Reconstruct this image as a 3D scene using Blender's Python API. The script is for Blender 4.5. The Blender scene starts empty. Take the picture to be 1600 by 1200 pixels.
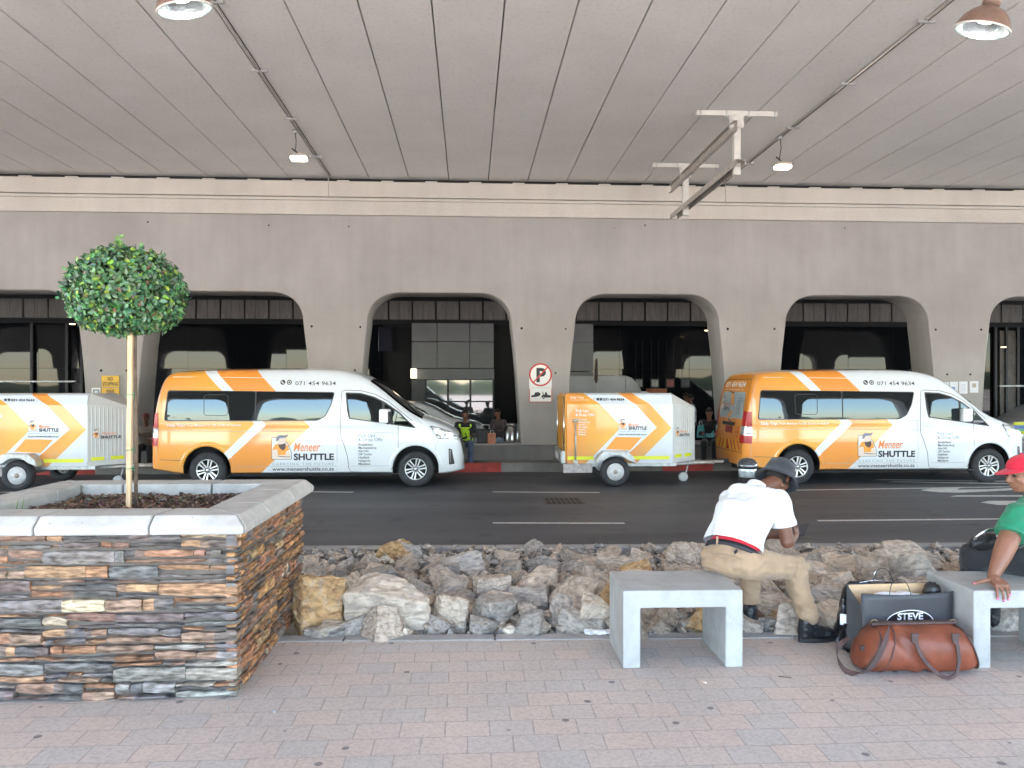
import bpy, bmesh, math, random
from mathutils import Vector, Matrix, noise
R = math.radians
sc = bpy.context.scene
COL = sc.collection
random.seed(7)

# ------------------------------------------------------------ camera, sky, sun, exposure
CAMZ = 1.92; TH = math.atan(0.0558); F = 1200.0; V0 = 603.0
cam = bpy.data.cameras.new('camera'); camo = bpy.data.objects.new('camera', cam); COL.objects.link(camo)
cam.sensor_width = 36; cam.lens = 27.0; cam.clip_start = .05; cam.clip_end = 2000
cam.shift_y = 3.0/1600
camo.location = (0, 0, CAMZ); camo.rotation_euler = (R(90), 0, -TH)
sc.camera = camo
w = bpy.data.worlds.new('World'); sc.world = w; w.use_nodes = True
nt = w.node_tree; bgn = nt.nodes['Background']
sky = nt.nodes.new('ShaderNodeTexSky'); sky.sky_type = 'NISHITA'; sky.sun_disc = False
SUN_EL, SUN_AZ = R(62), R(205)          # azimuth measured clockwise from +Y
sky.sun_elevation = SUN_EL; sky.sun_rotation = SUN_AZ
sky.air_density = 1.0; sky.dust_density = .4
nt.links.new(sky.outputs[0], bgn.inputs[0]); bgn.inputs[1].default_value = 0.15
sl = bpy.data.lights.new('sun', 'SUN'); sl.energy = 4.5; sl.angle = R(.5); sl.color = (1, .95, .88)
so = bpy.data.objects.new('sun', sl); COL.objects.link(so)
sd = Vector((math.sin(SUN_AZ)*math.cos(SUN_EL), math.cos(SUN_AZ)*math.cos(SUN_EL), math.sin(SUN_EL)))
so.rotation_euler = sd.to_track_quat('Z', 'Y').to_euler(); so.location = sd*60
sc.view_settings.view_transform = 'Standard'; sc.view_settings.look = 'None'
sc.view_settings.gamma = 1; sc.view_settings.exposure = 3.68
sc.render.engine = 'CYCLES'
sc.cycles.max_bounces = 12; sc.cycles.diffuse_bounces = 6; sc.cycles.glossy_bounces = 5
sc.cycles.sample_clamp_indirect = 8

def ray(u, v):
    c, s = math.cos(TH), math.sin(TH)
    x = (u-800)/F; z = (V0-v)/F
    return Vector((x*c + s, -x*s + c, z))
def at(u, v, Y):                        # point of the plane y = Y seen at that pixel of the photograph
    d = ray(u, v); return Vector((0, 0, CAMZ)) + d*(Y/d.y)
def atd(u, v, depth):                   # point at that camera depth
    return Vector((0, 0, CAMZ)) + ray(u, v)*depth
def onz(u, v, z):                       # point of the level z
    d = ray(u, v); return Vector((0, 0, CAMZ)) + d*((z-CAMZ)/d.z)

# ------------------------------------------------------------ materials
def srgb(r, g, b):
    f = lambda c: (c/255/12.92) if c/255 <= .04045 else ((c/255+.055)/1.055)**2.4
    return (f(r), f(g), f(b), 1)
def newmat(name):
    m = bpy.data.materials.new(name); m.use_nodes = True
    return m, m.node_tree, m.node_tree.nodes['Principled BSDF']
def mat(name, col, rough=.5, metal=0, spec=.5, var=0, vscale=6, bump=0, bscale=30, coat=0, stretch=None, emit=0, ior=None, col2=None):
    m, t, p = newmat(name)
    if len(col) == 3: col = (*col, 1)
    p.inputs['Base Color'].default_value = col
    p.inputs['Roughness'].default_value = rough; p.inputs['Metallic'].default_value = metal
    p.inputs['Specular IOR Level'].default_value = spec
    if ior: p.inputs['IOR'].default_value = ior
    if coat: p.inputs['Coat Weight'].default_value = coat; p.inputs['Coat Roughness'].default_value = .04
    if emit: p.inputs['Emission Color'].default_value = col; p.inputs['Emission Strength'].default_value = emit
    tc = None
    def coord():
        tc = t.nodes.new('ShaderNodeTexCoord')
        mp = t.nodes.new('ShaderNodeMapping'); t.links.new(tc.outputs['Object'], mp.inputs[0])
        if stretch: mp.inputs['Scale'].default_value = stretch
        return mp.outputs[0]
    if var or bump: co = coord()
    if var:
        n = t.nodes.new('ShaderNodeTexNoise'); n.inputs['Scale'].default_value = vscale; n.inputs['Detail'].default_value = 8
        n.inputs['Roughness'].default_value = .65
        t.links.new(co, n.inputs['Vector'])
        r = t.nodes.new('ShaderNodeValToRGB'); t.links.new(n.outputs['Fac'], r.inputs[0])
        a = [max(0, c*(1-var)) for c in col[:3]]; b = [min(1, c*(1+var)) for c in (col2 or col)[:3]]
        r.color_ramp.elements[0].color = (*a, 1); r.color_ramp.elements[1].color = (*b, 1)
        r.color_ramp.elements[0].position = .3; r.color_ramp.elements[1].position = .7
        t.links.new(r.outputs[0], p.inputs['Base Color'])
    if bump:
        n = t.nodes.new('ShaderNodeTexNoise'); n.inputs['Scale'].default_value = bscale; n.inputs['Detail'].default_value = 6
        t.links.new(co, n.inputs['Vector'])
        b = t.nodes.new('ShaderNodeBump'); b.inputs['Strength'].default_value = bump; b.inputs['Distance'].default_value = .02
        t.links.new(n.outputs['Fac'], b.inputs['Height']); t.links.new(b.outputs[0], p.inputs['Normal'])
    return m

def concrete(name, c1, c2, stain=(.5,), scale=1.0, streak=True, rough=.85, smooth=.35, pits=0):
    m, t, p = newmat(name); N = t.nodes.new; L = t.links.new
    tc = N('ShaderNodeTexCoord')
    a = N('ShaderNodeTexNoise'); a.inputs['Scale'].default_value = .55*scale; a.inputs['Detail'].default_value = 10; a.inputs['Roughness'].default_value = .6
    L(tc.outputs['Object'], a.inputs['Vector'])
    r = N('ShaderNodeValToRGB'); r.color_ramp.elements[0].position = .32; r.color_ramp.elements[1].position = .68
    r.color_ramp.elements[0].color = (*c1, 1); r.color_ramp.elements[1].color = (*c2, 1); L(a.outputs['Fac'], r.inputs[0])
    mp = N('ShaderNodeMapping'); mp.inputs['Scale'].default_value = (3, 3, .35) if streak else (2, 2, 2); L(tc.outputs['Object'], mp.inputs[0])
    b = N('ShaderNodeTexNoise'); b.inputs['Scale'].default_value = 1.6*scale; b.inputs['Detail'].default_value = 8; L(mp.outputs[0], b.inputs['Vector'])
    r2 = N('ShaderNodeValToRGB'); r2.color_ramp.elements[0].position = .35; r2.color_ramp.elements[1].position = .62
    r2.color_ramp.elements[0].color = (.955, .95, .945, 1); r2.color_ramp.elements[1].color = (1, 1, 1, 1); L(b.outputs['Fac'], r2.inputs[0])
    mx = N('ShaderNodeMixRGB'); mx.blend_type = 'MULTIPLY'; mx.inputs[0].default_value = 1; L(r.outputs[0], mx.inputs[1]); L(r2.outputs[0], mx.inputs[2])
    s = N('ShaderNodeTexNoise'); s.inputs['Scale'].default_value = 45*scale; s.inputs['Detail'].default_value = 4; L(tc.outputs['Object'], s.inputs['Vector'])
    r3 = N('ShaderNodeValToRGB'); r3.color_ramp.elements[0].position = .25; r3.color_ramp.elements[1].position = .5
    r3.color_ramp.elements[0].color = (.8, .8, .8, 1); r3.color_ramp.elements[1].color = (1, 1, 1, 1); L(s.outputs['Fac'], r3.inputs[0])
    m2 = N('ShaderNodeMixRGB'); m2.blend_type = 'MULTIPLY'; m2.inputs[0].default_value = .6; L(mx.outputs[0], m2.inputs[1]); L(r3.outputs[0], m2.inputs[2])
    L(m2.outputs[0], p.inputs['Base Color']); p.inputs['Roughness'].default_value = rough
    if pits:
        vo = N('ShaderNodeTexVoronoi'); vo.inputs['Scale'].default_value = pits; L(tc.outputs['Object'], vo.inputs['Vector'])
        vs_ = N('ShaderNodeSeparateColor'); L(vo.outputs['Color'], vs_.inputs[0])
        rad = N('ShaderNodeMapRange'); rad.inputs['From Min'].default_value = .62; rad.inputs['To Min'].default_value = 0; rad.inputs['To Max'].default_value = .16; L(vs_.outputs[0], rad.inputs['Value'])
        pl_ = N('ShaderNodeMath'); pl_.operation = 'LESS_THAN'; L(vo.outputs['Distance'], pl_.inputs[0]); L(rad.outputs[0], pl_.inputs[1])
        pk_ = N('ShaderNodeMath'); pk_.operation = 'MULTIPLY'; pk_.inputs[1].default_value = .6; L(pl_.outputs[0], pk_.inputs[0])
        st = N('ShaderNodeTexNoise'); st.inputs['Scale'].default_value = 7; st.inputs['Detail'].default_value = 10; st.inputs['Roughness'].default_value = .7; L(tc.outputs['Object'], st.inputs['Vector'])
        sr = N('ShaderNodeValToRGB'); sr.color_ramp.elements[0].position = .38; sr.color_ramp.elements[1].position = .55
        sr.color_ramp.elements[0].color = (.88, .87, .85, 1); sr.color_ramp.elements[1].color = (1, 1, 1, 1); L(st.outputs['Fac'], sr.inputs[0])
        m3 = N('ShaderNodeMixRGB'); m3.blend_type = 'MULTIPLY'; m3.inputs[0].default_value = 1; L(m2.outputs[0], m3.inputs[1]); L(sr.outputs[0], m3.inputs[2])
        m4 = N('ShaderNodeMixRGB'); L(pk_.outputs[0], m4.inputs[0]); L(m3.outputs[0], m4.inputs[1]); m4.inputs[2].default_value = (.12, .115, .11, 1); L(m4.outputs[0], p.inputs['Base Color'])
    bp = N('ShaderNodeBump'); bp.inputs['Strength'].default_value = smooth; bp.inputs['Distance'].default_value = .01
    L(s.outputs['Fac'], bp.inputs['Height']); L(bp.outputs[0], p.inputs['Normal'])
    return m

M = {}
M['wall'] = concrete('wall_concrete', (.335, .312, .292), (.415, .39, .366))
M['beam'] = concrete('beam_concrete', (.50, .46, .41), (.60, .56, .50), scale=.8)
M['ceil'] = concrete('ceiling_concrete', (.655, .64, .61), (.73, .71, .68), scale=.4, streak=False, smooth=.15)
M['plinth'] = concrete('plinth_concrete', (.13, .125, .12), (.24, .23, .215), scale=1.5)
M['kerb'] = concrete('kerb_concrete', (.27, .265, .26), (.40, .39, .38), scale=3)
M['bench'] = concrete('bench_concrete', (.36, .365, .36), (.47, .48, .475), scale=4, streak=False, smooth=.25, pits=42)
M['coping'] = concrete('coping_concrete', (.41, .40, .385), (.54, .53, .51), scale=3, streak=False, smooth=.25, pits=30)
M['mortar'] = concrete('mortar', (.12, .10, .085), (.22, .19, .16), scale=6, streak=False, smooth=1)
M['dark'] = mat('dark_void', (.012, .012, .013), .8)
M['black'] = mat('black_plastic', (.018, .018, .02), .45, var=.3, vscale=20)
M['rubber'] = mat('tyre_rubber', (.028, .028, .032), .75, var=.35, vscale=9, bump=.2, bscale=90)
M['glass'] = mat('tinted_window_glass', (.010, .011, .012), .015, spec=.5, ior=1.58)
M['glass'].node_tree.nodes['Principled BSDF'].inputs['Specular Tint'].default_value = (.72, .88, 1, 1)
M['facade_glass'] = mat('dark_facade_glass', (.006, .007, .009), .02, spec=.5, ior=1.30)
M['chrome'] = mat('chrome', (.75, .76, .78), .18, metal=1, var=.15, vscale=12)
M['alloy'] = mat('machined_alloy', (.78, .79, .80), .28, metal=.85, var=.1, vscale=14)
M['white'] = mat('white_paint', (.74, .78, .82), .25, coat=.7, var=.035, vscale=3)
M['whitecar'] = mat('white_car_paint', (.70, .71, .71), .22, coat=.8, var=.04, vscale=3)
M['greypanel'] = mat('grey_wall_panel', (.17, .175, .18), .5, var=.12, vscale=2, bump=.05)
M['darkpanel'] = mat('dark_ribbed_panel', (.17, .155, .14), .6, var=.3, vscale=3, stretch=(4, 4, .6))
M['brownpanel'] = mat('brown_stone_panel', (.08, .065, .05), .35, var=.5, vscale=3)
M['red_kerb'] = mat('red_kerb_paint', (.36, .045, .035), .7, var=.35, vscale=6, bump=.2)
M['steel'] = mat('painted_steel', (.62, .60, .55), .45, var=.12, vscale=5, bump=.05)
M['steel_dull'] = mat('dull_steel_channel', (.42, .38, .34), .5, var=.25, vscale=8)
M['galv'] = mat('galvanised_steel', (.45, .46, .46), .42, metal=.6, var=.3, vscale=14)
M['inox'] = mat('brushed_stainless', (.55, .54, .52), .28, metal=1, var=.15, vscale=30, stretch=(8, 8, .4))
M['lens'] = mat('lit_lamp', (1, .86, .68), .3, emit=2.2)
M['bulb'] = mat('lit_bulb', (.9, 1, .97), .3, emit=2.2)
M['warm'] = mat('warm_downlight', (1, .75, .4), .3, emit=.5)
M['reflector'] = mat('lamp_reflector', (.75, .80, .79), .22, metal=1, bump=.2, bscale=40)
M['bronze'] = mat('brown_lamp_enamel', (.20, .125, .095), .35, var=.2, vscale=12)
M['red_lens'] = mat('red_tail_lens', (.42, .006, .012), .3, coat=.15, var=.25, vscale=30)
M['clear_lens'] = mat('clear_lamp_lens', (.72, .74, .76), .08, metal=.6, coat=1, var=.35, vscale=28)
M['yellow_tape'] = mat('fluorescent_yellow_tape', (.72, .76, .02), .4)
M['sign_white'] = mat('sign_white', (.78, .76, .72), .4)
M['sign_red'] = mat('sign_red', (.55, .035, .03), .4)
M['sign_black'] = mat('sign_black', (.02, .02, .02), .5)
M['sign_yellow'] = mat('sign_yellow', (.72, .42, .035), .5, var=.1)
M['paper'] = mat('white_paper', (.74, .75, .78), .7, var=.08, vscale=30)
M['ink'] = mat('dark_ink', (.02, .022, .035), .5)
M['ink_grey'] = mat('grey_ink', (.22, .28, .33), .5)
M['ink_blue'] = mat('blue_ink', (.04, .13, .24), .5)
M['ink_orange'] = mat('orange_ink', (.80, .27, .08), .5)
M['ink_white'] = mat('white_ink', (.8, .8, .78), .5)
M['decal_orange'] = mat('orange_vinyl', (.84, .33, .035), .3, coat=.4)
M['wood'] = mat('pale_timber_stake', (.62, .44, .26), .7, var=.3, vscale=5, stretch=(8, 8, .6), bump=.3, bscale=20)
M['bark'] = mat('thin_bark', (.14, .10, .07), .85, var=.4, vscale=15)
M['green_tie'] = mat('green_tie', (.03, .28, .14), .5)
M['paint_line'] = mat('road_paint', (.60, .60, .57), .6, var=.25, vscale=9, bump=.1)

def paint_livery(name, curves, x0, x1, zlo, zhi, gradx, base=(.74, .78, .82)):
    """white paint with bands of orange vinyl; each boundary is a polyline x(z) in the vehicle's own frame"""
    m, t, p = newmat(name); N = t.nodes.new; L = t.links.new
    tc = N('ShaderNodeTexCoord'); sp = N('ShaderNodeSeparateXYZ'); L(tc.outputs['Object'], sp.inputs[0])
    zn = N('ShaderNodeMapRange'); zn.inputs['From Min'].default_value = zlo; zn.inputs['From Max'].default_value = zhi; L(sp.outputs['Z'], zn.inputs['Value'])
    masks = []
    for pts in curves:
        fc = N('ShaderNodeFloatCurve'); c = fc.mapping.curves[0]
        P = sorted(((z-zlo)/(zhi-zlo), (x-x0)/(x1-x0)) for x, z in pts)
        c.points[0].location = P[0]; c.points[1].location = P[-1]
        for q in P[1:-1]: c.points.new(*q)
        for k in c.points: k.handle_type = 'VECTOR'
        fc.mapping.update(); L(zn.outputs[0], fc.inputs['Value'])
        mr = N('ShaderNodeMapRange'); mr.inputs['To Min'].default_value = x0; mr.inputs['To Max'].default_value = x1; L(fc.outputs[0], mr.inputs['Value'])
        lt = N('ShaderNodeMath'); lt.operation = 'LESS_THAN'; L(sp.outputs['X'], lt.inputs[0]); L(mr.outputs[0], lt.inputs[1]); masks.append(lt)
    # orange = m1 + (m3 - m2)
    s = N('ShaderNodeMath'); s.operation = 'SUBTRACT'; L(masks[2].outputs[0], s.inputs[0]); L(masks[1].outputs[0], s.inputs[1])
    a = N('ShaderNodeMath'); a.operation = 'ADD'; a.use_clamp = True; L(masks[0].outputs[0], a.inputs[0]); L(s.outputs[0], a.inputs[1])
    g = N('ShaderNodeMapRange'); g.inputs['From Min'].default_value = gradx[0]; g.inputs['From Max'].default_value = gradx[1]; L(sp.outputs['X'], g.inputs['Value'])
    g2 = N('ShaderNodeMapRange'); g2.inputs['From Min'].default_value = gradx[2]; g2.inputs['From Max'].default_value = gradx[3]; L(sp.outputs['X'], g2.inputs['Value'])
    sel = N('ShaderNodeMix'); sel.data_type = 'FLOAT'; L(masks[0].outputs[0], sel.inputs[0]); L(g2.outputs[0], sel.inputs[2]); L(g.outputs[0], sel.inputs[3])
    r = N('ShaderNodeValToRGB'); r.color_ramp.elements[0].color = (.80, .285, .03, 1); r.color_ramp.elements[1].color = (.80, .43, .04, 1); L(sel.outputs[0], r.inputs[0])
    nz = N('ShaderNodeTexNoise'); nz.inputs['Scale'].default_value = 2.5; nz.inputs['Detail'].default_value = 6; L(tc.outputs['Object'], nz.inputs['Vector'])
    wr = N('ShaderNodeValToRGB'); wr.color_ramp.elements[0].color = (*[c*.94 for c in base], 1); wr.color_ramp.elements[1].color = (*base, 1); L(nz.outputs[0], wr.inputs[0])
    mx = N('ShaderNodeMixRGB'); L(a.outputs[0], mx.inputs[0]); L(wr.outputs[0], mx.inputs[1]); L(r.outputs[0], mx.inputs[2])
    dz = N('ShaderNodeMapRange'); dz.inputs['From Min'].default_value = zlo+.62; dz.inputs['From Max'].default_value = zlo+.22; dz.inputs['To Max'].default_value = .55; L(sp.outputs['Z'], dz.inputs['Value'])
    dn = N('ShaderNodeTexNoise'); dn.inputs['Scale'].default_value = 5; dn.inputs['Detail'].default_value = 8; L(tc.outputs['Object'], dn.inputs['Vector'])
    dm = N('ShaderNodeMath'); dm.operation = 'MULTIPLY'; L(dz.outputs[0], dm.inputs[0]); L(dn.outputs[0], dm.inputs[1])
    dx = N('ShaderNodeMixRGB'); L(dm.outputs[0], dx.inputs[0]); L(mx.outputs[0], dx.inputs[1]); dx.inputs[2].default_value = (.34, .29, .24, 1)
    L(dx.outputs[0], p.inputs['Base Color'])
    p.inputs['Roughness'].default_value = .3; p.inputs['Coat Weight'].default_value = .7; p.inputs['Coat Roughness'].default_value = .05
    return m

# paving, asphalt, rocks
def paving():
    m, t, p = newmat('clay_pavers'); N = t.nodes.new; L = t.links.new
    tc = N('ShaderNodeTexCoord')
    wob = N('ShaderNodeTexNoise'); wob.inputs['Scale'].default_value = 2; L(tc.outputs['Object'], wob.inputs['Vector'])
    wa = N('ShaderNodeMixRGB'); wa.blend_type = 'ADD'; wa.inputs[0].default_value = .02; L(tc.outputs['Object'], wa.inputs[1]); L(wob.outputs['Color'], wa.inputs[2])
    b = N('ShaderNodeTexBrick'); L(wa.outputs[0], b.inputs['Vector'])
    b.inputs['Scale'].default_value = 1; b.inputs['Brick Width'].default_value = .217; b.inputs['Row Height'].default_value = .168
    b.inputs['Mortar Size'].default_value = .0035; b.inputs['Mortar Smooth'].default_value = .3; b.inputs['Bias'].default_value = -.1
    b.inputs['Color1'].default_value = (.55, .43, .36, 1); b.inputs['Color2'].default_value = (.42, .405, .385, 1); b.inputs['Mortar'].default_value = (.17, .15, .13, 1)
    n = N('ShaderNodeTexNoise'); n.inputs['Scale'].default_value = 1.3; n.inputs['Detail'].default_value = 9; L(tc.outputs['Object'], n.inputs['Vector'])
    r = N('ShaderNodeValToRGB'); r.color_ramp.elements[0].position = .3; r.color_ramp.elements[1].position = .7
    r.color_ramp.elements[0].color = (.43, .39, .355, 1); r.color_ramp.elements[1].color = (.56, .515, .48, 1); L(n.outputs[0], r.inputs[0])
    mx = N('ShaderNodeMixRGB'); mx.inputs[0].default_value = .42; L(b.outputs['Color'], mx.inputs[1]); L(r.outputs[0], mx.inputs[2])
    # joints stay dark
    jr = N('ShaderNodeMixRGB'); L(b.outputs['Fac'], jr.inputs[0]); L(mx.outputs[0], jr.inputs[1]); jr.inputs[2].default_value = (.37, .325, .29, 1)
    # trodden chewing gum spots
    v = N('ShaderNodeTexVoronoi'); v.inputs['Scale'].default_value = 5.2; L(tc.outputs['Object'], v.inputs['Vector'])
    lt = N('ShaderNodeMath'); lt.operation = 'LESS_THAN'; lt.inputs[1].default_value = .10; L(v.outputs['Distance'], lt.inputs[0])
    sc_ = N('ShaderNodeSeparateColor'); L(v.outputs['Color'], sc_.inputs[0])
    l2 = N('ShaderNodeMath'); l2.operation = 'LESS_THAN'; l2.inputs[1].default_value = .55; L(sc_.outputs[0], l2.inputs[0])
    mu = N('ShaderNodeMath'); mu.operation = 'MULTIPLY'; L(lt.outputs[0], mu.inputs[0]); L(l2.outputs[0], mu.inputs[1])
    m3 = N('ShaderNodeMath'); m3.operation = 'MULTIPLY'; m3.inputs[1].default_value = .75; L(mu.outputs[0], m3.inputs[0])
    gm = N('ShaderNodeMixRGB'); L(m3.outputs[0], gm.inputs[0]); L(jr.outputs[0], gm.inputs[1]); gm.inputs[2].default_value = (.10, .10, .11, 1)
    f = N('ShaderNodeTexNoise'); f.inputs['Scale'].default_value = 60; f.inputs['Detail'].default_value = 5; L(tc.outputs['Object'], f.inputs['Vector'])
    fr = N('ShaderNodeValToRGB'); fr.color_ramp.elements[0].position = .3; fr.color_ramp.elements[1].position = .6
    fr.color_ramp.elements[0].color = (.78, .78, .78, 1); fr.color_ramp.elements[1].color = (1.05, 1.05, 1.05, 1); L(f.outputs[0], fr.inputs[0])
    fm = N('ShaderNodeMixRGB'); fm.blend_type = 'MULTIPLY'; fm.inputs[0].default_value = .8; L(gm.outputs[0], fm.inputs[1]); L(fr.outputs[0], fm.inputs[2])
    L(fm.outputs[0], p.inputs['Base Color']); p.inputs['Roughness'].default_value = .7
    hs = N('ShaderNodeMath'); hs.operation = 'MULTIPLY_ADD'; hs.inputs[1].default_value = -.8; L(b.outputs['Fac'], hs.inputs[0])
    fs = N('ShaderNodeMath'); fs.operation = 'MULTIPLY'; fs.inputs[1].default_value = .35; L(f.outputs[0], fs.inputs[0]); L(fs.outputs[0], hs.inputs[2])
    bp = N('ShaderNodeBump'); bp.inputs['Strength'].default_value = .7; bp.inputs['Distance'].default_value = .006; L(hs.outputs[0], bp.inputs['Height']); L(bp.outputs[0], p.inputs['Normal'])
    return m
M['paving'] = paving()
def asphalt():
    m, t, p = newmat('asphalt'); N = t.nodes.new; L = t.links.new
    tc = N('ShaderNodeTexCoord')
    mp = N('ShaderNodeMapping'); mp.inputs['Scale'].default_value = (.25, 1.4, 1); L(tc.outputs['Object'], mp.inputs[0])
    n = N('ShaderNodeTexNoise'); n.inputs['Scale'].default_value = .9; n.inputs['Detail'].default_value = 8; L(mp.outputs[0], n.inputs['Vector'])
    r = N('ShaderNodeValToRGB'); r.color_ramp.elements[0].position = .3; r.color_ramp.elements[1].position = .7
    r.color_ramp.elements[0].color = (.044, .046, .052, 1); r.color_ramp.elements[1].color = (.098, .099, .106, 1); L(n.outputs[0], r.inputs[0])
    f = N('ShaderNodeTexNoise'); f.inputs['Scale'].default_value = 70; f.inputs['Detail'].default_value = 4; L(tc.outputs['Object'], f.inputs['Vector'])
    fr = N('ShaderNodeValToRGB'); fr.color_ramp.elements[0].position = .35; fr.color_ramp.elements[1].position = .7
    fr.color_ramp.elements[0].color = (.6, .6, .6, 1); fr.color_ramp.elements[1].color = (1.6, 1.6, 1.6, 1); L(f.outputs[0], fr.inputs[0])
    mx = N('ShaderNodeMixRGB'); mx.blend_type = 'MULTIPLY'; mx.inputs[0].default_value = 1; L(r.outputs[0], mx.inputs[1]); L(fr.outputs[0], mx.inputs[2])
    # oil spots and patches
    v = N('ShaderNodeTexNoise'); v.inputs['Scale'].default_value = 2.2; v.inputs['Detail'].default_value = 3; L(tc.outputs['Object'], v.inputs['Vector'])
    vr = N('ShaderNodeValToRGB'); vr.color_ramp.elements[0].position = .60; vr.color_ramp.elements[1].position = .72
    vr.color_ramp.elements[0].color = (1, 1, 1, 1); vr.color_ramp.elements[1].color = (.55, .55, .55, 1); L(v.outputs[0], vr.inputs[0])
    m2 = N('ShaderNodeMixRGB'); m2.blend_type = 'MULTIPLY'; m2.inputs[0].default_value = 1; L(mx.outputs[0], m2.inputs[1]); L(vr.outputs[0], m2.inputs[2])
    L(m2.outputs[0], p.inputs['Base Color']); p.inputs['Roughness'].default_value = .62
    bp = N('ShaderNodeBump'); bp.inputs['Strength'].default_value = .6; bp.inputs['Distance'].default_value = .008; L(f.outputs[0], bp.inputs['Height']); L(bp.outputs[0], p.inputs['Normal'])
    return m
M['asphalt'] = asphalt()
def rockmat(name, cols, veins=.34):
    m, t, p = newmat(name); N = t.nodes.new; L = t.links.new
    tc = N('ShaderNodeTexCoord'); oi = N('ShaderNodeObjectInfo')
    ad = N('ShaderNodeVectorMath'); ad.operation = 'MULTIPLY_ADD'; ad.inputs[1].default_value = (1, 1, 1)
    L(tc.outputs['Object'], ad.inputs[0])
    rs = N('ShaderNodeMath'); rs.operation = 'MULTIPLY'; rs.inputs[1].default_value = 40; L(oi.outputs['Random'], rs.inputs[0]); L(rs.outputs[0], ad.inputs[2])
    n = N('ShaderNodeTexNoise'); n.inputs['Scale'].default_value = 2.2; n.inputs['Detail'].default_value = 9; n.inputs['Roughness'].default_value = .62; n.inputs['Distortion'].default_value = .6
    L(ad.outputs[0], n.inputs['Vector'])
    r = N('ShaderNodeValToRGB'); cr = r.color_ramp
    cr.elements[0].position = .30; cr.elements[1].position = .72
    cr.elements[0].color = (*cols[0], 1); cr.elements[1].color = (*cols[-1], 1)
    for i, c in enumerate(cols[1:-1]):
        e = cr.elements.new(.30+.42*(i+1)/(len(cols)-1)); e.color = (*c, 1)
    L(n.outputs[0], r.inputs[0])
    mp = N('ShaderNodeMapping'); mp.inputs['Scale'].default_value = (1.0, 1.2, 2.8); mp.inputs['Rotation'].default_value = (.5, .3, 0); L(ad.outputs[0], mp.inputs[0])
    v = N('ShaderNodeTexNoise'); v.inputs['Scale'].default_value = 2.6; v.inputs['Detail'].default_value = 8; v.inputs['Distortion'].default_value = .5; L(mp.outputs[0], v.inputs['Vector'])
    vr = N('ShaderNodeValToRGB'); vr.color_ramp.elements[0].position = .36; vr.color_ramp.elements[1].position = .56
    vr.color_ramp.elements[0].color = (1-veins, 1-veins, 1-veins*.95, 1); vr.color_ramp.elements[1].color = (1.1, 1.1, 1.1, 1); L(v.outputs[0], vr.inputs[0])
    mx = N('ShaderNodeMixRGB'); mx.blend_type = 'MULTIPLY'; mx.inputs[0].default_value = 1; L(r.outputs[0], mx.inputs[1]); L(vr.outputs[0], mx.inputs[2])
    rr = N('ShaderNodeMapRange'); rr.inputs['To Min'].default_value = .72; rr.inputs['To Max'].default_value = 1.15; L(oi.outputs['Random'], rr.inputs['Value'])
    m2 = N('ShaderNodeVectorMath'); m2.operation = 'SCALE'; L(mx.outputs[0], m2.inputs[0]); L(rr.outputs[0], m2.inputs['Scale'])
    L(m2.outputs[0], p.inputs['Base Color']); p.inputs['Roughness'].default_value = .8
    ad2 = N('ShaderNodeMath'); ad2.operation = 'ADD'; L(n.outputs[0], ad2.inputs[0]); L(v.outputs[0], ad2.inputs[1])
    bp = N('ShaderNodeBump'); bp.inputs['Strength'].default_value = .6; bp.inputs['Distance'].default_value = .04; L(ad2.outputs[0], bp.inputs['Height']); L(bp.outputs[0], p.inputs['Normal'])
    return m
M['rock_grey'] = rockmat('grey_rock', [(.31, .28, .25), (.42, .38, .335), (.53, .475, .41)])
M['rock_tan'] = rockmat('tan_rock', [(.34, .27, .205), (.50, .41, .33), (.62, .53, .44)])
M['rock_ochre'] = rockmat('ochre_rock', [(.30, .165, .08), (.50, .32, .15), (.52, .43, .33)], .4)
M['rock_pale'] = rockmat('pale_rock', [(.46, .375, .285), (.58, .49, .395), (.66, .58, .49)], .28)
def attrmat(name, rough=.75, bump=.6, scale=25, stretch=(1, 1, 3), coat=0, mottling=.35):
    """base colour from the mesh's own colour attribute (each stone, leaf or chip its own colour)"""
    m, t, p = newmat(name); N = t.nodes.new; L = t.links.new
    a = N('ShaderNodeAttribute'); a.attribute_name = 'Col'
    tc = N('ShaderNodeTexCoord'); mp = N('ShaderNodeMapping'); mp.inputs['Scale'].default_value = stretch; L(tc.outputs['Object'], mp.inputs[0])
    n = N('ShaderNodeTexNoise'); n.inputs['Scale'].default_value = scale; n.inputs['Detail'].default_value = 8; L(mp.outputs[0], n.inputs['Vector'])
    r = N('ShaderNodeValToRGB'); r.color_ramp.elements[0].position = .3; r.color_ramp.elements[1].position = .7
    r.color_ramp.elements[0].color = (1-mottling*1.3, 1-mottling*1.35, 1-mottling*1.4, 1); r.color_ramp.elements[1].color = (1+mottling*.6,)*3+(1,); L(n.outputs[0], r.inputs[0])
    mx = N('ShaderNodeMixRGB'); mx.blend_type = 'MULTIPLY'; mx.inputs[0].default_value = 1; L(a.outputs['Color'], mx.inputs[1]); L(r.outputs[0], mx.inputs[2])
    L(mx.outputs[0], p.inputs['Base Color']); p.inputs['Roughness'].default_value = rough
    if bump:
        b = N('ShaderNodeBump'); b.inputs['Strength'].default_value = bump; b.inputs['Distance'].default_value = .02; L(n.outputs[0], b.inputs['Height']); L(b.outputs[0], p.inputs['Normal'])
    return m
M['ledge'] = attrmat('ledge_stone', .85, 1.0, 13, (1, 1, 4), mottling=.6)
M['leaf'] = attrmat('glossy_leaves', .32, 0, 30, (1, 1, 1), mottling=.2)
M['chips'] = attrmat('bark_chips', .85, .5, 60, (1, 1, 1))

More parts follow.
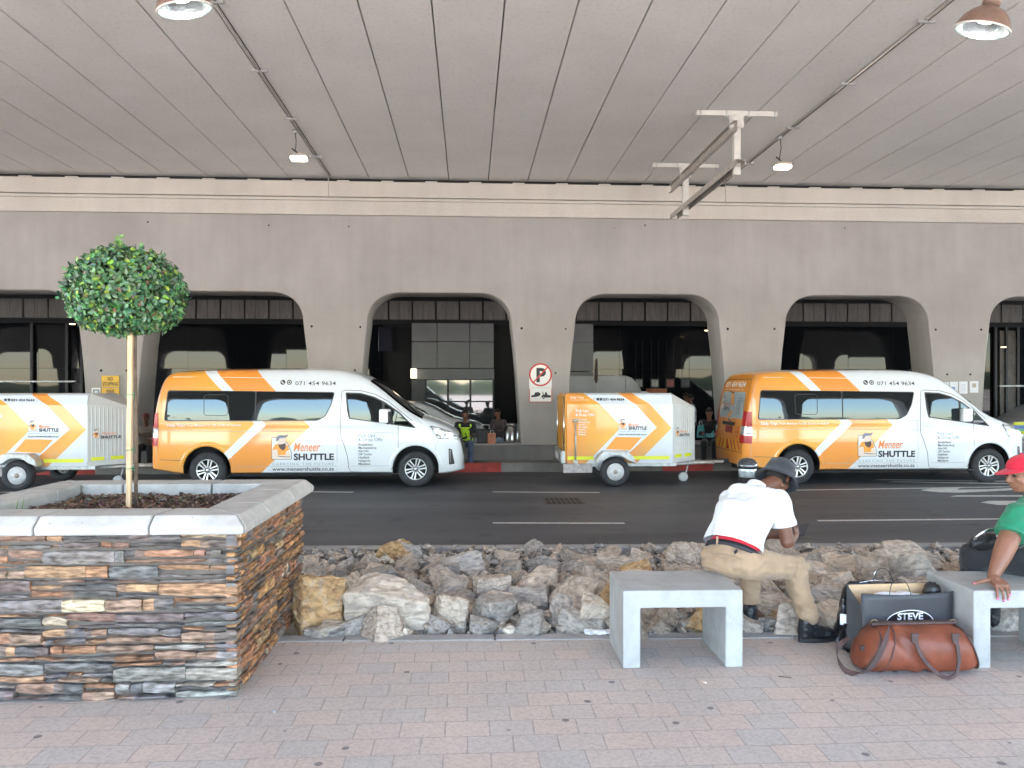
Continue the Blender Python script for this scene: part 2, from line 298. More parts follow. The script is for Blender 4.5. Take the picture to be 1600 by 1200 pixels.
# ------------------------------------------------------------ mesh helpers
class MB:
    def __init__(s): s.v = []; s.f = []; s.c = []; s.s = []
    def add(s, vs, fs, col=None, smooth=False):
        o = len(s.v); s.v += [tuple(v) for v in vs]
        for f in fs: s.f.append([i+o for i in f]); s.c.append(col); s.s.append(smooth)
        return s
    def box(s, x0, x1, y0, y1, z0, z1, col=None, M_=None):
        vs = [Vector(p) for p in ((x0,y0,z0),(x1,y0,z0),(x1,y1,z0),(x0,y1,z0),(x0,y0,z1),(x1,y0,z1),(x1,y1,z1),(x0,y1,z1))]
        if M_ is not None: vs = [M_ @ v for v in vs]
        return s.add(vs, [(0,3,2,1),(4,5,6,7),(0,1,5,4),(1,2,6,5),(2,3,7,6),(3,0,4,7)], col)
    def tube(s, pts, r, n=10, cap=True, flat=1.0, up=None):
        pts = [Vector(p) for p in pts]; rs = r if isinstance(r, (list, tuple)) else [r]*len(pts)
        rings = []; prev = None
        for i, p in enumerate(pts):
            d = (pts[min(i+1, len(pts)-1)] - pts[max(i-1, 0)]).normalized()
            if prev is None:
                a = Vector(up) if up else (Vector((0,0,1)) if abs(d.z) < .9 else Vector((0,1,0)))
            else: a = prev
            a = (a - d*a.dot(d)).normalized(); b = d.cross(a); prev = a
            rings.append([p + (a*math.cos(2*math.pi*k/n) + b*math.sin(2*math.pi*k/n)*flat)*rs[i] for k in range(n)])
        vs = [q for r_ in rings for q in r_]; fs = []
        for i in range(len(pts)-1):
            for k in range(n):
                k2 = (k+1) % n; fs.append((i*n+k, i*n+k2, (i+1)*n+k2, (i+1)*n+k))
        if cap: fs.append(tuple(range(n))[::-1]); fs.append(tuple(range((len(pts)-1)*n, len(pts)*n)))
        return s.add(vs, fs, None, True)
    def lathe(s, prof, n=32, M_=None, smooth=True, close=False):
        vs = []; fs = []
        for r, z in prof:
            for k in range(n):
                a = 2*math.pi*k/n; vs.append(Vector((r*math.cos(a), r*math.sin(a), z)))
        if M_ is not None: vs = [M_ @ v for v in vs]
        for i in range(len(prof)-1):
            for k in range(n):
                k2 = (k+1) % n; fs.append((i*n+k, i*n+k2, (i+1)*n+k2, (i+1)*n+k))
        fs.append(tuple(range(n))[::-1]); fs.append(tuple(range((len(prof)-1)*n, len(prof)*n)))
        return s.add(vs, fs, None, smooth)
    def prism(s, poly, a, b, axis='y', M_=None, col=None):
        n = len(poly)
        def mk(p, h): return Vector((p[0], h, p[1])) if axis == 'y' else (Vector((h, p[0], p[1])) if axis == 'x' else Vector((p[0], p[1], h)))
        vs = [mk(p, a) for p in poly] + [mk(p, b) for p in poly]
        if M_ is not None: vs = [M_ @ v for v in vs]
        fs = [tuple(range(n)), tuple(range(2*n-1, n-1, -1))] + [(i, i+n, (i+1) % n+n, (i+1) % n) for i in range(n)]
        return s.add(vs, fs, col)
    def mesh(s, name, m=None, recalc=True):
        me = bpy.data.meshes.new(name); me.from_pydata(s.v, [], s.f)
        me.polygons.foreach_set('use_smooth', s.s)
        if any(c is not None for c in s.c):
            at_ = me.color_attributes.new('Col', 'FLOAT_COLOR', 'CORNER'); k = 0; buf = []
            for f, c in zip(s.f, s.c):
                c = c or (.5, .5, .5)
                for _ in f: buf += [c[0], c[1], c[2], 1]
            at_.data.foreach_set('color', buf)
        if recalc:
            bm = bmesh.new(); bm.from_mesh(me); bmesh.ops.recalc_face_normals(bm, faces=bm.faces); bm.to_mesh(me); bm.free()
        if m: me.materials.append(m)
        return me
    def build(s, name, m=None, parent=None, bevel=0, recalc=True, seg=2):
        return obj(name, s.mesh(name, m, recalc), parent, bevel, seg)
def obj(name, me, parent=None, bevel=0, seg=2):
    o = bpy.data.objects.new(name, me); COL.objects.link(o)
    if parent: o.parent = parent
    if bevel:
        b = o.modifiers.new('bevel', 'BEVEL'); b.width = bevel; b.segments = seg; b.limit_method = 'ANGLE'; b.angle_limit = R(40)
        b.harden_normals = False
    return o
def tag(o, label=None, cat=None, group=None, kind=None):
    if label: o['label'] = label
    if cat: o['category'] = cat
    if group: o['group'] = group
    if kind: o['kind'] = kind
    return o
def thing(name, label, cat, loc=(0,0,0), rz=0, group=None):
    o = bpy.data.objects.new(name, None); COL.objects.link(o); o.empty_display_size = .2
    o.location = loc; o.rotation_euler = (0, 0, rz); return tag(o, label, cat, group)
def copy_tree(o, parent=None, loc=None, label=None, rz=None):
    c = o.copy(); COL.objects.link(c)
    if parent: c.parent = parent
    if loc is not None: c.location = loc
    if rz is not None: c.rotation_euler = (0, 0, rz)
    if label: c['label'] = label
    for ch in [k for k in bpy.data.objects if k.parent == o]: copy_tree(ch, c)
    return c
def evaluated(o, name):
    bpy.context.view_layer.update(); dg = bpy.context.evaluated_depsgraph_get(); dg.update()
    me = bpy.data.meshes.new_from_object(o.evaluated_get(dg)); me.name = name
    d = o.data; bpy.data.objects.remove(o)
    return me
def text_mesh(s, size, bold=0, shear=0, space=1, align='LEFT'):
    cu = bpy.data.curves.new('t', 'FONT'); cu.body = s; cu.size = size; cu.offset = bold; cu.shear = shear
    cu.space_character = space; cu.align_x = align; cu.resolution_u = 3; cu.space_line = .95
    o = bpy.data.objects.new('t', cu); COL.objects.link(o); me = evaluated(o, 'lettering'); bpy.data.curves.remove(cu); return me
def lettering(name, s, size, place, m, parent, bold=0, shear=0, space=1, align='LEFT', width=None):
    """flat lettering laid on a surface: place(x, z) -> point of that surface; width squeezes it to that width"""
    me = text_mesh(s, size, bold, shear, space, align)
    xs = [v.co.x for v in me.vertices]; k = 1
    if width: k = width/(max(xs)-min(xs))
    for v in me.vertices: v.co = place(v.co.x*k, v.co.y)
    me.materials.clear(); me.materials.append(m)
    return obj(name, me, parent)
def fillcurve(polys, extrude=0, bevel=0):
    cu = bpy.data.curves.new('c', 'CURVE'); cu.dimensions = '2D'; cu.fill_mode = 'BOTH'; cu.extrude = extrude; cu.bevel_depth = bevel; cu.bevel_resolution = 1
    for p in polys:
        sp = cu.splines.new('POLY'); sp.points.add(len(p)-1); sp.use_cyclic_u = True
        for q, pt in zip(sp.points, p): q.co = (pt[0], pt[1], 0, 1)
    o = bpy.data.objects.new('c', cu); COL.objects.link(o); me = evaluated(o, 'c'); bpy.data.curves.remove(cu); return me
def patch(name, polys, place, m, parent, cuts_x=(), cuts_z=(), smooth=False, mats=None):
    """2D outlines (x, z), cut finely, laid on a curved surface by place(x, z)"""
    me = fillcurve(polys); bm = bmesh.new(); bm.from_mesh(me)
    for x in cuts_x:
        bmesh.ops.bisect_plane(bm, geom=bm.verts[:]+bm.edges[:]+bm.faces[:], plane_co=(x, 0, 0), plane_no=(1, 0, 0))
    for z in cuts_z:
        bmesh.ops.bisect_plane(bm, geom=bm.verts[:]+bm.edges[:]+bm.faces[:], plane_co=(0, z, 0), plane_no=(0, 1, 0))
    for v in bm.verts: v.co = place(v.co.x, v.co.y)
    for f in bm.faces: f.smooth = smooth
    bm.to_mesh(me); bm.free(); me.materials.clear(); me.materials.append(m)
    return obj(name, me, parent)
def rpoly(pts, r, n=5):
    """polygon with rounded corners"""
    out = []; N_ = len(pts)
    for i in range(N_):
        p = Vector((*pts[i], 0)); a = Vector((*pts[i-1], 0)); b = Vector((*pts[(i+1) % N_], 0))
        rr = r[i] if isinstance(r, (list, tuple)) else r
        rr = min(rr, (a-p).length*.45, (b-p).length*.45)
        p1 = p+(a-p).normalized()*rr; p2 = p+(b-p).normalized()*rr
        for k in range(n+1):
            t = k/n; q = p1*(1-t)**2 + p*2*t*(1-t) + p2*t*t; out.append((q.x, q.y))
    return out
def pinterp(pts):
    """monotone cubic through pts"""
    X = [p[0] for p in pts]; Y = [p[1] for p in pts]; n = len(X)
    d = [(Y[i+1]-Y[i])/(X[i+1]-X[i]) for i in range(n-1)]
    mm = [d[0]] + [0 if d[i-1]*d[i] <= 0 else 2*d[i-1]*d[i]/(d[i-1]+d[i]) for i in range(1, n-1)] + [d[-1]]
    def f(x):
        if x <= X[0]: return Y[0]
        if x >= X[-1]: return Y[-1]
        i = 0
        while x > X[i+1]: i += 1
        h = X[i+1]-X[i]; t = (x-X[i])/h
        return (2*t**3-3*t**2+1)*Y[i] + (t**3-2*t**2+t)*h*mm[i] + (-2*t**3+3*t**2)*Y[i+1] + (t**3-t**2)*h*mm[i+1]
    return f
# ------------------------------------------------------------ ground, roads, kerbs
NR = -TH*.6                                   # the near paving is laid slightly askew to the wall
ROT = Matrix.Rotation(NR, 4, 'Z')
def struct(name, mb, m, bevel=0): return tag(mb.build(name, m, None, bevel), kind='structure')
PZ = .24                                      # paving level above the road
g = MB(); g.box(-400, 400, -400, 400, -.5, -.03); struct('ground', g, mat('dry_ground', (.40, .37, .31), .9, var=.25, vscale=.3))
KF, KB = 5.13, 8.72                           # rubble bed: front and back edge along the middle line
def near(x, y, z=0):                          # local frame of the near paving -> world
    v = ROT @ Vector((x, y, 0)); v.z = z; return v
g = MB(); vs = [near(-60, KB, 0), near(60, KB, 0), Vector((60, 17.2, 0)), Vector((-60, 17.2, 0))]; g.add(vs, [(0, 1, 2, 3)])
struct('road', g, M['asphalt'])
g = MB(); g.add([near(-60, -90, PZ), near(60, -90, PZ), near(60, KF-.06, PZ), near(-60, KF-.06, PZ)], [(0, 1, 2, 3)])
g.add([near(-60, KF-.06, PZ), near(60, KF-.06, PZ), near(60, KF-.06, -.1), near(-60, KF-.06, -.1)], [(0, 1, 2, 3)])
pv = struct('paving', g, M['paving'])
pv.rotation_euler = (0, 0, 0)
g = MB(); 
for i in range(-30, 30):                      # edging kerbs along the rubble bed
    g.box(i*1.0+.004, i*1.0+.996, KF-.058, KF+.06, -.05, PZ+.006, None, ROT)
struct('paving_kerb', g, M['kerb'], .008)
g = MB()
for i in range(-30, 30): g.box(i*1.0+.004, i*1.0+.996, KB-.16, KB, -.1, .12, None, ROT)
struct('road_kerb', g, M['kerb'], .012)
g = MB(); g.add([near(-30, KF, .12), near(30, KF, .12), near(30, KB-.1, .0), near(-30, KB-.1, .0)], [(0, 1, 2, 3)])
struct('rubble_bed', g, mat('dusty_soil', (.30, .27, .235), .95, var=.4, vscale=8, bump=.6))
# far pavement and inner lane behind the arcade
g = MB(); g.box(-60, 60, 17.2, 17.95, -.1, .19); struct('pavement', g, M['plinth'], .01)
g = MB(); g.box(-60, 60, 18.6, 22.3, -.1, .01); struct('inner_lane', g, M['asphalt'])
g = MB(); g.box(-60, 60, 22.3, 40, -.1, .16); struct('inner_pavement', g, M['plinth'], .01)
def kerbrun(u0, u1, m, name):
    g = MB(); g.box(at(u0, 730, 17.14).x, at(u1, 730, 17.14).x, 17.09, 17.197, 0, .205); struct(name, g, m, .012)
for a, b in ((560, 783), (1035, 1113), (1340, 1700), (-300, 150)): kerbrun(a, b, M['red_kerb'], 'red_kerb')
for a, b in ((783, 1035), (1113, 1340), (150, 560)): kerbrun(a, b, M['plinth'], 'grey_kerb')
# painted lines
def line(u0, v0, u1, v1, wd, taper=False):
    a = onz(u0, v0, .005); b = onz(u1, v1, .005); d = (b-a).normalized(); n = Vector((-d.y, d.x, 0))*wd/2
    g = MB(); g.add([a-n, b-n, b+n, a+n], [(0, 1, 2, 3)]); struct('road_marking', g, M['paint_line'])
line(770, 817, 976, 817.5, .10); line(1278, 813.5, 1640, 810, .10)
line(770, 768.5, 937, 769.5, .10); line(488, 768.5, 552, 769, .10); line(1238, 766, 1640, 759.5, .10)
line(-60, 769, 150, 769, .10)
def blade(pts):
    g = MB(); g.add([onz(u, v, .006) for u, v in pts], [tuple(range(len(pts)))]); struct('road_marking', g, M['paint_line'])
blade([(1362, 750), (1380, 748.6), (1600, 751.5), (1600, 753)]); blade([(1385, 753), (1400, 752), (1600, 755.2), (1600, 757)])
blade([(1438, 766), (1450, 763.5), (1500, 762.5), (1495, 765), (1545, 764.5), (1600, 761.5), (1640, 762.5), (1560, 767), (1500, 769.8), (1465, 769)])
blade([(1484, 775.8), (1495, 774), (1640, 773.5), (1640, 776)]); blade([(1532, 785), (1545, 782.5), (1640, 782), (1640, 789.5), (1560, 789)])
# road drain
dr = thing('road_drain', 'rusty twin grate road drain set in the asphalt lane', 'drain grate', onz(880, 783, .004))
g = MB(); g.box(-.32, .32, -.34, .34, .0, .006); g.build('frame', mat('rusty_iron', (.10, .075, .06), .8, var=.5, vscale=15), dr)
for y0 in (-.30, .03):
    g = MB()
    for r_ in range(2):
        for k in range(7): g.box(-.28+k*.082, -.28+k*.082+.05, y0+r_*.14, y0+r_*.14+.11, .007, .0085)
    g.build('grate', M['dark'], dr)

# ------------------------------------------------------------ deck over the road
WY = 18.1; CZ = 6.77; NY = -1.4               # wall plane, ceiling height, near arcade plane
x0 = at(763, 285, WY).x; g = MB(); SP = .928
for k in range(-34, 36):
    a = x0 + k*SP; gap = .024 if k % 2 else .013
    dz = random.uniform(-.006, .006)
    g.box(a+gap/2, a+SP-gap/2, NY-.4, 25.0, CZ+dz, CZ+.3)
ceil = tag(g.build('ceiling', M['ceil'], None, .012), kind='structure')
g = MB(); g.box(-34, 34, NY-.6, 31, CZ+.32, CZ+.9); struct('deck', g, M['wall'])

# ------------------------------------------------------------ arcade walls
def arch_outline(xl, xr, zb=.53, zt=4.13):
    """opening with edges xl, xr at z 2.1, flaring a little downwards, with big rounded upper corners"""
    L = []; rx, rz = .82, .74; top = zt; zs = zt-rz
    li = .13
    for z, o in ((zb, -.10), (1.3, -.05), (2.1, 0), (2.8, .06)): L.append((xl+o, z))
    for k in range(13):
        a = math.pi*k/24; e = .9
        L.append((xl+li + rx*(1-math.cos(a)**e), zs + rz*math.sin(a)**e))
    Rr = [(xl+xr-x, z) for x, z in reversed(L)]
    return L + Rr
def wall_mesh(name, outer, holes, y0, thick, m, parent, bevel=.02):
    me = fillcurve([outer]+[list(h) for h in holes], extrude=thick/2-bevel, bevel=bevel)
    # shrink: the curve bevel grows the outline by its depth, so it is only a soft chamfer
    for v in me.vertices: v.co = Vector((v.co.x, y0+thick/2+v.co.z, v.co.y))
    bm = bmesh.new(); bm.from_mesh(me); bmesh.ops.recalc_face_normals(bm, faces=bm.faces); bm.to_mesh(me); bm.free()
    me.materials.clear(); me.materials.append(m); return obj(name, me, parent)
edges = [(-158-120, 133), (217, 484), (564, 809), (889, 1133), (1218, 1460), (1537, 1790)]
ops = [[at(a, 590, WY).x, at(b, 590, WY).x] for a, b in edges]; ops[0][0] = ops[0][1]-4.2
while ops[0][0] > -29: ops.insert(0, [ops[0][0]-5.2, ops[0][0]-1.25])
while ops[-1][1] < 27: ops.append([ops[-1][1]+1.25, ops[-1][1]+4.95])
XL, XR = ops[0][0]-1.2, ops[-1][1]+1.2
wl = thing('arcade_wall', 'long grey concrete wall pierced by round cornered arches under the deck', 'wall', (0, WY, 0))
wall_mesh('wall_face', [(XL, .53), (XR, .53), (XR, 6.6), (XL, 6.6)], [arch_outline(a, b, .531) for a, b in ops], 0, .92, M['wall'], wl)
for z0, z1, pr in ((6.30, 6.66, .14), (6.22, 6.285, .12), (5.89, 6.215, .10)):
    g = MB(); g.box(XL, XR, -pr, .0, z0, z1); g.build('edge_beam', M['beam'], wl, .012)
g = MB()
for k in range(-16, 20): g.box(k*1.02, k*1.02+.28, -.10, .0, 6.665, 6.695)
g.build('bearing_blocks', M['beam'], wl, .005)
g = MB(); g.box(XL, XR, .05, .5, 6.6, 6.765); g.build('shadow_gap', M['dark'], wl)
g = MB()
for k in range(int(XL), int(XR), 2): g.box(k+.004, k+1.996, -.12, 1.04, -.1, .53)
g.build('plinth', M['plinth'], wl, .015)
for u, v, r_ in ((487,510,.028),(563,511,.026),(815,513,.03),(884,514,.02),(1137,514,.032),(1210,514,.028),(1462,515,.028),(1533,515,.03),
              (868,583,.022),(158,579,.03),(198,579,.028),(1480,585,.026),(1516,585,.026),(1008,352,.02),(960,356,.012),(231,347,.022),(420,352,.02),(545,354,.018),(1320,356,.016)):
    p = at(u, v, WY); g = MB(); g.lathe([(r_, 0), (r_*.98, .002), (r_*.6, .003)], 12, Matrix.Translation((p.x, -.002, p.z)) @ Matrix.Rotation(R(90), 4, 'X'))
    g.build('tie_hole', M['dark'], wl)
# the near arcade behind the camera carries the other edge of the deck
nl = thing('arcade_wall', 'second concrete arcade carrying the street edge of the deck', 'wall', (0, NY-.9, 0))
nops = []; x = -30.5
while x < 30: nops.append((x, x+4.6)); x += 5.5
wall_mesh('wall_face', [(-34, .1), (34, .1), (34, 6.6), (-34, 6.6)], [arch_outline(a, b, .25, 4.02) for a, b in nops], 0, .8, M['wall'], nl)
# low hills and tree belt across the open ground: seen only in the glass
g = MB(); n = 160; rows = [[], [], []]
for i in range(n+1):
    x = -260+520*i/n; h = 3.2+2.6*noise.noise(Vector((x*.03, 0, 3)))+1.4*noise.noise(Vector((x*.21, 1, 3)))
    rows[0].append((x, -110, 0)); rows[1].append((x, -114, h*.7)); rows[2].append((x, -120, h))
vs = rows[0]+rows[1]+rows[2]; m_ = n+1
g.add(vs, [(r_*m_+i, r_*m_+i+1, (r_+1)*m_+i+1, (r_+1)*m_+i) for r_ in range(2) for i in range(n)])
struct('hills', g, mat('bushy_slope', (.045, .065, .03), .9, var=.5, vscale=.3))

# ------------------------------------------------------------ terminal facade behind the arcade
FY = 24.0
tb = thing('terminal_building', 'dark glass terminal front with ribbed cladding seen through the arches', 'building', (0, FY, 0))
zc0, zc1 = at(700, 500, FY).z, at(700, 471, FY).z
px0 = at(606, 480, FY-.1).x; pw = at(643, 480, FY-.1).x - px0
g = MB()
for k in range(-26, 34):
    a = px0+k*pw
    for h in (0, .5): g.box(a+.05+h*(pw-.05)-(.03 if h else 0), a+.05+(h+.5)*(pw-.05)-(.035 if not h else 0), -.12, -.02, zc0, zc1)
g.build('cladding_panels', M['darkpanel'], tb, .008)
g = MB(); g.box(-24, 26, -.018, .2, zc0-.15, CZ); g.box(-24, 26, -.30, -.02, zc1, CZ-.01); g.build('dark_fascia', M['dark'], tb)
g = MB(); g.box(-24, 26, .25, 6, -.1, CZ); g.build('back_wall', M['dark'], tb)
# glass panes, each a touch out of true, between slim mullions; gap where the grey block stands
blk0, blk1 = at(643, 540, FY).x, at(773, 540, FY).x
gr = random.Random(3); panes = MB(); mull = MB()
x = -14.5; pwid = 1.48
while x < 17.5:
    xe = x+pwid
    mid = (x+xe)/2
    if not (blk0-.2 < mid < blk1+.2) and not (at(893, 540, FY).x-2.2 < mid < at(928, 540, FY).x):
        zz = [.16, 1.5, 2.45, zc0-.16]
        for i in range(3):
            a, b = gr.uniform(-.005, .005), gr.uniform(-.008, .008)
            c = Matrix.Translation((mid, 0, (zz[i]+zz[i+1])/2)) @ Matrix.Rotation(a, 4, 'X') @ Matrix.Rotation(b, 4, 'Z')
            hw, hh = pwid/2-.004, (zz[i+1]-zz[i])/2-.004
            pm = MB(); pm.add([c @ Vector(q) for q in ((-hw, 0, -hh), (hw, 0, -hh), (hw, 0, hh), (-hw, 0, hh))], [(0, 1, 2, 3)]); pm.build('glass_pane', M['facade_glass'], tb)
    x = xe
for u in (50, 105, 128, 1555, 1572, 1590):
    q = at(u, 560, FY-.08).x; g = MB(); g.box(q-.04, q+.04, -.12, -.03, .16, zc0-.15); g.build('mullion', M['black'], tb, .005)
for u0, u1, v in ((-20, 120, 596), (1560, 1640, 603), (1590, 1640, 637)):
    z = at(u0, v, FY-.08).z; g = MB(); g.box(at(u0, v, FY-.08).x, at(u1, v, FY-.08).x, -.13, -.05, z-.025, z+.025); g.build('transom', M['galv'], tb, .004)
g = MB(); q0, q1 = at(1562, 560, FY-.06).x, at(1590, 560, FY-.06).x; g.box(q0, q1, -.07, .1, .16, at(1570, 517, FY).z); g.build('stone_panel', M['brownpanel'], tb, .01)
# grey block with panel joints over glazed doors
zt, zm, zl = at(700, 505, FY-.5).z, at(700, 576, FY-.5).z, at(700, 593, FY-.5).z
xa, xb = at(643, 540, FY-.5).x, at(772, 540, FY-.5).x; xs = [xa, at(683, 540, FY-.5).x, at(734, 540, FY-.5).x, xb]
zj = at(700, 534, FY-.5).z
g = MB()
for i in range(3):
    g.box(xs[i]+.008, xs[i+1]-.008, -.5, .1, zm+.01, zj-.008); g.box(xs[i]+.008, xs[i+1]-.008, -.5, .1, zj+.008, zt)
g.build('grey_panel', M['greypanel'], tb, .006)
g = MB(); g.box(at(650, 580, FY-.62).x, xb, -.62, .1, zl, zm-.012); g.build('lintel_panel', M['greypanel'], tb, .006)
g = MB(); g.box(at(642, 585, FY-.65).x, at(651, 585, FY-.65).x, -.74, -.63, at(645, 591, FY-.7).z, at(645, 576, FY-.7).z); g.build('lit_box', mat('lit_sign_box', (1, .86, .62), .4, emit=.25), tb, .01)
g = MB(); g.box(at(643, 600, FY-.45).x, at(664, 600, FY-.45).x, -.45, .1, .16, zl-.01); g.build('door_side_panel', mat('charcoal_panel', (.07, .07, .075), .5, var=.2), tb, .006)
dxs = [at(u, 640, FY-.3).x for u in (665, 700, 735, 771)]
for i in range(3):
    for za, zb_ in ((.16, 1.0), (1.03, 1.42), (1.46, zl-.02)):
        c = MB(); a = gr.uniform(-.006, .006); Mx = Matrix.Translation(((dxs[i]+dxs[i+1])/2, -.3, (za+zb_)/2)) @ Matrix.Rotation(a, 4, 'Z')
        hw, hh = (dxs[i+1]-dxs[i])/2-.03, (zb_-za)/2; c.add([Mx @ Vector(q) for q in ((-hw, 0, -hh), (hw, 0, -hh), (hw, 0, hh), (-hw, 0, hh))], [(0, 1, 2, 3)])
        c.build('door_glass', mat('clearer_glass', (.05, .055, .06), .03, spec=1, ior=1.5) if 'clearer_glass' not in bpy.data.materials else bpy.data.materials['clearer_glass'], tb)
g = MB()
for q in dxs: g.box(q-.03, q+.03, -.34, -.27, .16, zl)
for z in (1.015, 1.44): g.box(dxs[0], dxs[-1], -.345, -.28, z-.02, z+.02)
g.build('door_frame', M['black'], tb, .004)
xd0, xd1 = at(860, 540, FY-.5).x, at(927, 540, FY-.5).x
g = MB(); g.box(xd0, xd1, -.5, .1, zj+.008, zt); g.box(xd0, xd1, -.5, .1, zm-.06, zj-.008); g.box(xd0, xd1, -.45, .1, .16, zm-.09)
g.build('grey_panel', M['greypanel'], tb, .006)
g = MB(); g.box(at(591, 510, FY-.1).x, at(613, 510, FY-.1).x, -.10, -.06, at(600, 549, FY).z, at(600, 511, FY).z); g.build('dark_screen', mat('switched_off_screen', (.02, .022, .035), .15), tb, .01)
g = MB(); q0, q1 = at(1010, 610, FY-.3).x, at(1042, 610, FY-.3).x; g.box(q0, q1, -.32, -.28, at(1020, 620, FY).z, at(1020, 607, FY).z); g.build('orange_board', mat('faded_orange_board', (.42, .13, .06), .6, var=.3), tb)
for u, v in ((456, 507), (113, 507), (1105, 517), (1568, 543)):
    p = at(u, v, 22.6); g = MB(); g.lathe([(.0, 0), (.07, 0), (.08, .02)], 14, Matrix.Translation((p.x, p.y-FY, p.z)))
    if u != 456: g.build('downlight', M['warm'], tb)
# framed posters hung on the glass
for i, (u0, u1) in enumerate(((992, 1005), (1016, 1030), (1040, 1054), (1064, 1078))):
    a, b = at(u0, 598, 23.4), at(u1, 598, 23.4); z0_, z1_ = at(u0, 606, 23.4).z, at(u0, 591.5, 23.4).z
    t_ = thing('framed_poster', ['black framed poster nearest the parked box truck, mostly grey', 'black framed poster showing a pale sweeping curve', 'black framed poster with a small red patch', 'black framed poster with a plain dark sheet, farthest from the truck'][i], 'poster', ((a.x+b.x)/2, 23.4, z0_), 0, 'framed posters on the terminal glass')
    hw, h = (b.x-a.x)/2, z1_-z0_; g = MB()
    g.box(-hw, hw, -.03, 0, 0, .035); g.box(-hw, hw, -.03, 0, h-.035, h); g.box(-hw, -hw+.035, -.03, 0, .036, h-.036); g.box(hw-.035, hw, -.03, 0, .036, h-.036); g.build('frame', M['black'], t_)
    g = MB(); g.box(-hw+.036, hw-.036, -.012, -.002, .036, h-.036)
    g.build('sheet', mat('poster_sheet', [(.22, .22, .22), (.33, .32, .31), (.16, .15, .15), (.05, .05, .06)][i], .5, var=.6, vscale=7, col2=[(.3, .3, .3), (.45, .44, .43), (.4, .08, .08), (.08, .08, .09)][i]), t_)
    for s_ in (-1, 1):
        g = MB(); g.tube([(s_*hw*.8, -.01, h), (s_*hw*.8, -.01, h+1.2)], .006, 6); g.build('hanging_wire', M['black'], t_)

# ------------------------------------------------------------ ceiling services
def conduit(label, u, v, kx, hook):
    xw = at(u, v, WY).x+kx
    t_ = thing('conduit', label, 'conduit', (xw, 17.95, CZ))
    g = MB(); g.tube([(0, -14, -.02), (0, -.02, -.02), (0, -.16, -.06), (0, -.165, -.55)], .010, 8); g.build('pipe', M['steel_dull'], t_)
    g = MB(); g.tube([(.032, -14, -.014), (.032, -.1, -.014)], .007, 8); g.build('cable', M['dark'], t_)
    for y in (-1.6, -3.9, -6.0, -8.1):
        g = MB(); g.box(-.11, .13, y-.012, y+.012, -.045, -.002); g.build('clip', M['galv'], t_)
    return xw
def flood(label, u, v, ub, vb, glow):
    p = onz(u, v, CZ-.02); Y = p.y; q = at(ub, vb, Y)
    t_ = thing('floodlight', label, 'floodlight', q, 0, 'floodlights hung from the deck')
    d = p-Vector(q)
    g = MB(); g.lathe([(.05, 0), (.05, -.05), (.03, -.055)], 12, Matrix.Translation(d)); g.build('junction_box', M['galv'], t_)
    g = MB(); g.tube([d, (d.x+.02, 0, d.z*.6), (-.06, 0, .17), (-.07, 0, .12)], .008, 6); g.tube([(-.13, 0, .17), (-.03, 0, .09)], .014, 6); g.build('cord', M['black'], t_)
    g = MB(); g.tube([(-.06, 0, .03), (-.06, 0, .08), (.06, 0, .08), (.06, 0, .03)], .012, 6); g.build('bracket', M['steel_dull'], t_)
    g = MB(); g.box(-.155, .155, -.09, .10, .0, .05); g.build('housing', M['steel_dull'], t_, .012)
    g = MB(); g.box(-.145, .145, -.085, .09, -.055, -.002); g.build('lens', M['lens'], t_, .012)
xw1 = conduit('thin grey conduit clipped under the ceiling to the floodlight above the orange van', 517, 285, 0, 0)
xw2 = conduit('thin grey conduit running under the ceiling to the floodlight right of the steel frame', 1127, 285, 0, 0)
flood('small lit floodlight dangling above the left van roof', 461, 204, 467, 246, 1)
flood('small lit floodlight dangling right of the steel hanging frame', 1219, 213, 1223, 259, 1)
def highbay(label, u, v, Y, tilt, tx):
    p = at(u, v, Y)
    t_ = thing('high_bay_lamp', label, 'ceiling lamp', p, 0, 'brown high bay lamps')
    Mx = Matrix.Rotation(R(tilt), 4, 'Y') @ Matrix.Rotation(R(tx), 4, 'X')
    prof = [(.255, 0), (.262, .012), (.25, .05), (.215, .12), (.165, .175), (.10, .215), (.06, .235)]
    g = MB(); g.lathe(prof, 40, Mx)
    g.f = [f for f in g.f if len(f) == 4]; g.s = [True]*len(g.f); g.c = [None]*len(g.f); sh = g.build('shade', M['bronze'], t_)
    sh.modifiers.new('solid', 'SOLIDIFY').thickness = .004
    g = MB(); g.lathe([(r_-.008, z-.004) for r_, z in prof], 40, Mx); g.f = [f for f in g.f if len(f) == 4]; g.s = [True]*len(g.f); g.c = [None]*len(g.f)
    g.build('reflector', M['reflector'], t_)
    g = MB(); g.lathe([(.252, -.004), (.262, -.004), (.264, .010), (.250, .010)], 40, Mx); g.f = [f for f in g.f if len(f) == 4]; g.s = [True]*len(g.f); g.c = [None]*len(g.f); g.build('rim', M['sign_white'], t_)
    g = MB(); g.lathe([(.02, .07), (.075, .09), (.095, .13), (.07, .18), (.03, .20)], 20, Mx); g.build('bulb', M['bulb'], t_)
    g = MB(); g.lathe([(.055, .235), (.085, .25), (.085, .33), (.06, .35), (.03, .36)], 20, Mx); g.tube([Mx @ Vector((0, 0, .36)), (0, 0, .5), (0, 0, CZ-p.z)], .015, 8); g.build('stem', M['bronze'], t_)
highbay('lit brown dome lamp cut off by the top edge, on the ceiling left side', 289, 16, 7.5, -12, 10)
highbay('lit brown dome lamp hanging at the far right of the ceiling', 1534, 48, 7.5, 14, 12)
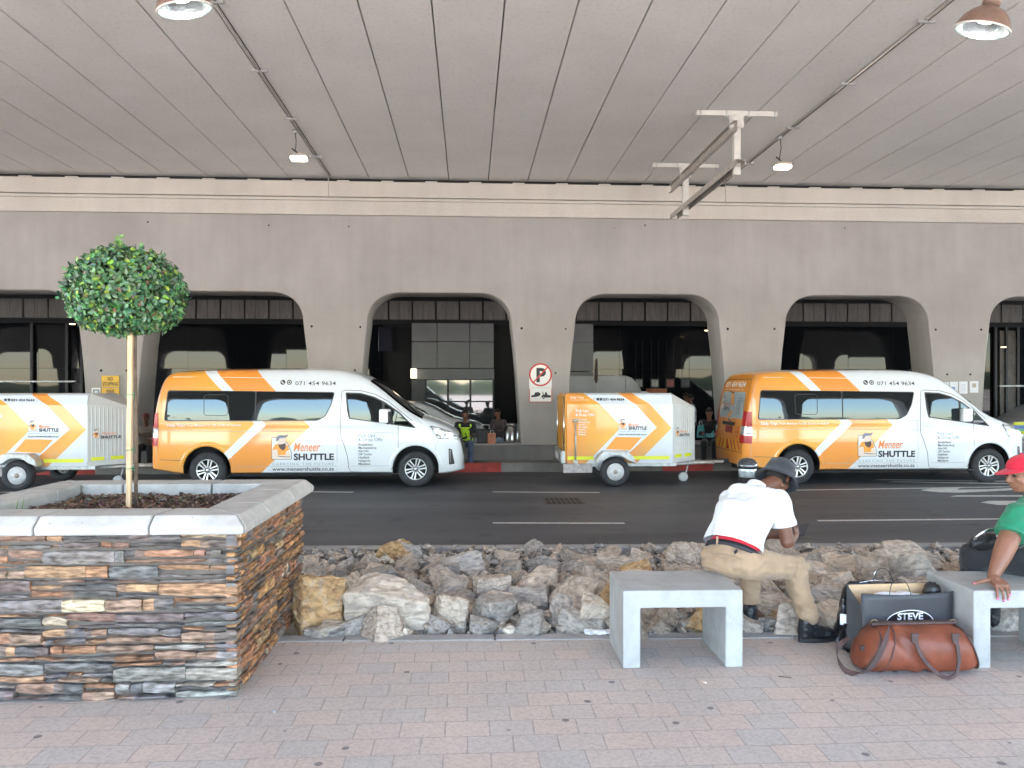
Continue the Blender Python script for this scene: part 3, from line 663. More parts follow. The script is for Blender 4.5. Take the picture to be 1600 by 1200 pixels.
# steel hanging frame
p1 = onz(1152, 172, CZ); X0 = p1.x; Y1, Y2 = 13.3, 16.5
hf = thing('hanging_frame', 'cream painted steel T hangers with two channel rails under the ceiling', 'steel frame', (X0, Y1, CZ))
X2 = 0
for y in (0, Y2-Y1):
    g = MB(); g.box(-.72, .72, y-.05, y+.05, -.10, -.012); g.build('cross_bar', M['steel'], hf, .004)
    g = MB(); g.box(-.06, .06, y-.05, y+.05, -1.14, -.102); g.build('hanger_post', M['steel'], hf, .004)
    g = MB(); g.lathe([(.10, -.32), (.13, -.28), (.12, -.16), (.14, -.103)], 14, Matrix.Translation((0, y, 0))); g.build('post_sleeve', M['steel'], hf, .003)
    g = MB()
    for s_ in (-.66, -.2, .2, .66): g.tube([(s_, y-.07, -.012), (s_, y-.07, -.15)], .009, 6)
    g.build('hanger_bolts', M['galv'], hf)
for z in (-.34, -.98):
    g = MB(); ya, yb = -.25, 4.1; xo = .07
    if z > -.5: g.box(-.07-.008, -.068, ya, yb, z-.09, z+.09); g.box(-.14, -.078, ya, yb, z+.08, z+.09); g.box(-.14, -.078, ya, yb, z-.09, z-.08)
    else: g.box(-.10, .07, ya, yb, z+.05, z+.06); g.box(-.10, -.088, ya, yb, z-.05, z+.049); g.box(.058, .07, ya, yb, z-.05, z+.049)
    g.build('channel_rail', M['steel_dull'], hf, .002)

# ------------------------------------------------------------ signs on the piers
def disc(r, y0, y1, n=40, cx=0, cz=0, r0=0):
    g = MB()
    if r0:
        vs = []; fs = []
        for k in range(n):
            a = 2*math.pi*k/n; c, s_ = math.cos(a), math.sin(a)
            vs += [(cx+r*c, y0, cz+r*s_), (cx+r0*c, y0, cz+r0*s_), (cx+r*c, y1, cz+r*s_), (cx+r0*c, y1, cz+r0*s_)]
        for k in range(n):
            i, j = 4*k, 4*((k+1) % n); fs += [(i, j, j+1, i+1), (i+2, i+3, j+3, j+2), (i, i+2, j+2, j), (i+1, j+1, j+3, i+3)]
        g.add(vs, fs)
    else: g.prism([(cx+r*math.cos(2*math.pi*k/n), cz+r*math.sin(2*math.pi*k/n)) for k in range(n)], y0, y1)
    return g
def signbase(name, label, cat, u0, v0, u1, v1, group=None):
    a, b = at(u0, v1, WY-.03), at(u1, v0, WY-.03)
    return thing(name, label, cat, ((a.x+b.x)/2, WY-.024, a.z), 0, group), b.x-a.x, b.z-a.z
pl = lambda x0_, z0_, y=-.012: (lambda x, z: Vector((x0_+x, y, z0_+z)))
s, wd, ht = signbase('no_parking_sign', 'round red ringed no parking sign with a black P on the pier', 'road sign', 826.5, 567.5, 862.5, 608)
rr = wd/2; cz = ht-rr
g = MB(); g.box(-rr*.98, rr*.98, -.004, .01, 0, cz); g.build('backing_plate', M['sign_white'], s)
disc(rr, -.008, .012, cz=cz).build('disc', M['sign_white'], s)
disc(rr, -.012, -.0085, cz=cz, r0=rr*.86).build('ring', M['sign_red'], s)
lettering('letter', 'P', rr*1.62, pl(-rr*.40, cz-rr*.58, -.0105), M['sign_black'], s, bold=.018)
g = MB(); g.box(-rr*.9, rr*.9, -.0145, -.0125, -rr*.06, rr*.06, None, Matrix.Translation((0, 0, cz)) @ Matrix.Rotation(R(-47), 4, 'Y')); g.build('slash', M['sign_red'], s)
s, wd, ht = signbase('tow_away_sign', 'white tow away plate with a red border under the round sign', 'road sign', 827, 605.5, 862.5, 628.5)
g = MB(); g.box(-wd/2, wd/2, -.004, .01, 0, ht); g.build('plate', M['sign_red'], s, .003)
g = MB(); g.box(-wd/2+.015, wd/2-.015, -.006, -.0045, .015, ht-.015); g.build('panel', M['sign_white'], s)
k = wd/2
patch('tow_truck_symbol', [[(.08*k, .32*ht), (.9*k, .32*ht), (.92*k, .46*ht), (.6*k, .50*ht), (.52*k, .68*ht), (.40*k, .68*ht), (.36*k, .52*ht), (.28*k, .52*ht), (.20*k, .72*ht), (.15*k, .72*ht), (.2*k, .48*ht), (.08*k, .46*ht)],
     [(.26*k+.09*k*math.cos(t/6), .29*ht+.09*k*math.sin(t/6)) for t in range(0, 37)]], lambda x, z: Vector((x, -.0075, z)), M['sign_black'], s)
patch('car_symbol', [[(-.85*k, .34*ht), (-.82*k, .46*ht), (-.6*k, .50*ht), (-.48*k, .66*ht), (-.2*k, .70*ht), (-.02*k, .60*ht), (-.02*k, .50*ht), (-.14*k, .42*ht), (-.4*k, .36*ht)]], lambda x, z: Vector((x, -.0075, z)), M['sign_black'], s)
s, wd, ht = signbase('no_stopping_sign', 'yellow NO STOPPING sign above the FINE plate on the left pier', 'sign', 158.5, 587, 186, 605)
g = MB(); g.box(-wd/2, wd/2, -.004, .01, 0, ht); g.build('plate', M['sign_yellow'], s, .002)
lettering('lettering', 'NO', ht*.42, pl(-wd*.16, ht*.58, -.0055), M['sign_black'], s, bold=.002, width=wd*.30)
lettering('lettering', 'STOPPING', ht*.42, pl(-wd*.44, ht*.14, -.0055), M['sign_black'], s, bold=.002, width=wd*.88)
s, wd, ht = signbase('fine_sign', 'lower yellow sign reading FINE, partly behind the trailer', 'sign', 158.5, 606, 186, 630)
g = MB(); g.box(-wd/2, wd/2, -.004, .01, 0, ht); g.build('plate', M['sign_yellow'], s, .002)
lettering('lettering', 'FINE', ht*.34, pl(-wd*.22, ht*.64, -.0055), M['sign_black'], s, bold=.002, width=wd*.44)
lettering('lettering', 'R1000', ht*.34, pl(-wd*.30, ht*.26, -.0055), M['sign_black'], s, bold=.002, width=wd*.6)
s, wd, ht = signbase('parking_notice', 'small white and grey notice left of the yellow signs', 'notice', 143, 606, 157, 622)
g = MB(); g.box(-wd/2, wd/2, -.004, .01, 0, ht); g.build('plate', M['sign_white'], s, .002)
g = MB(); g.box(-wd*.36, wd*.36, -.0055, -.0045, ht*.14, ht*.86); g.build('panel', M['ink_grey'], s)
lettering('letter', 'P', ht*.62, pl(-wd*.18, ht*.28, -.007), M['sign_white'], s, bold=.004)
nl_ = ['blank looking sheet, half hidden behind the van roof', 'paper notice with a small blue emblem at its foot', 'plain printed paper notice second from the arch edge', 'paper notice with a beige picture, nearest the last arch']
for i, (u0, u1, v0, v1) in enumerate(((1473, 1483, 597, 614), (1484.5, 1497, 596.5, 616), (1499, 1512, 596, 615), (1515.5, 1529, 595.5, 613.5))):
    s, wd, ht = signbase('paper_notice', nl_[i], 'notice', u0, v0, u1, v1, 'paper notices taped to the right pier')
    g = MB(); g.box(-wd/2, wd/2, 0, .004, 0, ht); g.build('sheet', M['paper'], s)
    g = MB()
    if i == 3: g.box(-wd*.22, wd*.24, -.002, -.0008, ht*.45, ht*.8)
    elif i == 1: g.box(-wd*.22, wd*.14, -.002, -.0008, ht*.38, ht*.6)
    else:
        for q in range(6): g.box(-wd*.38, wd*.3, -.002, -.0008, ht*(.2+.11*q), ht*(.225+.11*q))
    g.build('print', mat('notice_print', [(.45, .45, .47), (.25, .32, .55), (.40, .42, .48), (.40, .35, .28)][i], .7, var=.3, vscale=30), s)

# ------------------------------------------------------------ planter with ledge stone cladding
PX1 = onz(371, 1089, PZ).x; PY0 = onz(371, 1089, PZ).y; PY1 = 5.80; PX0 = PX1-1.75; PH = .885; TOPZ = PZ+PH+.10
pt = thing('stone_planter', 'raised planter clad in rusty ledge stone with a pale concrete coping', 'planter', (PX1, PY0, PZ), NR*.5)
W_, D_ = PX1-PX0, PY1-PY0
g = MB(); g.box(-W_+.05, -.024, .024, D_-.024, 0, PH); g.build('mortar_core', M['mortar'], pt)
pal = [((.17,.158,.152),22),((.22,.205,.192),20),((.28,.25,.225),14),((.38,.20,.115),16),((.46,.28,.16),12),((.36,.24,.17),14),((.50,.41,.28),3),((.55,.48,.37),1),((.20,.155,.14),12),((.31,.19,.135),14)]
bag = [c for c, n_ in pal for _ in range(n_)]
pal2 = [((.36,.185,.085),22),((.46,.25,.11),16),((.28,.15,.09),18),((.44,.31,.15),4),((.19,.14,.11),10),((.40,.19,.105),14)]
bag2 = [c for c, n_ in pal2 for _ in range(n_)]
rs = random.Random(11)
def ledge(mb, T, a0, a1, z0, z1, dep, col):
    """one irregular stone: T maps (along, out, up) into the planter's frame"""
    n = max(3, int((a1-a0)/.05)); vs = []; fs = []
    tilt = rs.uniform(-.006, .006); d0 = dep
    wv_ = rs.uniform(0, 99); tp = [.010*noise.noise(Vector((wv_+i*.5, 0, 0)))-.003 for i in range(n+1)]; bt = [.010*noise.noise(Vector((wv_+i*.5, 5, 0)))+.003 for i in range(n+1)]
    for i in range(n+1):
        t = i/n; a = a0+(a1-a0)*t; e = 1-max(0, abs(t-.5)*2-.75)*1.1
        zl_, zh = z0+bt[i]+tilt*t+(1-e)*.012, z1+tp[i]+tilt*t-(1-e)*.012
        dd = d0*(.72+.28*e)+rs.uniform(-.006, .006); dm = dd+rs.uniform(.0, .010); zm_ = zl_+(zh-zl_)*rs.uniform(.35, .65)
        vs += [T(a, -.05, zl_), T(a, dd-.006, zl_+.002), T(a, dm, zm_), T(a, dd-.004, zh-.002), T(a, -.05, zh)]
    for i in range(n):
        for k in range(4): fs.append((i*5+k, i*5+k+1, (i+1)*5+k+1, (i+1)*5+k))
        fs.append((i*5+4, i*5, (i+1)*5, (i+1)*5+4))
    fs.append((0, 1, 2, 3, 4)); fs.append(tuple(n*5+k for k in (4, 3, 2, 1, 0)))
    # patches of rust on some stones
    k_ = rs.uniform(.8, 1.3); c2 = [min(1, max(.02, c*k_*rs.uniform(.96, 1.04))) for c in col]
    o = len(mb.v); mb.v += [tuple(v) for v in vs]
    other = rs.choice(bag) if rs.random() < .45 else c2; sp_ = rs.uniform(.25, .8)
    for q, f in enumerate(fs):
        mb.f.append([i+o for i in f]); t = (q//5)/max(1, n); mix = max(0, min(1, (t-sp_)*5+.5))
        mb.c.append([c2[j]*(1-mix)+other[j]*mix for j in range(3)]); mb.s.append(False)
def cladding(T, length, bag_, name, corner=None, batter=0, thin=1.0):
    """bands of dry laid stone; inside a band every stretch is split into one to four stones of its own heights"""
    mb = MB(); z = .0; pale = ((.33, .31, .28), (.38, .36, .32), (.28, .265, .245), (.42, .38, .31))
    while z < PH-.006:
        h = rs.uniform(.07, .115)
        if z+h > PH-.05: h = PH-z
        a = 0
        while a < length:
            L_ = rs.uniform(.16, .46)
            if length-a-L_ < .10: L_ = length-a
            n_ = rs.choice((2, 2, 3, 3)) if h > .085 else rs.choice((1, 2, 2, 3))
            cut_ = sorted(rs.uniform(.22, .78) for _ in range(n_-1)); zz = [0]+cut_+[1]
            for q in range(n_):
                if (zz[q+1]-zz[q])*h < .014: continue
                z0_, z1_ = z+h*zz[q], z+h*zz[q+1]; aa = a; end = a+L_
                while aa < end-.004:
                    l2 = (end-aa) if rs.random() < .55 else rs.uniform(.05, .22)
                    if end-aa-l2 < .05: l2 = end-aa
                    c_ = rs.choice(bag_)
                    if corner and aa < .34*(1-z0_/.30)*rs.uniform(.8, 1.2) and z0_ < .24: c_ = rs.choice(pale)
                    ledge(mb, T, aa, aa+l2-.005, z0_+.0015, z1_-.002, rs.uniform(.0, .022)+batter*(1-z0_/PH), c_); aa += l2
            a += L_
        z += h
    return mb.build(name, M['ledge'], pt, .002, seg=1)
cladding(lambda a, o, z: Vector((-a, .02-o, z)), W_, bag, 'front_cladding', corner=True, batter=.03)
cladding(lambda a, o, z: Vector((-.02+o*.8, a, z)), D_, bag2, 'side_cladding', thin=.9)
# coping slabs with chamfered outer edge
def cop(a0, a1, side):
    CW = .30; ov = .055; ch = .045; th = .10; z0 = PH
    prof = [(-ov, 0), (-ov, th*.45), (-ov+ch, th), (CW-ov, th), (CW-ov, 0)]      # (inwards, up)
    return prof
ov = .055; CW = .30; th = .10
sec = [(-ov, PH+.002), (-ov-.004, PH+.045), (-ov+.05, PH+th), (CW-ov, PH+th), (CW-ov, PH-.03)]
def slab(p_out0, p_out1, p_in0, p_in1, name='coping_slab'):
    """slab between two ends; out/in are 2-D points of the outer and inner edge (mitred ends possible)"""
    mb = MB(); vs = []
    for po, pi in ((p_out0, p_in0), (p_out1, p_in1)):
        po, pi = Vector(po), Vector(pi); d = pi-po
        for s_, z in sec:
            t = (s_+ov)/CW; q = po+d*t; vs.append((q.x, q.y, z))
    n = 5; fs = [tuple(range(n)), tuple(range(2*n-1, n-1, -1))]+[(i, i+n, (i+1) % n+n, (i+1) % n) for i in range(n)]
    mb.add(vs, fs); return mb.build(name, M['coping'], pt, .010)
xo, xi = ov, ov-CW; yo, yi = -ov, -ov+CW; Yo, Yi = D_+ov, D_+ov-CW; Xo, Xi = -W_-ov, -W_-ov+CW
cuts = [0, -.45, -1.05, Xo]
g_ = .005
fx = [xo]+[c for c in cuts[1:-1]]+[Xo]; fi = [xi]+[c+.02 for c in cuts[1:-1]]+[Xi]
for i in range(3): slab((fx[i]-(g_ if i else g_*.7), yo), (fx[i+1]+g_, yo), (fi[i]-(g_ if i else g_*.7), yi), (fi[i+1]+g_, yi))
ry = [yo, .42, 1.02, Yo]; ri = [yi, .42, 1.02, Yi]
for i in range(3): slab((xo, ry[i]+g_), (xo, ry[i+1]-g_), (xi, ri[i]+g_), (xi, ri[i+1]-g_))
bx = [xo, -.60, -1.22, Xo]; bi = [xi, -.60, -1.22, Xi]
for i in range(3): slab((bx[i]-g_, Yo), (bx[i+1]+g_, Yo), (bi[i]-g_, Yi), (bi[i+1]+g_, Yi))
for i in range(3): slab((Xo, ry[i]+g_), (Xo, ry[i+1]-g_), (Xi, ri[i]+g_), (Xi, ri[i+1]-g_))
# inner rendered lip, soil and bark mulch
g = MB(); SZ = PH+.045
g.box(Xi-.02, xi+.02, yi-.02, Yi+.02, PH-.2, SZ-.05); g.build('soil', mat('dark_soil', (.05, .035, .028), .95, var=.5, vscale=20, bump=1), pt)
g = MB(); rc = random.Random(5)
for _ in range(5200):
    x, y = rc.uniform(Xi+.01, xi-.01), rc.uniform(yi+.01, Yi-.01); s_ = rc.uniform(.010, .026)
    Mx = Matrix.Translation((x, y, SZ-.03+rc.uniform(-.02, .022)+.022*noise.noise(Vector((x*3, y*3, 0))))) @ Matrix.Rotation(rc.uniform(0, 6.28), 4, 'Z') @ Matrix.Rotation(rc.gauss(0, .5), 4, 'X') @ Matrix.Rotation(rc.gauss(0, .5), 4, 'Y')
    k = rc.choice(((.11, .06, .04), (.18, .10, .065), (.08, .045, .032), (.24, .15, .105), (.15, .09, .065), (.30, .22, .165))); k = [c*rc.uniform(.7, 1.2) for c in k]
    a = s_; b = s_*rc.uniform(.4, .7); h = s_*.25
    vs = [Mx @ Vector(q) for q in ((-a, -b*.6, 0), (a*.7, -b, 0), (a, b*.5, 0), (-a*.6, b, 0), (0, 0, h))]
    g.add(vs, [(0, 1, 4), (1, 2, 4), (2, 3, 4), (3, 0, 4), (0, 3, 2, 1)], k)
tag(g.build('bark_mulch', M['chips'], pt, recalc=False), kind='stuff')
g = MB()
for x, y in ((-1.38, .36), (-1.36, .38)): g.tube([(x, y, SZ), (x+.004, y, SZ+.05), (x+.012, y, SZ+.09)], [.004, .003, .001], 5)
g.build('seedling', mat('seedling_green', (.12, .22, .05), .6), pt)

# ------------------------------------------------------------ clipped ball tree
TY = 5.0; tp_ = at(204, 795, TY); cc = at(197, 459, TY); SC = 1/ (1200/ (TY))
base = Vector((tp_.x, TY, PZ+PH-.05))
tr = thing('topiary_tree', 'young tree clipped to a leafy ball on a thin trunk, standing in the stone planter', 'tree', base)
rt = random.Random(21); C0 = Vector((cc.x, TY, cc.z))-base; RX, RZ = 86*SC, 71*SC
g = MB(); zt_ = C0.z-RZ*.55
g.tube([(.012, .045, -.05), (.018, .042, .5), (.010, .04, 1.0), (.012, .035, zt_), (.0, .01, C0.z)], [.013, .012, .012, .013, .008], 8); g.build('trunk', M['bark'], tr)
g = MB()
for _ in range(46):
    a = rt.uniform(0, 6.28); e = rt.uniform(-.7, 1.3); L_ = rt.uniform(.6, .93)
    d = Vector((math.cos(a)*math.cos(e)*RX, math.sin(a)*math.cos(e)*RX, math.sin(e)*RZ))*L_
    s0 = Vector((.01, .035, zt_+rt.uniform(-.03, .18))); mid = s0.lerp(C0+d, .5)+Vector((0, 0, -.03))
    g.tube([s0, mid, C0+d], [.006, .004, .002], 5)
g.build('branches', M['bark'], tr)
g = MB()
def leaf(mb, p, nrm, L_, col):
    t = Vector((rt.gauss(0, 1), rt.gauss(0, 1), rt.gauss(0, 1)-.25)); n = nrm.normalized(); t = (t-n*t.dot(n)*.75).normalized(); b = t.cross(n).normalized(); n = b.cross(t)
    w_ = L_*rt.uniform(.24, .32); cv = rt.uniform(-.1, .25)*L_; f_ = w_*.35
    P_ = [p, p+t*L_*.3+b*w_+n*f_, p+t*L_*.68+b*w_*.8+n*(f_+cv*.4), p+t*L_+n*cv, p+t*L_*.68-b*w_*.8+n*(f_+cv*.4), p+t*L_*.3-b*w_+n*f_, p+t*L_*.35, p+t*L_*.7+n*cv*.4]
    mb.add(P_, [(0, 6, 1), (1, 6, 7, 2), (2, 7, 3), (3, 7, 4), (4, 7, 6, 5), (5, 6, 0)], col, True)
for i in range(7000):
    u_ = rt.uniform(-1, 1); a = rt.uniform(0, 6.28); s_ = math.sqrt(1-u_*u_); d = Vector((s_*math.cos(a), s_*math.sin(a), u_))
    bmp = 1+.05*noise.noise(d*2.1+Vector((3, 1, 0)))+.05*noise.noise(d*6)
    rr_ = (rt.uniform(.86, 1.0) if i < 5700 else rt.uniform(.45, .8))*bmp
    if noise.noise(d*4.5+Vector((9, 2, 5))) < -.50 and rr_ > .9: continue
    if d.z < -.75: rr_ *= .90
    p = C0+Vector((d.x*RX*rr_, d.y*RX*rr_, d.z*RZ*rr_))
    nn = (d*1.0+Vector((rt.gauss(0, .5), rt.gauss(0, .5), rt.gauss(0, .5)))).normalized()
    yl = noise.noise(d*3.3+Vector((0, 7, 1)))
    q = rt.random()
    if q < .08+.22*max(0, yl): col = (rt.uniform(.17, .26), rt.uniform(.30, .40), .05)
    elif q < .60: col = (.05*rt.uniform(.7, 1.4), .135*rt.uniform(.7, 1.4), .065*rt.uniform(.7, 1.3))
    elif q < .975: col = (.10*rt.uniform(.7, 1.4), .215*rt.uniform(.7, 1.3), .10)
    else: col = (.14, .075, .04)
    leaf(g, p, nn, rt.uniform(.030, .046), col)
for k in range(5):
    for q in range(3): leaf(g, C0+Vector((-.0+rt.uniform(-.01, .01), -.1, RZ*1.0+.012*k)), Vector((rt.gauss(0, 1), -1, .3)), .03, (.10, .25, .05))
g.build('crown', M['leaf'], tr, recalc=False)
stk = thing('tree_stake', 'square pale timber stake tied to the ball tree trunk', 'stake', (base.x, TY-.028, base.z))
g = MB(); hh = C0.z-RZ*.72
g.box(-.0135, .0135, -.013, .013, -.1, hh, None, Matrix.Rotation(R(.6), 4, 'Y')); g.build('pole', M['wood'], stk, .002)
for v in (620, 706, 735):
    z = at(204, v, TY).z-base.z; g = MB(); g.tube([(math.cos(a)*.024+.004, math.sin(a)*.034+.014, z+.003*a) for a in [k*.45 for k in range(18)]], .0028, 5); g.build('tie', M['green_tie'], stk)

# ------------------------------------------------------------ rubble: every stone its own object
rr = random.Random(42)
def rock_mesh(seed, sub=3, squash=.75, lengthen=1.2):
    """convex block cut by random planes, edges chipped and faces fractured"""
    q = random.Random(seed); bm = bmesh.new(); bmesh.ops.create_cube(bm, size=2)
    for _ in range(q.randint(9, 14)):
        n = Vector((q.gauss(0, 1), q.gauss(0, 1), q.gauss(0, .9))).normalized(); d = q.uniform(.62, .98)
        r_ = bmesh.ops.bisect_plane(bm, geom=bm.verts[:]+bm.edges[:]+bm.faces[:], plane_co=n*d, plane_no=n, clear_outer=True)
        ed = [e for e in r_['geom_cut'] if isinstance(e, bmesh.types.BMEdge)]
        if ed: bmesh.ops.contextual_create(bm, geom=ed)
    bmesh.ops.recalc_face_normals(bm, faces=bm.faces)
    bmesh.ops.bevel(bm, geom=bm.edges[:], offset=.045, segments=1, affect='EDGES', profile=.5)
    bmesh.ops.triangulate(bm, faces=bm.faces)
    for _ in range(6):
        lim = .16 if sub > 3 else .24
        le = [e for e in bm.edges if e.calc_length() > lim]
        if not le: break
        bmesh.ops.subdivide_edges(bm, edges=le, cuts=1, use_grid_fill=False); bmesh.ops.triangulate(bm, faces=[f for f in bm.faces if len(f.verts) > 3])
    off = Vector((seed*7.3, 0, 0))
    for v in bm.verts:
        p = v.co.normalized(); lay = v.co.z*1.0+v.co.x*.35
        st = (lay*5) % 1.0
        v.co += p*(.07*noise.noise(v.co*1.7+off)+.045*noise.noise(v.co*5+off)+.02*noise.noise(v.co*14+off)-.028*(st < .35))
        v.co.x *= lengthen; v.co.z *= squash
    for f in bm.faces: f.smooth = False
    me = bpy.data.meshes.new('rock'); bm.to_mesh(me); bm.free(); return me
protos = [rock_mesh(s_, 3, rr.uniform(.6, .95), rr.uniform(1.05, 1.45)) for s_ in range(16)]
hero = [rock_mesh(s_, 4, rr.uniform(.9, 1.05), rr.uniform(1.0, 1.15)) for s_ in range(60, 68)]
def bedz(yl): return .25-.19*max(0, min(1, (yl-KF)/(KB-KF)))
INV = ROT.inverted()
names = {'grey': M['rock_grey'], 'tan': M['rock_tan'], 'ochre': M['rock_ochre'], 'pale': M['rock_pale']}
meshcache = {}
def put_rock(p, size, kind, label=None, big=False, rot=None, group=None):
    src = rr.choice(hero if big else protos); key = (src.name, kind)
    if key not in meshcache:
        me = src.copy(); me.materials.clear(); me.materials.append(names[kind]); me.name = kind+'_rock'; meshcache[key] = me
    o = bpy.data.objects.new('rock', meshcache[key]); COL.objects.link(o)
    o.location = p; o.scale = size if isinstance(size, (tuple, list)) else (size,)*3
    o.rotation_euler = rot or (rr.uniform(-.5, .5), rr.uniform(-.5, .5), rr.uniform(0, 6.28))
    return tag(o, label, 'rock', group)
heroes = []   # (u, v centre, width px, height px, distance, kind, label)
H = [
 (612, 950, 100, 90, 5.45, 'pale', 'largest pale boulder in the rubble bed, right of the planter'),
 (491, 950, 72, 80, 5.45, 'ochre', 'yellow stained boulder leaning against the foot of the stone planter'),
 (617, 873, 56, 40, 8.0, 'ochre', 'rust orange pointed rock on top of the heap beside the road'),
 (527, 985, 46, 32, 5.3, 'pale', 'squarish pale rock at the kerb between the two big boulders'),
 (930, 965, 54, 66, 5.35, 'pale', 'upright cream rock just left of the first bench leg'),
 (700, 962, 50, 50, 5.5, 'pale', 'slanting whitish rock to the right of the largest boulder'),
 (835, 985, 42, 30, 5.3, 'tan', 'tan block at the kerb halfway between boulder and bench'),
 (770, 925, 44, 40, 6.0, 'tan', 'warm tan rock in the middle of the grey rubble'),
 (718, 892, 66, 44, 7.2, 'grey', 'wide dark grey rock near the top of the heap'),
 (832, 940, 66, 36, 5.9, 'grey', 'long grey ledge of rock in the middle of the heap'),
 (788, 872, 36, 18, 7.9, 'pale', 'small bleached slab by the road kerb, upper middle'),
 (1067, 868, 52, 42, 7.6, 'tan', 'tan peaked rock just left of the man in white'),
 (968, 880, 60, 24, 7.4, 'tan', 'flat tan rock above the first bench top'),
 (1417, 868, 56, 42, 7.2, 'tan', 'high cream block standing above the shopping bags'),
 (1335, 894, 96, 48, 6.5, 'tan', 'long tan boulder behind the black shopping bags'),
 (1378, 880, 60, 44, 6.8, 'pale', 'pale veined boulder under the high cream block'),
 (1275, 878, 40, 36, 7.2, 'grey', 'grey rock beside the seated man\'s knee'),
 (1308, 878, 36, 24, 7.4, 'ochre', 'small yellowish rock between two grey ones behind the bags'),
 (1343, 870, 24, 20, 7.6, 'grey', 'small grey pyramid of rock by the road kerb'),
 (1215, 955, 62, 40, 5.45, 'tan', 'brown block behind the seated man\'s shin'),
 (1230, 982, 50, 40, 5.3, 'ochre', 'reddish block at the kerb behind the seated man\'s boot'),
 (1300, 960, 60, 60, 5.5, 'grey', 'large grey rock left of the black shopping bag'),
 (1195, 985, 46, 36, 5.3, 'grey', 'grey wedge at the kerb beside the right bench leg'),
 (1040, 975, 46, 40, 5.4, 'tan', 'tan rock framed under the first bench'),
 (1075, 985, 46, 30, 5.3, 'grey', 'grey striped rock under the first bench'),
 (1572, 965, 60, 46, 5.4, 'ochre', 'brown streaked block framed under the second bench'),
 (1450, 880, 40, 30, 7.0, 'grey', 'grey slab right of the high cream block'),
]
for u, v, wpx, hpx, Y, kind, lab in H:
    p = at(u, v, Y); k = Y/1200; p.z -= .04 if (Y > 6.4 and u > 1000) else 0
    put_rock(p, (wpx*k*.56, wpx*k*.50, hpx*k*.66), kind, lab, True, (rr.uniform(-.2, .2), rr.uniform(-.2, .2), rr.uniform(-.4, .4)))
    heroes.append((p.x, p.y, wpx*k*.5))
GL = {'grey': 'ordinary angular grey stone lying in the rubble bed', 'tan': 'ordinary brownish tan stone lying in the rubble bed', 'pale': 'ordinary pale cream stone lying in the rubble bed', 'ochre': 'ordinary rust stained stone lying in the rubble bed'}
cnt = 0; spots = []
yl = KF+.16; row = 0
while yl < KB-.22:
    step = .272+.05*(yl-KF)/3; xlim0 = -1.25 if yl < 5.9 else -.235*yl-.1; xlim1 = .74*yl+.5
    x = xlim0+rr.uniform(0, .1)
    while x < xlim1:
        spots.append((x+rr.uniform(-.05, .05), yl+rr.uniform(-.06, .06))); x += step*rr.uniform(.85, 1.25)
    yl += step*.88
for xl, yl in spots:
    p = near(xl, yl)
    if PX0-.2 < p.x < PX1+.14 and p.y < PY1+.18: continue
    hid = any(math.hypot(p.x-hx, p.y-hy) < hr*.8 for hx, hy, hr in heroes)
    if hid: continue
    s_ = rr.choice((rr.uniform(.085, .13), rr.uniform(.12, .175)))
    if xl > 2.6 and yl < 7: s_ *= 1.25
    tanp = .34 if p.x < 1.0 else .58
    q = rr.random(); kind = 'grey' if q > tanp+.20 else ('tan' if q > .12+.03 else ('pale' if q > .05 else 'ochre'))
    hump = .05*noise.noise(Vector((xl*1.3, yl*1.3, 2)))
    p.z = bedz(yl)+s_*.32+hump+rr.uniform(-.02, .03)
    p.z -= .03+.05*max(0, min(1, (yl-6.6)/1.2))
    if yl > KB-.45: s_ *= .8
    put_rock(p, (s_, s_*rr.uniform(.8, 1.1), s_*rr.uniform(.8, 1.15)), kind, GL[kind], False, None, kind+' stones of the rubble bed'); cnt += 1
print('rocks', cnt, len(H))
# small chippings between the stones
g = MB(); rq = random.Random(8)
for _ in range(3800):
    yl = rq.uniform(KF+.07, KB-.18); xl = rq.uniform(-.25*yl-.3 if yl > 5.9 else -1.2, .74*yl+.4); p = near(xl, yl); s_ = rq.uniform(.02, .075)
    if p.x < PX1+.05 and p.y < PY1+.1: continue
    z = (.17-.14*(yl-KF)/(KB-KF))+rq.uniform(.0, .10)
    Mx = Matrix.Translation((p.x, p.y, z)) @ Matrix.Rotation(rq.uniform(0, 6), 4, 'Z') @ Matrix.Rotation(rq.uniform(0, 6), 4, 'X')
    c = rq.choice(((.36, .34, .32), (.45, .39, .33), (.28, .27, .26), (.54, .47, .39)))
    vs = [Mx @ (Vector(q)*s_+Vector((rq.uniform(-.3, .3), rq.uniform(-.3, .3), rq.uniform(-.3, .3)))*s_) for q in ((1, 0, 0), (0, 1, 0), (-1, 0, 0), (0, -1, 0), (0, 0, .8), (0, 0, -.8))]
    g.add(vs, [(0, 1, 4), (1, 2, 4), (2, 3, 4), (3, 0, 4), (1, 0, 5), (2, 1, 5), (3, 2, 5), (0, 3, 5)], c)
tag(g.build('stone_chippings', M['ledge']), 'small loose stone chippings filling gaps between the rocks', 'chippings', kind='stuff')

# ------------------------------------------------------------ concrete benches
def bench(label, u, v, ur):
    a = onz(u, v, PZ); b = onz(ur, v, PZ); w_ = b.x-a.x
    t_ = thing('concrete_bench', label, 'bench', (a.x, a.y, PZ), NR*.55, 'concrete benches on the paving')
    T_, D2, H2 = .105, .49, .462
    g = MB(); g.prism([(0, 0), (T_, 0), (T_, H2-T_), (w_-T_, H2-T_), (w_-T_, 0), (w_, 0), (w_, H2), (0, H2)], 0, D2)
    g.build('frame', M['bench'], t_, .009, seg=3)
    return t_
bench('pale concrete bench the man in the white shirt sits on', 973.5, 1045, 1163.5)
bench('pale concrete bench at the right edge, under the woman in green', 1521.5, 1045, 1712)
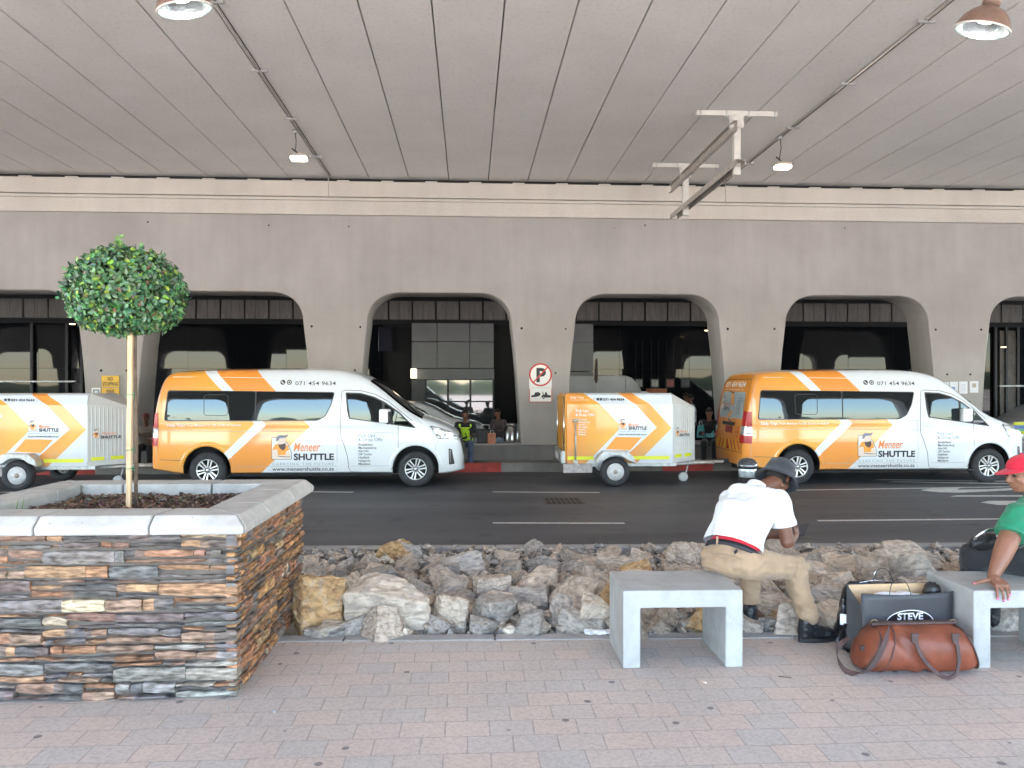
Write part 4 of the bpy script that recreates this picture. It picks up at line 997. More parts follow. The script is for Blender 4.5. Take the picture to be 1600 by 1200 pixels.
# ------------------------------------------------------------ vehicles: a lofted body with analytic side and top surfaces
class Body:
    def __init__(s, zt, zb, wx, tin, length, rr=.16, crown=.035, nose_rr=.10):
        s.zt, s.zb, s.wx, s.tin, s.L, s.rr, s.crown = zt, zb, wx, tin, length, rr, crown
    def half(s, x, z): return s.wx(x)-s.tin(z)
    def side(s, x, z, off=.004): return Vector((x, -(s.half(x, z)+off), z))
    def section(s, x, nz=26, nr=7):
        zt, zb = s.zt(x), s.zb(x); rr = min(s.rr, max(.03, (zt-zb)*.18)); zs = zt-s.crown-rr
        pts = [(0, zb), (s.half(x, zb)-.06, zb)]
        for k in range(nz): z = zb+.03+(zs-zb-.03)*k/(nz-1); pts.append((s.half(x, z), z))
        w0 = s.half(x, zs); ri = min(rr*1.15, w0*.45)
        slope = (s.half(x, zs)-s.half(x, zs-.02))/.02
        for k in range(1, nr+1):
            a = math.pi/2*k/nr; pts.append((w0-ri*(1-math.cos(a))+slope*rr*math.sin(a)*.4*(1-k/nr), zs+rr*math.sin(a)))
        w1 = pts[-1][0]
        for k in range(1, 6): t = k/5; pts.append((w1*(1-t), zs+rr+s.crown*(1-(1-t)**2)))
        return pts
    def top(s, x, y, off=.004):
        pts = s.section(x); y = abs(y); z = s.zt(x)
        for (a, za), (b, zb_) in zip(pts[-13:-1], pts[-12:]):
            if b <= y <= a: t = (a-y)/max(1e-6, a-b); z = za+(zb_-za)*t; break
        return z+off
    def rear_x(s, z, y=0):
        lo, hi = 0, s.L*.5
        for _ in range(30):
            m_ = (lo+hi)/2
            if s.top(m_, y, 0) < z: lo = m_
            else: hi = m_
        return lo
    def front_x(s, z, y=0):
        lo, hi = s.L*.6, s.L
        for _ in range(30):
            m_ = (lo+hi)/2
            if s.top(m_, y, 0) > z: lo = m_
            else: hi = m_
        return lo
    def build(s, stations, name, m, parent, arches=(), ar=.40, depth=.5):
        mb = MB(); n = None; vs = []
        for x in stations:
            p = s.section(x); full = [(-y, z) for y, z in p]+[(y, z) for y, z in reversed(p[:-1])][:-1]
            n = len(full); vs += [(x, y, z) for y, z in full]
        fs = [(i*n+k, i*n+(k+1) % n, (i+1)*n+(k+1) % n, (i+1)*n+k) for i in range(len(stations)-1) for k in range(n)]
        fs.append(tuple(range(n))); fs.append(tuple(range(len(stations)*n-1, (len(stations)-1)*n-1, -1)))
        mb.add(vs, fs, None, True); o = mb.build(name, m, parent)
        cut = []
        for cx, cz, r_ in arches:
            for s_ in (-1, 1):
                g = MB(); y0, y1 = (-1.3, -1.3+depth+.1) if s_ < 0 else (1.3-depth-.1, 1.3)
                pr = [(cx+r_*math.cos(2*math.pi*k/48), cz+r_*math.sin(2*math.pi*k/48)) for k in range(48)]
                pr = [(x, z) if z > cz else (cx+(x-cx)*(1+.06*(cz-z)/r_), z) for x, z in pr]
                g.prism(pr, y0, y1); c = g.build('cutter', M['dark'], parent)
                b = o.modifiers.new('cut', 'BOOLEAN'); b.operation = 'DIFFERENCE'; b.solver = 'EXACT'; b.object = c; b.material_mode = 'TRANSFER'; cut.append(c)
        if cut:
            bpy.context.view_layer.update(); dg = bpy.context.evaluated_depsgraph_get(); dg.update()
            me = bpy.data.meshes.new_from_object(o.evaluated_get(dg)); old = o.data; o.modifiers.clear(); o.data = me; me.name = name
            if m.name not in [k.name for k in me.materials if k]: me.materials.clear(); me.materials.append(m)
            for c in cut: bpy.data.objects.remove(c)
            for p in me.polygons: p.use_smooth = True
            me.set_sharp_from_angle(angle=R(42))
        return o

def wheel(parent, x, y, z, r, style, width=.21, rim=.205):
    """wheel facing -y; tyre is the part, rim and spokes are its pieces"""
    Mx = Matrix.Translation((x, y, z)) @ Matrix.Rotation(R(90), 4, 'X')
    g = MB(); t = width
    g.lathe([(rim, -t/2), (rim+.02, -t/2-.0), (r-.045, -t/2), (r-.012, -t/2+.025), (r, -t/2+.06), (r, t/2-.06), (r-.012, t/2-.025), (r-.045, t/2-.0), (rim+.03, t/2+.004), (rim, t/2-.012), (rim-.01, t/2-.03), (rim-.012, -t/2+.02)], 56, Mx)
    g.f = [f for f in g.f if len(f) == 4]; g.s = [True]*len(g.f); g.c = [None]*len(g.f)
    n = 56; m_ = 11; g.f += [(m_*n+k, m_*n+(k+1) % n, (k+1) % n, k) for k in range(n)]; g.s += [True]*n; g.c += [None]*n
    ty = g.build('tyre', M['rubber'], parent)
    if style == 'alloy':
        g = MB(); g.lathe([(.01, .045), (rim*.98, .045), (rim*.98, .04), (.01, .04)], 40, Mx); g.build('wheel_well', M['dark'], ty)
        g = MB(); g.lathe([(rim*.93, t/2-.045), (rim*.95, t/2-.014), (rim*1.0, t/2-.008), (rim*1.0, t/2-.03), (rim*.97, t/2-.06)], 56, Mx)
        for f in [f for f in g.f if len(f) > 4]: i = g.f.index(f); g.f.pop(i); g.s.pop(i); g.c.pop(i)
        g.f += [(4*n+k, 4*n+(k+1) % n, (k+1) % n, k) for k in range(n)]; g.s += [True]*n; g.c += [None]*n
        g.build('rim', M['alloy'], ty)
        sp = MB(); dk = MB()
        for k in range(6):
            a = math.pi/3*k+.26
            for d in (-1, 1):
                i0, i1 = rim*.26, rim*.95; w0, w1 = .010, .015; off0, off1 = d*.020, d*.033
                vs = []
                for rr_, w_, o_ in ((i0, w0, off0), (i1, w1, off1)):
                    for q in (-1, 1):
                        for h in (t/2-.050, t/2-.014-(.006 if rr_ == i0 else 0)):
                            vs.append(Mx @ Matrix.Rotation(a, 4, 'Z') @ Vector((rr_, o_+q*w_, h)))
                sp.add(vs, [(0, 1, 3, 2), (4, 6, 7, 5), (0, 4, 5, 1), (2, 3, 7, 6), (1, 5, 7, 3), (0, 2, 6, 4)])
        sp.build('spokes', M['alloy'], ty, .002, seg=1)
        g = MB(); g.lathe([(rim*.34, .06), (rim*.34, t/2-.03), (rim*.30, t/2-.022), (.01, t/2-.022)], 24, Mx)
        g.build('hub', mat('dark_hub', (.16, .16, .17), .4, metal=.7) if 'dark_hub' not in bpy.data.materials else bpy.data.materials['dark_hub'], ty)
        g = MB()
        for k in range(6):
            a = math.pi/3*k; g.lathe([(.012, t/2-.024), (.012, t/2-.008), (.006, t/2-.004)], 8, Mx @ Matrix.Rotation(a, 4, 'Z') @ Matrix.Translation((rim*.24, 0, 0)))
        g.lathe([(rim*.13, t/2-.024), (rim*.12, t/2-.006), (.01, t/2-.002)], 16, Mx); g.build('wheel_nuts', M['chrome'], ty)
    else:
        g = MB(); g.lathe([(rim, t/2-.012), (rim*.97, t/2-.03), (rim*.90, t/2-.055), (rim*.80, t/2-.05), (rim*.62, t/2-.035), (rim*.50, t/2-.05), (rim*.34, t/2-.05), (.01, t/2-.05)], 48, Mx)
        g.build('rim', mat('white_steel_wheel', (.66, .66, .67), .4, var=.18, vscale=22) if 'white_steel_wheel' not in bpy.data.materials else bpy.data.materials['white_steel_wheel'], ty)
        g = MB()
        for k in range(8): g.lathe([(.0185, t/2-.045), (.0185, t/2-.028), (.017, t/2-.0275)], 10, Mx @ Matrix.Rotation(math.pi/4*k+.3, 4, 'Z') @ Matrix.Translation((rim*.70, 0, 0)))
        g.build('rim_holes', M['dark'], ty)
        g = MB(); g.lathe([(rim*.27, t/2-.05), (rim*.25, t/2-.0), (rim*.16, t/2+.012), (.01, t/2+.014)], 14, Mx)
        for k in range(4): g.lathe([(.010, t/2-.048), (.010, t/2-.03), (.004, t/2-.026)], 8, Mx @ Matrix.Rotation(math.pi/2*k, 4, 'Z') @ Matrix.Translation((rim*.40, 0, 0)))
        g.build('hub_cap', mat('worn_hub_cap', (.35, .30, .24), .45, metal=.7, var=.4, vscale=30) if 'worn_hub_cap' not in bpy.data.materials else bpy.data.materials['worn_hub_cap'], ty)
    return ty

# badge: a small bust beside the wordmark, kept plain
def emblem(parent, place, w_, h_):
    """place(x, z); a bearded bust with crossed arms in a rounded frame, w_ by h_"""
    P_ = lambda pts: [(x*w_, z*h_) for x, z in pts]
    def lay(off): return lambda x, z: place(x, z, off)
    sk = 'emblem_skin'; skin = bpy.data.materials.get(sk) or mat(sk, (.76, .62, .53), .5)
    gy = bpy.data.materials.get('emblem_grey') or mat('emblem_grey', (.20, .22, .26), .5)
    brd = bpy.data.materials.get('emblem_beard') or mat('emblem_beard', (.085, .05, .045), .5)
    fr = rpoly(P_([(0, 0), (1, 0), (.98, .35), (.82, .66), (.55, .98), (0, .98)]), .06*w_)
    e = patch('emblem', [fr], lay(.001), M['ink'], parent)
    fr2 = rpoly(P_([(.02, .02), (.97, .02), (.95, .35), (.80, .65), (.54, .96), (.02, .96)]), .05*w_)
    patch('emblem_ground', [fr2], lay(.002), M['ink_white'], e)
    patch('emblem_shirt', [rpoly(P_([(.02, .42), (.18, .66), (.36, .72), (.60, .70), (.80, .62), (.88, .42), (.72, .36), (.68, .18), (.32, .18), (.28, .44)]), .03*w_)], lay(.003), M['decal_orange'], e)
    patch('emblem_arms', [rpoly(P_([(.03, .03), (.03, .42), (.26, .42), (.32, .20), (.70, .20), (.74, .36), (.90, .36), (.95, .04)]), .04*w_)], lay(.0035), skin, e)
    patch('emblem_arm_line', [P_([(.30, .17), (.66, .13), (.94, .13), (.94, .11), (.66, .105), (.30, .145)])], lay(.0042), M['ink'], e)
    patch('emblem_face', [rpoly(P_([(.34, .62), (.30, .86), (.42, .98), (.68, .96), (.72, .74), (.64, .60)]), .06*w_)], lay(.004), skin, e)
    patch('emblem_beard', [rpoly(P_([(.34, .70), (.40, .66), (.54, .68), (.70, .72), (.70, .52), (.60, .40), (.44, .46), (.36, .58)]), .05*w_)], lay(.0048), brd, e)
    patch('emblem_cap', [rpoly(P_([(.22, .80), (.24, .98), (.40, 1.09), (.66, 1.05), (.80, 1.12), (.78, 1.02), (.66, .96), (.40, .94), (.32, .82)]), .04*w_)], lay(.0052), gy, e)
    return e

# ---- shuttle van
vz = pinterp([(0, .84), (.015, 1.0), (.05, 1.28), (.10, 1.62), (.15, 1.86), (.20, 2.02), (.26, 2.13), (.36, 2.195), (.6, 2.225), (1.4, 2.255), (2.9, 2.27), (3.4, 2.25), (3.75, 2.19), (4.0, 2.09), (4.25, 1.925), (4.55, 1.68), (4.85, 1.455), (5.1, 1.325), (5.35, 1.235), (5.55, 1.14), (5.70, 1.01), (5.77, .88), (5.81, .72), (5.84, .50)])
vb = pinterp([(0, .36), (.3, .32), (.6, .275), (4.9, .27), (5.4, .25), (5.84, .30)])
vw = pinterp([(0, .80), (.03, .865), (.08, .905), (.2, .945), (.4, .965), (1.0, .975), (4.5, .975), (5.0, .965), (5.35, .935), (5.55, .885), (5.7, .80), (5.79, .68), (5.84, .50)])
vt = pinterp([(.2, .05), (.33, .022), (.50, .006), (.70, .0), (.86, .001), (.97, .007), (1.04, .016), (1.12, .017), (1.20, .014), (1.27, .016), (1.40, .020), (1.55, .028), (1.70, .039), (1.84, .052), (2.0, .078), (2.1, .11), (2.3, .2)])
van = Body(vz, vb, vw, vt, 5.84)
S_ = 83.4; G_ = 762.0
def vx(u): return (u-235)/S_
def vzz(v): return (G_-v)/S_
VC = [[(vx(u), vzz(v)) for u, v in c] for c in (
    [(300, 564), (316.2, 580), (395.5, 661), (350, 706), (300, 756)],
    [(318, 562), (334.7, 580), (413.5, 663), (356.7, 716), (310, 762)],
    [(382, 562), (399.7, 581), (480.7, 666), (403, 740), (380, 762)])]
M['van_paint'] = paint_livery('van_livery_paint', VC, 0, 6, 0, 2.4, (0, 1.95, 2.1, 3.0))
def rpx(pts, r): return rpoly([(vx(u), vzz(v)) for u, v in pts], r)
def make_van(label, loc):
    t = thing('shuttle_van', label, 'van', loc, 0, 'orange and white shuttle vans queued at the far kerb')
    st = [0, .006, .015, .03, .05, .075, .1, .125, .15, .175, .2, .23, .26, .3, .36, .45]+[.6+.1*i for i in range(28)]+[3.4+.05*i for i in range(42)]+[5.5, 5.54, 5.58, 5.62, 5.66, 5.70, 5.73, 5.76, 5.785, 5.80, 5.815, 5.83, 5.84]
    wr, wf = vx(323), vx(645.2)
    body = van.build(st, 'body', M['van_paint'], t, [(wr, .36, .435), (wf, .36, .435)], depth=.52)
    side = lambda off: (lambda x, z: van.side(x, z, off))
    cx = [i*.25 for i in range(24)]; cz = [.3+.06*i for i in range(34)]
    def P(name, pts, r, off, m, parent=t): return patch(name, [rpx(pts, r)], side(off), m, parent, cx, cz, True)
    def strip(name, pts, wd, off, m, parent=t):
        """thin line following points in the side plane"""
        q = [(vx(u), vzz(v)) for u, v in pts]; L_ = []; R_ = []
        for i, p in enumerate(q):
            a = Vector(q[max(0, i-1)]); b = Vector(q[min(len(q)-1, i+1)]); d = (b-a).normalized(); n = Vector((-d.y, d.x))*wd/2
            L_.append((p[0]+n.x, p[1]+n.y)); R_.append((p[0]-n.x, p[1]-n.y))
        mb = MB(); k = len(L_)
        # subdivide
        LL, RR = [], []
        for i in range(k-1):
            for j in range(4): s_ = j/4; LL.append((L_[i][0]*(1-s_)+L_[i+1][0]*s_, L_[i][1]*(1-s_)+L_[i+1][1]*s_)); RR.append((R_[i][0]*(1-s_)+R_[i+1][0]*s_, R_[i][1]*(1-s_)+R_[i+1][1]*s_))
        LL.append(L_[-1]); RR.append(R_[-1]); k = len(LL)
        mb.add([van.side(x, z, off) for x, z in LL]+[van.side(x, z, off) for x, z in RR], [(i, i+1, k+i+1, k+i) for i in range(k-1)])
        return mb.build(name, m, parent)
    line_ = bpy.data.materials.get('panel_gap') or mat('panel_gap', (.10, .10, .11), .8)
    soft_ = bpy.data.materials.get('panel_crease') or mat('panel_crease', (.36, .38, .40), .7)
    # windows
    sw = P('side_window', [(257, 656.3), (262, 608.5), (519, 611.5), (514, 632), (505, 650), (492, 656.5)], .05, .004, M['black'])
    P('glass', [(258.5, 655), (263.2, 610), (396, 610.5), (396, 655.6)], .045, .0065, M['glass'], sw)
    P('glass', [(398, 610.5), (517.4, 612.8), (512.5, 632), (504, 649), (491.5, 655.2), (398, 655.7)], .045, .0065, M['glass'], sw)
    strip('window_frame', [(318, 618), (318.5, 645), (322, 648), (352, 648), (355, 645), (355, 618), (351, 615.5), (322, 615.5), (318, 618)], .010, .010, M['black'], sw)
    dw = P('door_window', [(535.5, 612), (560, 613), (580, 618.5), (597, 627), (620, 643), (646, 668.5), (600, 661.5), (541, 653.5), (538, 640)], .025, .004, M['black'])
    P('glass', [(537.5, 614.5), (560, 615), (579, 620.5), (592.5, 627.5), (592.5, 659), (543, 652)], .03, .0065, M['glass'], dw)
    P('quarter_glass', [(596.5, 629.5), (618, 644.5), (641, 666), (618.5, 663), (596.5, 659.8)], .02, .0065, M['glass'], dw)
    # door and panel gaps
    strip('door_gap', [(645, 742), (624, 740), (543.5, 736.6), (541, 730), (539, 712), (534, 695), (528, 680), (527.5, 655), (529, 625), (530, 611), (534, 608.5), (560, 609.5), (582, 615), (602, 626), (640, 657)][1:], .011, .0028, line_)
    strip('door_gap', [(618, 664), (618, 700), (616, 712), (607, 735)], .009, .0028, line_)
    strip('door_rail', [(262, 656.5), (398, 657.2), (528, 658.5)], .006, .0026, soft_)
    strip('waist_crease', [(246, 671.5), (320, 672), (530, 674), (618, 676)], .007, .0024, soft_)
    strip('panel_gap', [(523, 658), (523, 736)], .007, .0026, soft_)
    strip('panel_gap', [(246, 718), (246, 640), (252, 605), (260, 588)], .007, .0026, soft_)
    strip('bumper_gap', [(240, 716), (289, 717.5)], .010, .0028, line_)
    strip('sill_line', [(368, 727.5), (523, 727.5)], .007, .0026, soft_)
    strip('sill_line', [(545, 727.5), (604, 727.5)], .007, .0026, soft_)
    strip('roof_rail_seam', [(268, 588), (320, 588), (420, 589.3), (520, 590.5)], .010, .003, M['sign_white'])
    P('sill_trim', [(362, 740.2), (362, 742.2), (609, 742.2), (609, 740.2)], .001, .008, M['black'])
    # wheel arch lips
    for cx_ in (wr, wf):
        g = MB(); vs = []; fs = []; n = 30
        for k in range(n+1):
            a = math.pi*(.025+.95*k/n)
            for r_, o_ in ((.437, .001), (.447, .014), (.485, .010), (.515, .0)):
                x, z = cx_+r_*math.cos(a), .36+r_*math.sin(a); vs.append(van.side(x, max(z, .26), o_))
        for k in range(n):
            for j in range(3): fs.append((k*4+j, (k+1)*4+j, (k+1)*4+j+1, k*4+j+1))
        g.add(vs, fs, None, True); g.build('wheel_arch', M['van_paint'], t)
        g = MB(); vs = [(cx_+.43*math.cos(math.pi*k/24), y_, .36+.43*math.sin(math.pi*k/24)) for k in range(25) for y_ in (-.90, -.45)]
        g.add(vs, [(2*k, 2*k+1, 2*k+3, 2*k+2) for k in range(24)], None, True); g.build('wheel_liner', M['dark'], t)
        g = MB(); g.box(cx_-.42, cx_+.42, -.46, -.44, .25, .80); g.build('wheel_well_back', M['dark'], t)
    for sy in (-1, 1):
        for cx_ in (wr, wf):
            w_ = wheel(t, cx_, 0, .345, .345, 'alloy')
            if sy > 0: w_.rotation_euler = (0, 0, R(180)); w_.location = (2*cx_, .83, 0)
            else: w_.location = (0, -.845, 0)
    # handle, mirror
    P('door_handle', [(530.5, 664.5), (538, 661.5), (544, 661), (550, 664.5), (548, 667.5), (533, 667.5)], .02, .022, M['white'])
    mr = MB(); c = van.side(vx(601), vzz(650), .0)
    mr.box(c.x-.02, c.x+.10, c.y-.14, c.y, c.z-.13, c.z-.08); arm = mr.build('mirror_arm', M['black'], t, .01)
    mr = MB(); mr.box(-.09, .09, -.23, -.03, -.12, .145, None, Matrix.Translation(c) @ Matrix.Rotation(R(-14), 4, 'Z')); mo = mr.build('wing_mirror', M['white'], t, .035, seg=4)
    mr = MB(); mr.box(.05, .115, -.21, -.05, -.14, .10, None, Matrix.Translation(c) @ Matrix.Rotation(R(-14), 4, 'Z')); mr.build('mirror_back', M['black'], t, .02)
    g = MB(); g.box(vx(648), vx(654), -.14, .0, 0, .0); 
    # windscreen and roof details
    def topmap(x, y, off=.005): return Vector((x, y, van.top(x, y, off)))
    wsv = []; n1, n2 = 16, 20; g = MB()
    for i in range(n1+1):
        for j in range(n2+1):
            x = 4.06+.98*i/n1; hw = van.half(x, van.zt(x)-.1)-.075; y = -hw+2*hw*j/n2; wsv.append(topmap(x, y, .006))
    g.add(wsv, [(i*(n2+1)+j, i*(n2+1)+j+1, (i+1)*(n2+1)+j+1, (i+1)*(n2+1)+j) for i in range(n1) for j in range(n2)], None, True)
    g.build('windscreen', M['glass'], t)
    g = MB(); g.tube([topmap(4.98, -.72, .02), topmap(4.80, -.3, .02), topmap(4.62, .15, .02)], .009, 6); g.tube([topmap(5.0, .05, .02), topmap(4.82, .4, .02), topmap(4.66, .7, .02)], .009, 6); g.build('wipers', M['black'], t)
    g = MB(); g.prism([(0, 0), (.05, 0), (.012, .055), (.0, .05)], -.01, .01, M_=Matrix.Translation((vx(541), -.3, van.top(vx(541), -.3)))); g.build('roof_aerial', M['black'], t)
    # headlight: wraps the nose corner
    def nose(u, v, off): return van.side(vx(u), vzz(v), off)
    hl = P('headlight', [(667, 664.5), (682, 667), (700, 674.5), (710.5, 682), (711.5, 686.5), (680, 685.5), (676, 678)], .03, .008, M['black'])
    P('lamp_lens', [(669, 665.6), (682, 668), (700, 675.4), (709.5, 682.5), (710.3, 685.5), (681, 684.6), (677, 678)], .03, .011, M['clear_lens'], hl)
    P('lamp_reflector', [(679, 671), (690, 675), (690, 682), (682, 681)], .03, .014, M['chrome'], hl)
    P('lamp_reflector', [(693, 676), (703, 681), (703, 684), (693, 683)], .03, .014, M['chrome'], hl)
    fg = P('fog_lamp', [(697, 701), (702, 702.5), (706.5, 726), (697.5, 727)], .015, .006, M['black'])
    P('fog_chrome', [(698.5, 703), (700, 703), (700.5, 724), (699.2, 724)], .002, .010, M['chrome'], fg)
    strip('bumper_gap', [(680, 686), (676, 700), (681, 722)], .005, .0028, soft_)
    # grille and bumper on the front face
    def front(y, z, off): return Vector((van.front_x(z, y)+off, y, z))
    g = MB(); vs = []
    for i in range(9):
        for j in range(25): vs.append(front(-.66+1.32*j/24, .60+.36*i/8, .008))
    g.add(vs, [(i*25+j, i*25+j+1, (i+1)*25+j+1, (i+1)*25+j) for i in range(8) for j in range(24)], None, True); gr_ = g.build('grille', M['black'], t)
    g = MB()
    for z in (.70, .80, .90): g.tube([front(-.64+1.28*j/16, z, .014) for j in range(17)], .012, 6)
    g.build('grille_bars', M['chrome'], gr_)
    g = MB(); vs = []
    for i in range(5):
        for j in range(25): vs.append(front(-.62+1.24*j/24, .38+.12*i/4, .008))
    g.add(vs, [(i*25+j, i*25+j+1, (i+1)*25+j+1, (i+1)*25+j) for i in range(4) for j in range(24)], None, True); g.build('air_intake', M['black'], t)
    # underside
    g = MB(); g.box(.5, 5.2, -.75, .75, .24, .33); g.build('underbody', M['dark'], t)
    g = MB(); g.box(1.6, 1.9, -.35, .2, .16, .30); g.box(.25, .9, .2, .5, .2, .3); g.build('exhaust', M['dark'], t)
    # rear lamps wrap the corner
    def rear(y, z, off=.005): return Vector((van.rear_x(z, y)-off, y, z))
    for s_ in (-1, 1):
        lamp = None
        for nm, z0_, z1_, mm in (('tail_lamp', .80, 1.42, 'red_lens'), ('reverse_lens', .96, 1.13, 'clear_lens')):
            g = MB(); vs = []; NJ = 10; NI = 8
            e = .002 if nm == 'reverse_lens' else 0
            for i in range(NI+1):
                z = z0_+(z1_-z0_)*i/NI
                if nm == 'tail_lamp': ins = .05*max(0, (i/NI-.6))
                for j in range(NJ+1):
                    f_ = j/NJ
                    if f_ <= .5:
                        x = van.rear_x(z, .6)+(.135-.07*max(0, (z-.95)/.47))*(1-f_*2)+.012; hw = van.half(x, z); vs.append(Vector((x, s_*(hw+.008+e), z)))
                    else:
                        y = van.half(van.rear_x(z, .6)+.012, z)-.16*(f_-.5)*2; vs.append(Vector((van.rear_x(z, y)-.012-e, s_*y, z)))
            g.add(vs, [(i*(NJ+1)+j, i*(NJ+1)+j+1, (i+1)*(NJ+1)+j+1, (i+1)*(NJ+1)+j) for i in range(NI) for j in range(NJ)], None, True)
            o_ = g.build(nm, M[mm], lamp or t); lamp = lamp or o_
    # tailgate: window sticker, handle, plate, chevrons
    def rpatch(name, polys, off, m, parent=t): return patch(name, polys, lambda y, z: rear(y, z, off), m, parent, [-.8+.08*i for i in range(21)], [.3+.08*i for i in range(25)], True)
    tg = rpatch('tailgate_gap', [rpoly([(-.80, .60), (.80, .60), (.76, 2.06), (-.76, 2.06)], .06), rpoly([(-.79, .61), (.79, .61), (.75, 2.05), (-.75, 2.05)], .06)], .003, line_)
    rw = rpatch('rear_window', [rpoly([(-.70, 1.27), (.70, 1.27), (.66, 1.80), (-.66, 1.80)], .06)], .005, bpy.data.materials.get('grey_window_film') or mat('grey_window_film', (.40, .46, .48), .25, coat=.5, var=.06))
    rpatch('orange_slash', [[(-.02, 1.79), (.14, 1.79), (.02, 1.52), (-.10, 1.52)]], .008, M['decal_orange'], rw)
    rpatch('orange_slash', [[(.06, 1.40), (-.10, 1.40), (.04, 1.28), (.18, 1.28)]], .008, M['decal_orange'], rw)
    rpatch('wiper', [[(-.02, 1.77), (.30, 1.80), (.30, 1.815), (-.04, 1.795)]], .014, M['black'], rw)
    mir = lambda y0, z0_, off: (lambda x, z: rear(y0-x, z0_+z, off))
    # seen from behind the text runs towards -y
    lettering('lettering', '071 454 9634', .15, mir(.62, 1.90, .006), M['ink_white'], t, bold=.004, width=1.15)
    lettering('lettering', 'www.meneershuttle.co.za', .05, mir(.60, 1.835, .006), M['ink_white'], t, width=1.1)
    lettering('lettering', 'Meneer', .09, mir(.45, 1.50, .008), M['ink_orange'], rw, shear=.25, width=.30)
    lettering('lettering', 'SHUTTLE', .09, mir(.45, 1.41, .008), M['ink'], rw, bold=.003, width=.36)
    for i, s_ in enumerate(('Emalahleni', 'Machadodorp', 'Alex NG', 'OR Tambo', 'Hatfield', 'Nelspruit', 'Malelane')): lettering('lettering', s_, .045, mir(-.30, 1.66-.05*i, .008), M['ink'], rw, width=.04*len(s_)*.7)
    emblem(rw, lambda x, z, o_: rear(.60-x, 1.45+z, .008+o_), .12, .22)
    rpatch('tail_handle', [rpoly([(-.36, 1.12), (.36, 1.12), (.36, 1.19), (-.36, 1.19)], .02)], .03, M['black'])
    g = MB(); g.lathe([(.045, 0), (.045, .01), (.035, .014)], 20, Matrix.Translation(rear(.02, 1.235, .004)) @ Matrix.Rotation(R(-90), 4, 'Y')); g.build('round_badge', M['chrome'], t)
    np_ = rpatch('number_plate', [rpoly([(-.22, .97), (.18, .97), (.18, 1.10), (-.22, 1.10)], .01)], .012, M['sign_black'])
    rpatch('plate_face', [rpoly([(-.20, .98), (.16, .98), (.16, 1.09), (-.20, 1.09)], .01)], .015, mat('red_plate', (.36, .05, .05), .5) if 'red_plate' not in bpy.data.materials else bpy.data.materials['red_plate'], np_)
    th_ = [2*math.pi*k/28 for k in range(28)]
    rpatch('speed_roundel', [[(-.50+.085*math.cos(a), 1.0+.11*math.sin(a)) for a in th_], [(-.50+.062*math.cos(a), 1.0+.087*math.sin(a)) for a in th_]], .006, M['sign_red'])
    lettering('lettering', '100', .07, mir(-.45, .975, .007), M['sign_black'], t, width=.09)
    ch = rpatch('chevron_board', [[(-.72, .64), (.72, .64), (.72, .83), (-.72, .83)]], .006, M['sign_yellow'])
    polys = []
    for k in range(7):
        y = -.70+.20*k
        d = .10 if y < 0 else -.10
        a_, b_ = max(-.72, min(.72, y)), max(-.72, min(.72, y+.085)); polys.append([(a_, .642), (b_, .642), (max(-.72, min(.72, b_+d)), .828), (max(-.72, min(.72, a_+d)), .828)])
    rpatch('red_stripes', polys, .009, M['sign_red'], ch)
    g = MB(); g.box(-.28, .0, -.04, .04, .33, .42); g.tube([(-.34, 0, .36), (-.22, 0, .38)], .05, 10); g.build('tow_hitch', M['black'], t)
    # side lettering (read left to right along +x)
    def sl_(x0_, z0_, off=.0045): return lambda x, z: van.side(x0_+x, z0_+z, off)
    lettering('lettering', '071 454 9634', .105, sl_(vx(457), vzz(600.8)), M['ink'], t, bold=.0006, width=.755)
    for k, u in enumerate((438, 448)):
        c_ = (vx(u), vzz(596.2)); cir = [(c_[0]+.047*math.cos(a), c_[1]+.047*math.sin(a)) for a in th_]
        pb = patch('phone_icon', [cir], side(.0045), M['ink'], t)
        patch('icon_mark', [[(c_[0]-.026, c_[1]+.024), (c_[0]-.008, c_[1]+.030), (c_[0]-.008, c_[1]+.006), (c_[0]+.008, c_[1]-.010), (c_[0]+.030, c_[1]-.006), (c_[0]+.024, c_[1]-.026), (c_[0]-.006, c_[1]-.020), (c_[0]-.024, c_[1]+.002)]] if k == 0 else
              [[(c_[0]+.030*math.cos(a), c_[1]+.030*math.sin(a)) for a in th_], [(c_[0]+.019*math.cos(a), c_[1]+.019*math.sin(a)) for a in th_]], side(.0058), M['ink_white'], pb)
    lettering('lettering', 'Daily Trips', .072, sl_(vx(262), vzz(664.8)), M['ink_white'], t, bold=.002, width=.33)
    lettering('lettering', 'From Malelane To OR Tambo & Hatfield', .058, sl_(vx(292), vzz(664.4)), M['ink_white'], t, bold=.001, width=.98)
    lettering('wordmark', 'Meneer', .23, sl_(vx(455), vzz(703.5), .005), M['ink_orange'], t, bold=.003, shear=.28, width=.50)
    lettering('wordmark', 'SHUTTLE', .165, sl_(vx(456), vzz(717.4), .005), M['ink'], t, bold=.006, width=.745)
    lettering('lettering', 'CARRYING THE FUTURE', .068, sl_(vx(423), vzz(725.8)), M['ink_grey'], t, space=1.4, width=1.13)
    lettering('lettering', 'www.meneershuttle.co.za', .098, sl_(vx(423), vzz(734.4)), M['ink'], t, bold=.001, width=1.14)
    lettering('lettering', 'Pick Ups', .085, sl_(vx(555.5), vzz(682)), M['ink_blue'], t, width=.315)
    lettering('lettering', '& Drop Offs:', .085, sl_(vx(555.5), vzz(688.4)), M['ink_blue'], t, width=.465)
    for i, s_ in enumerate(('Emalahleni', 'Machadodorp', 'Alex NG', 'OR Tambo', 'Hatfield', 'Nelspruit', 'Malelane')): lettering('lettering', s_, .058, sl_(vx(556), vzz(695.5+5.05*i)), M['ink'], t, bold=.0008, width=(.26, .335, .19, .25, .195, .22, .22)[i])
    emblem(t, lambda x, z, o_: van.side(vx(422)+x, vzz(716.7)+z, .004+o_), .375, .425)
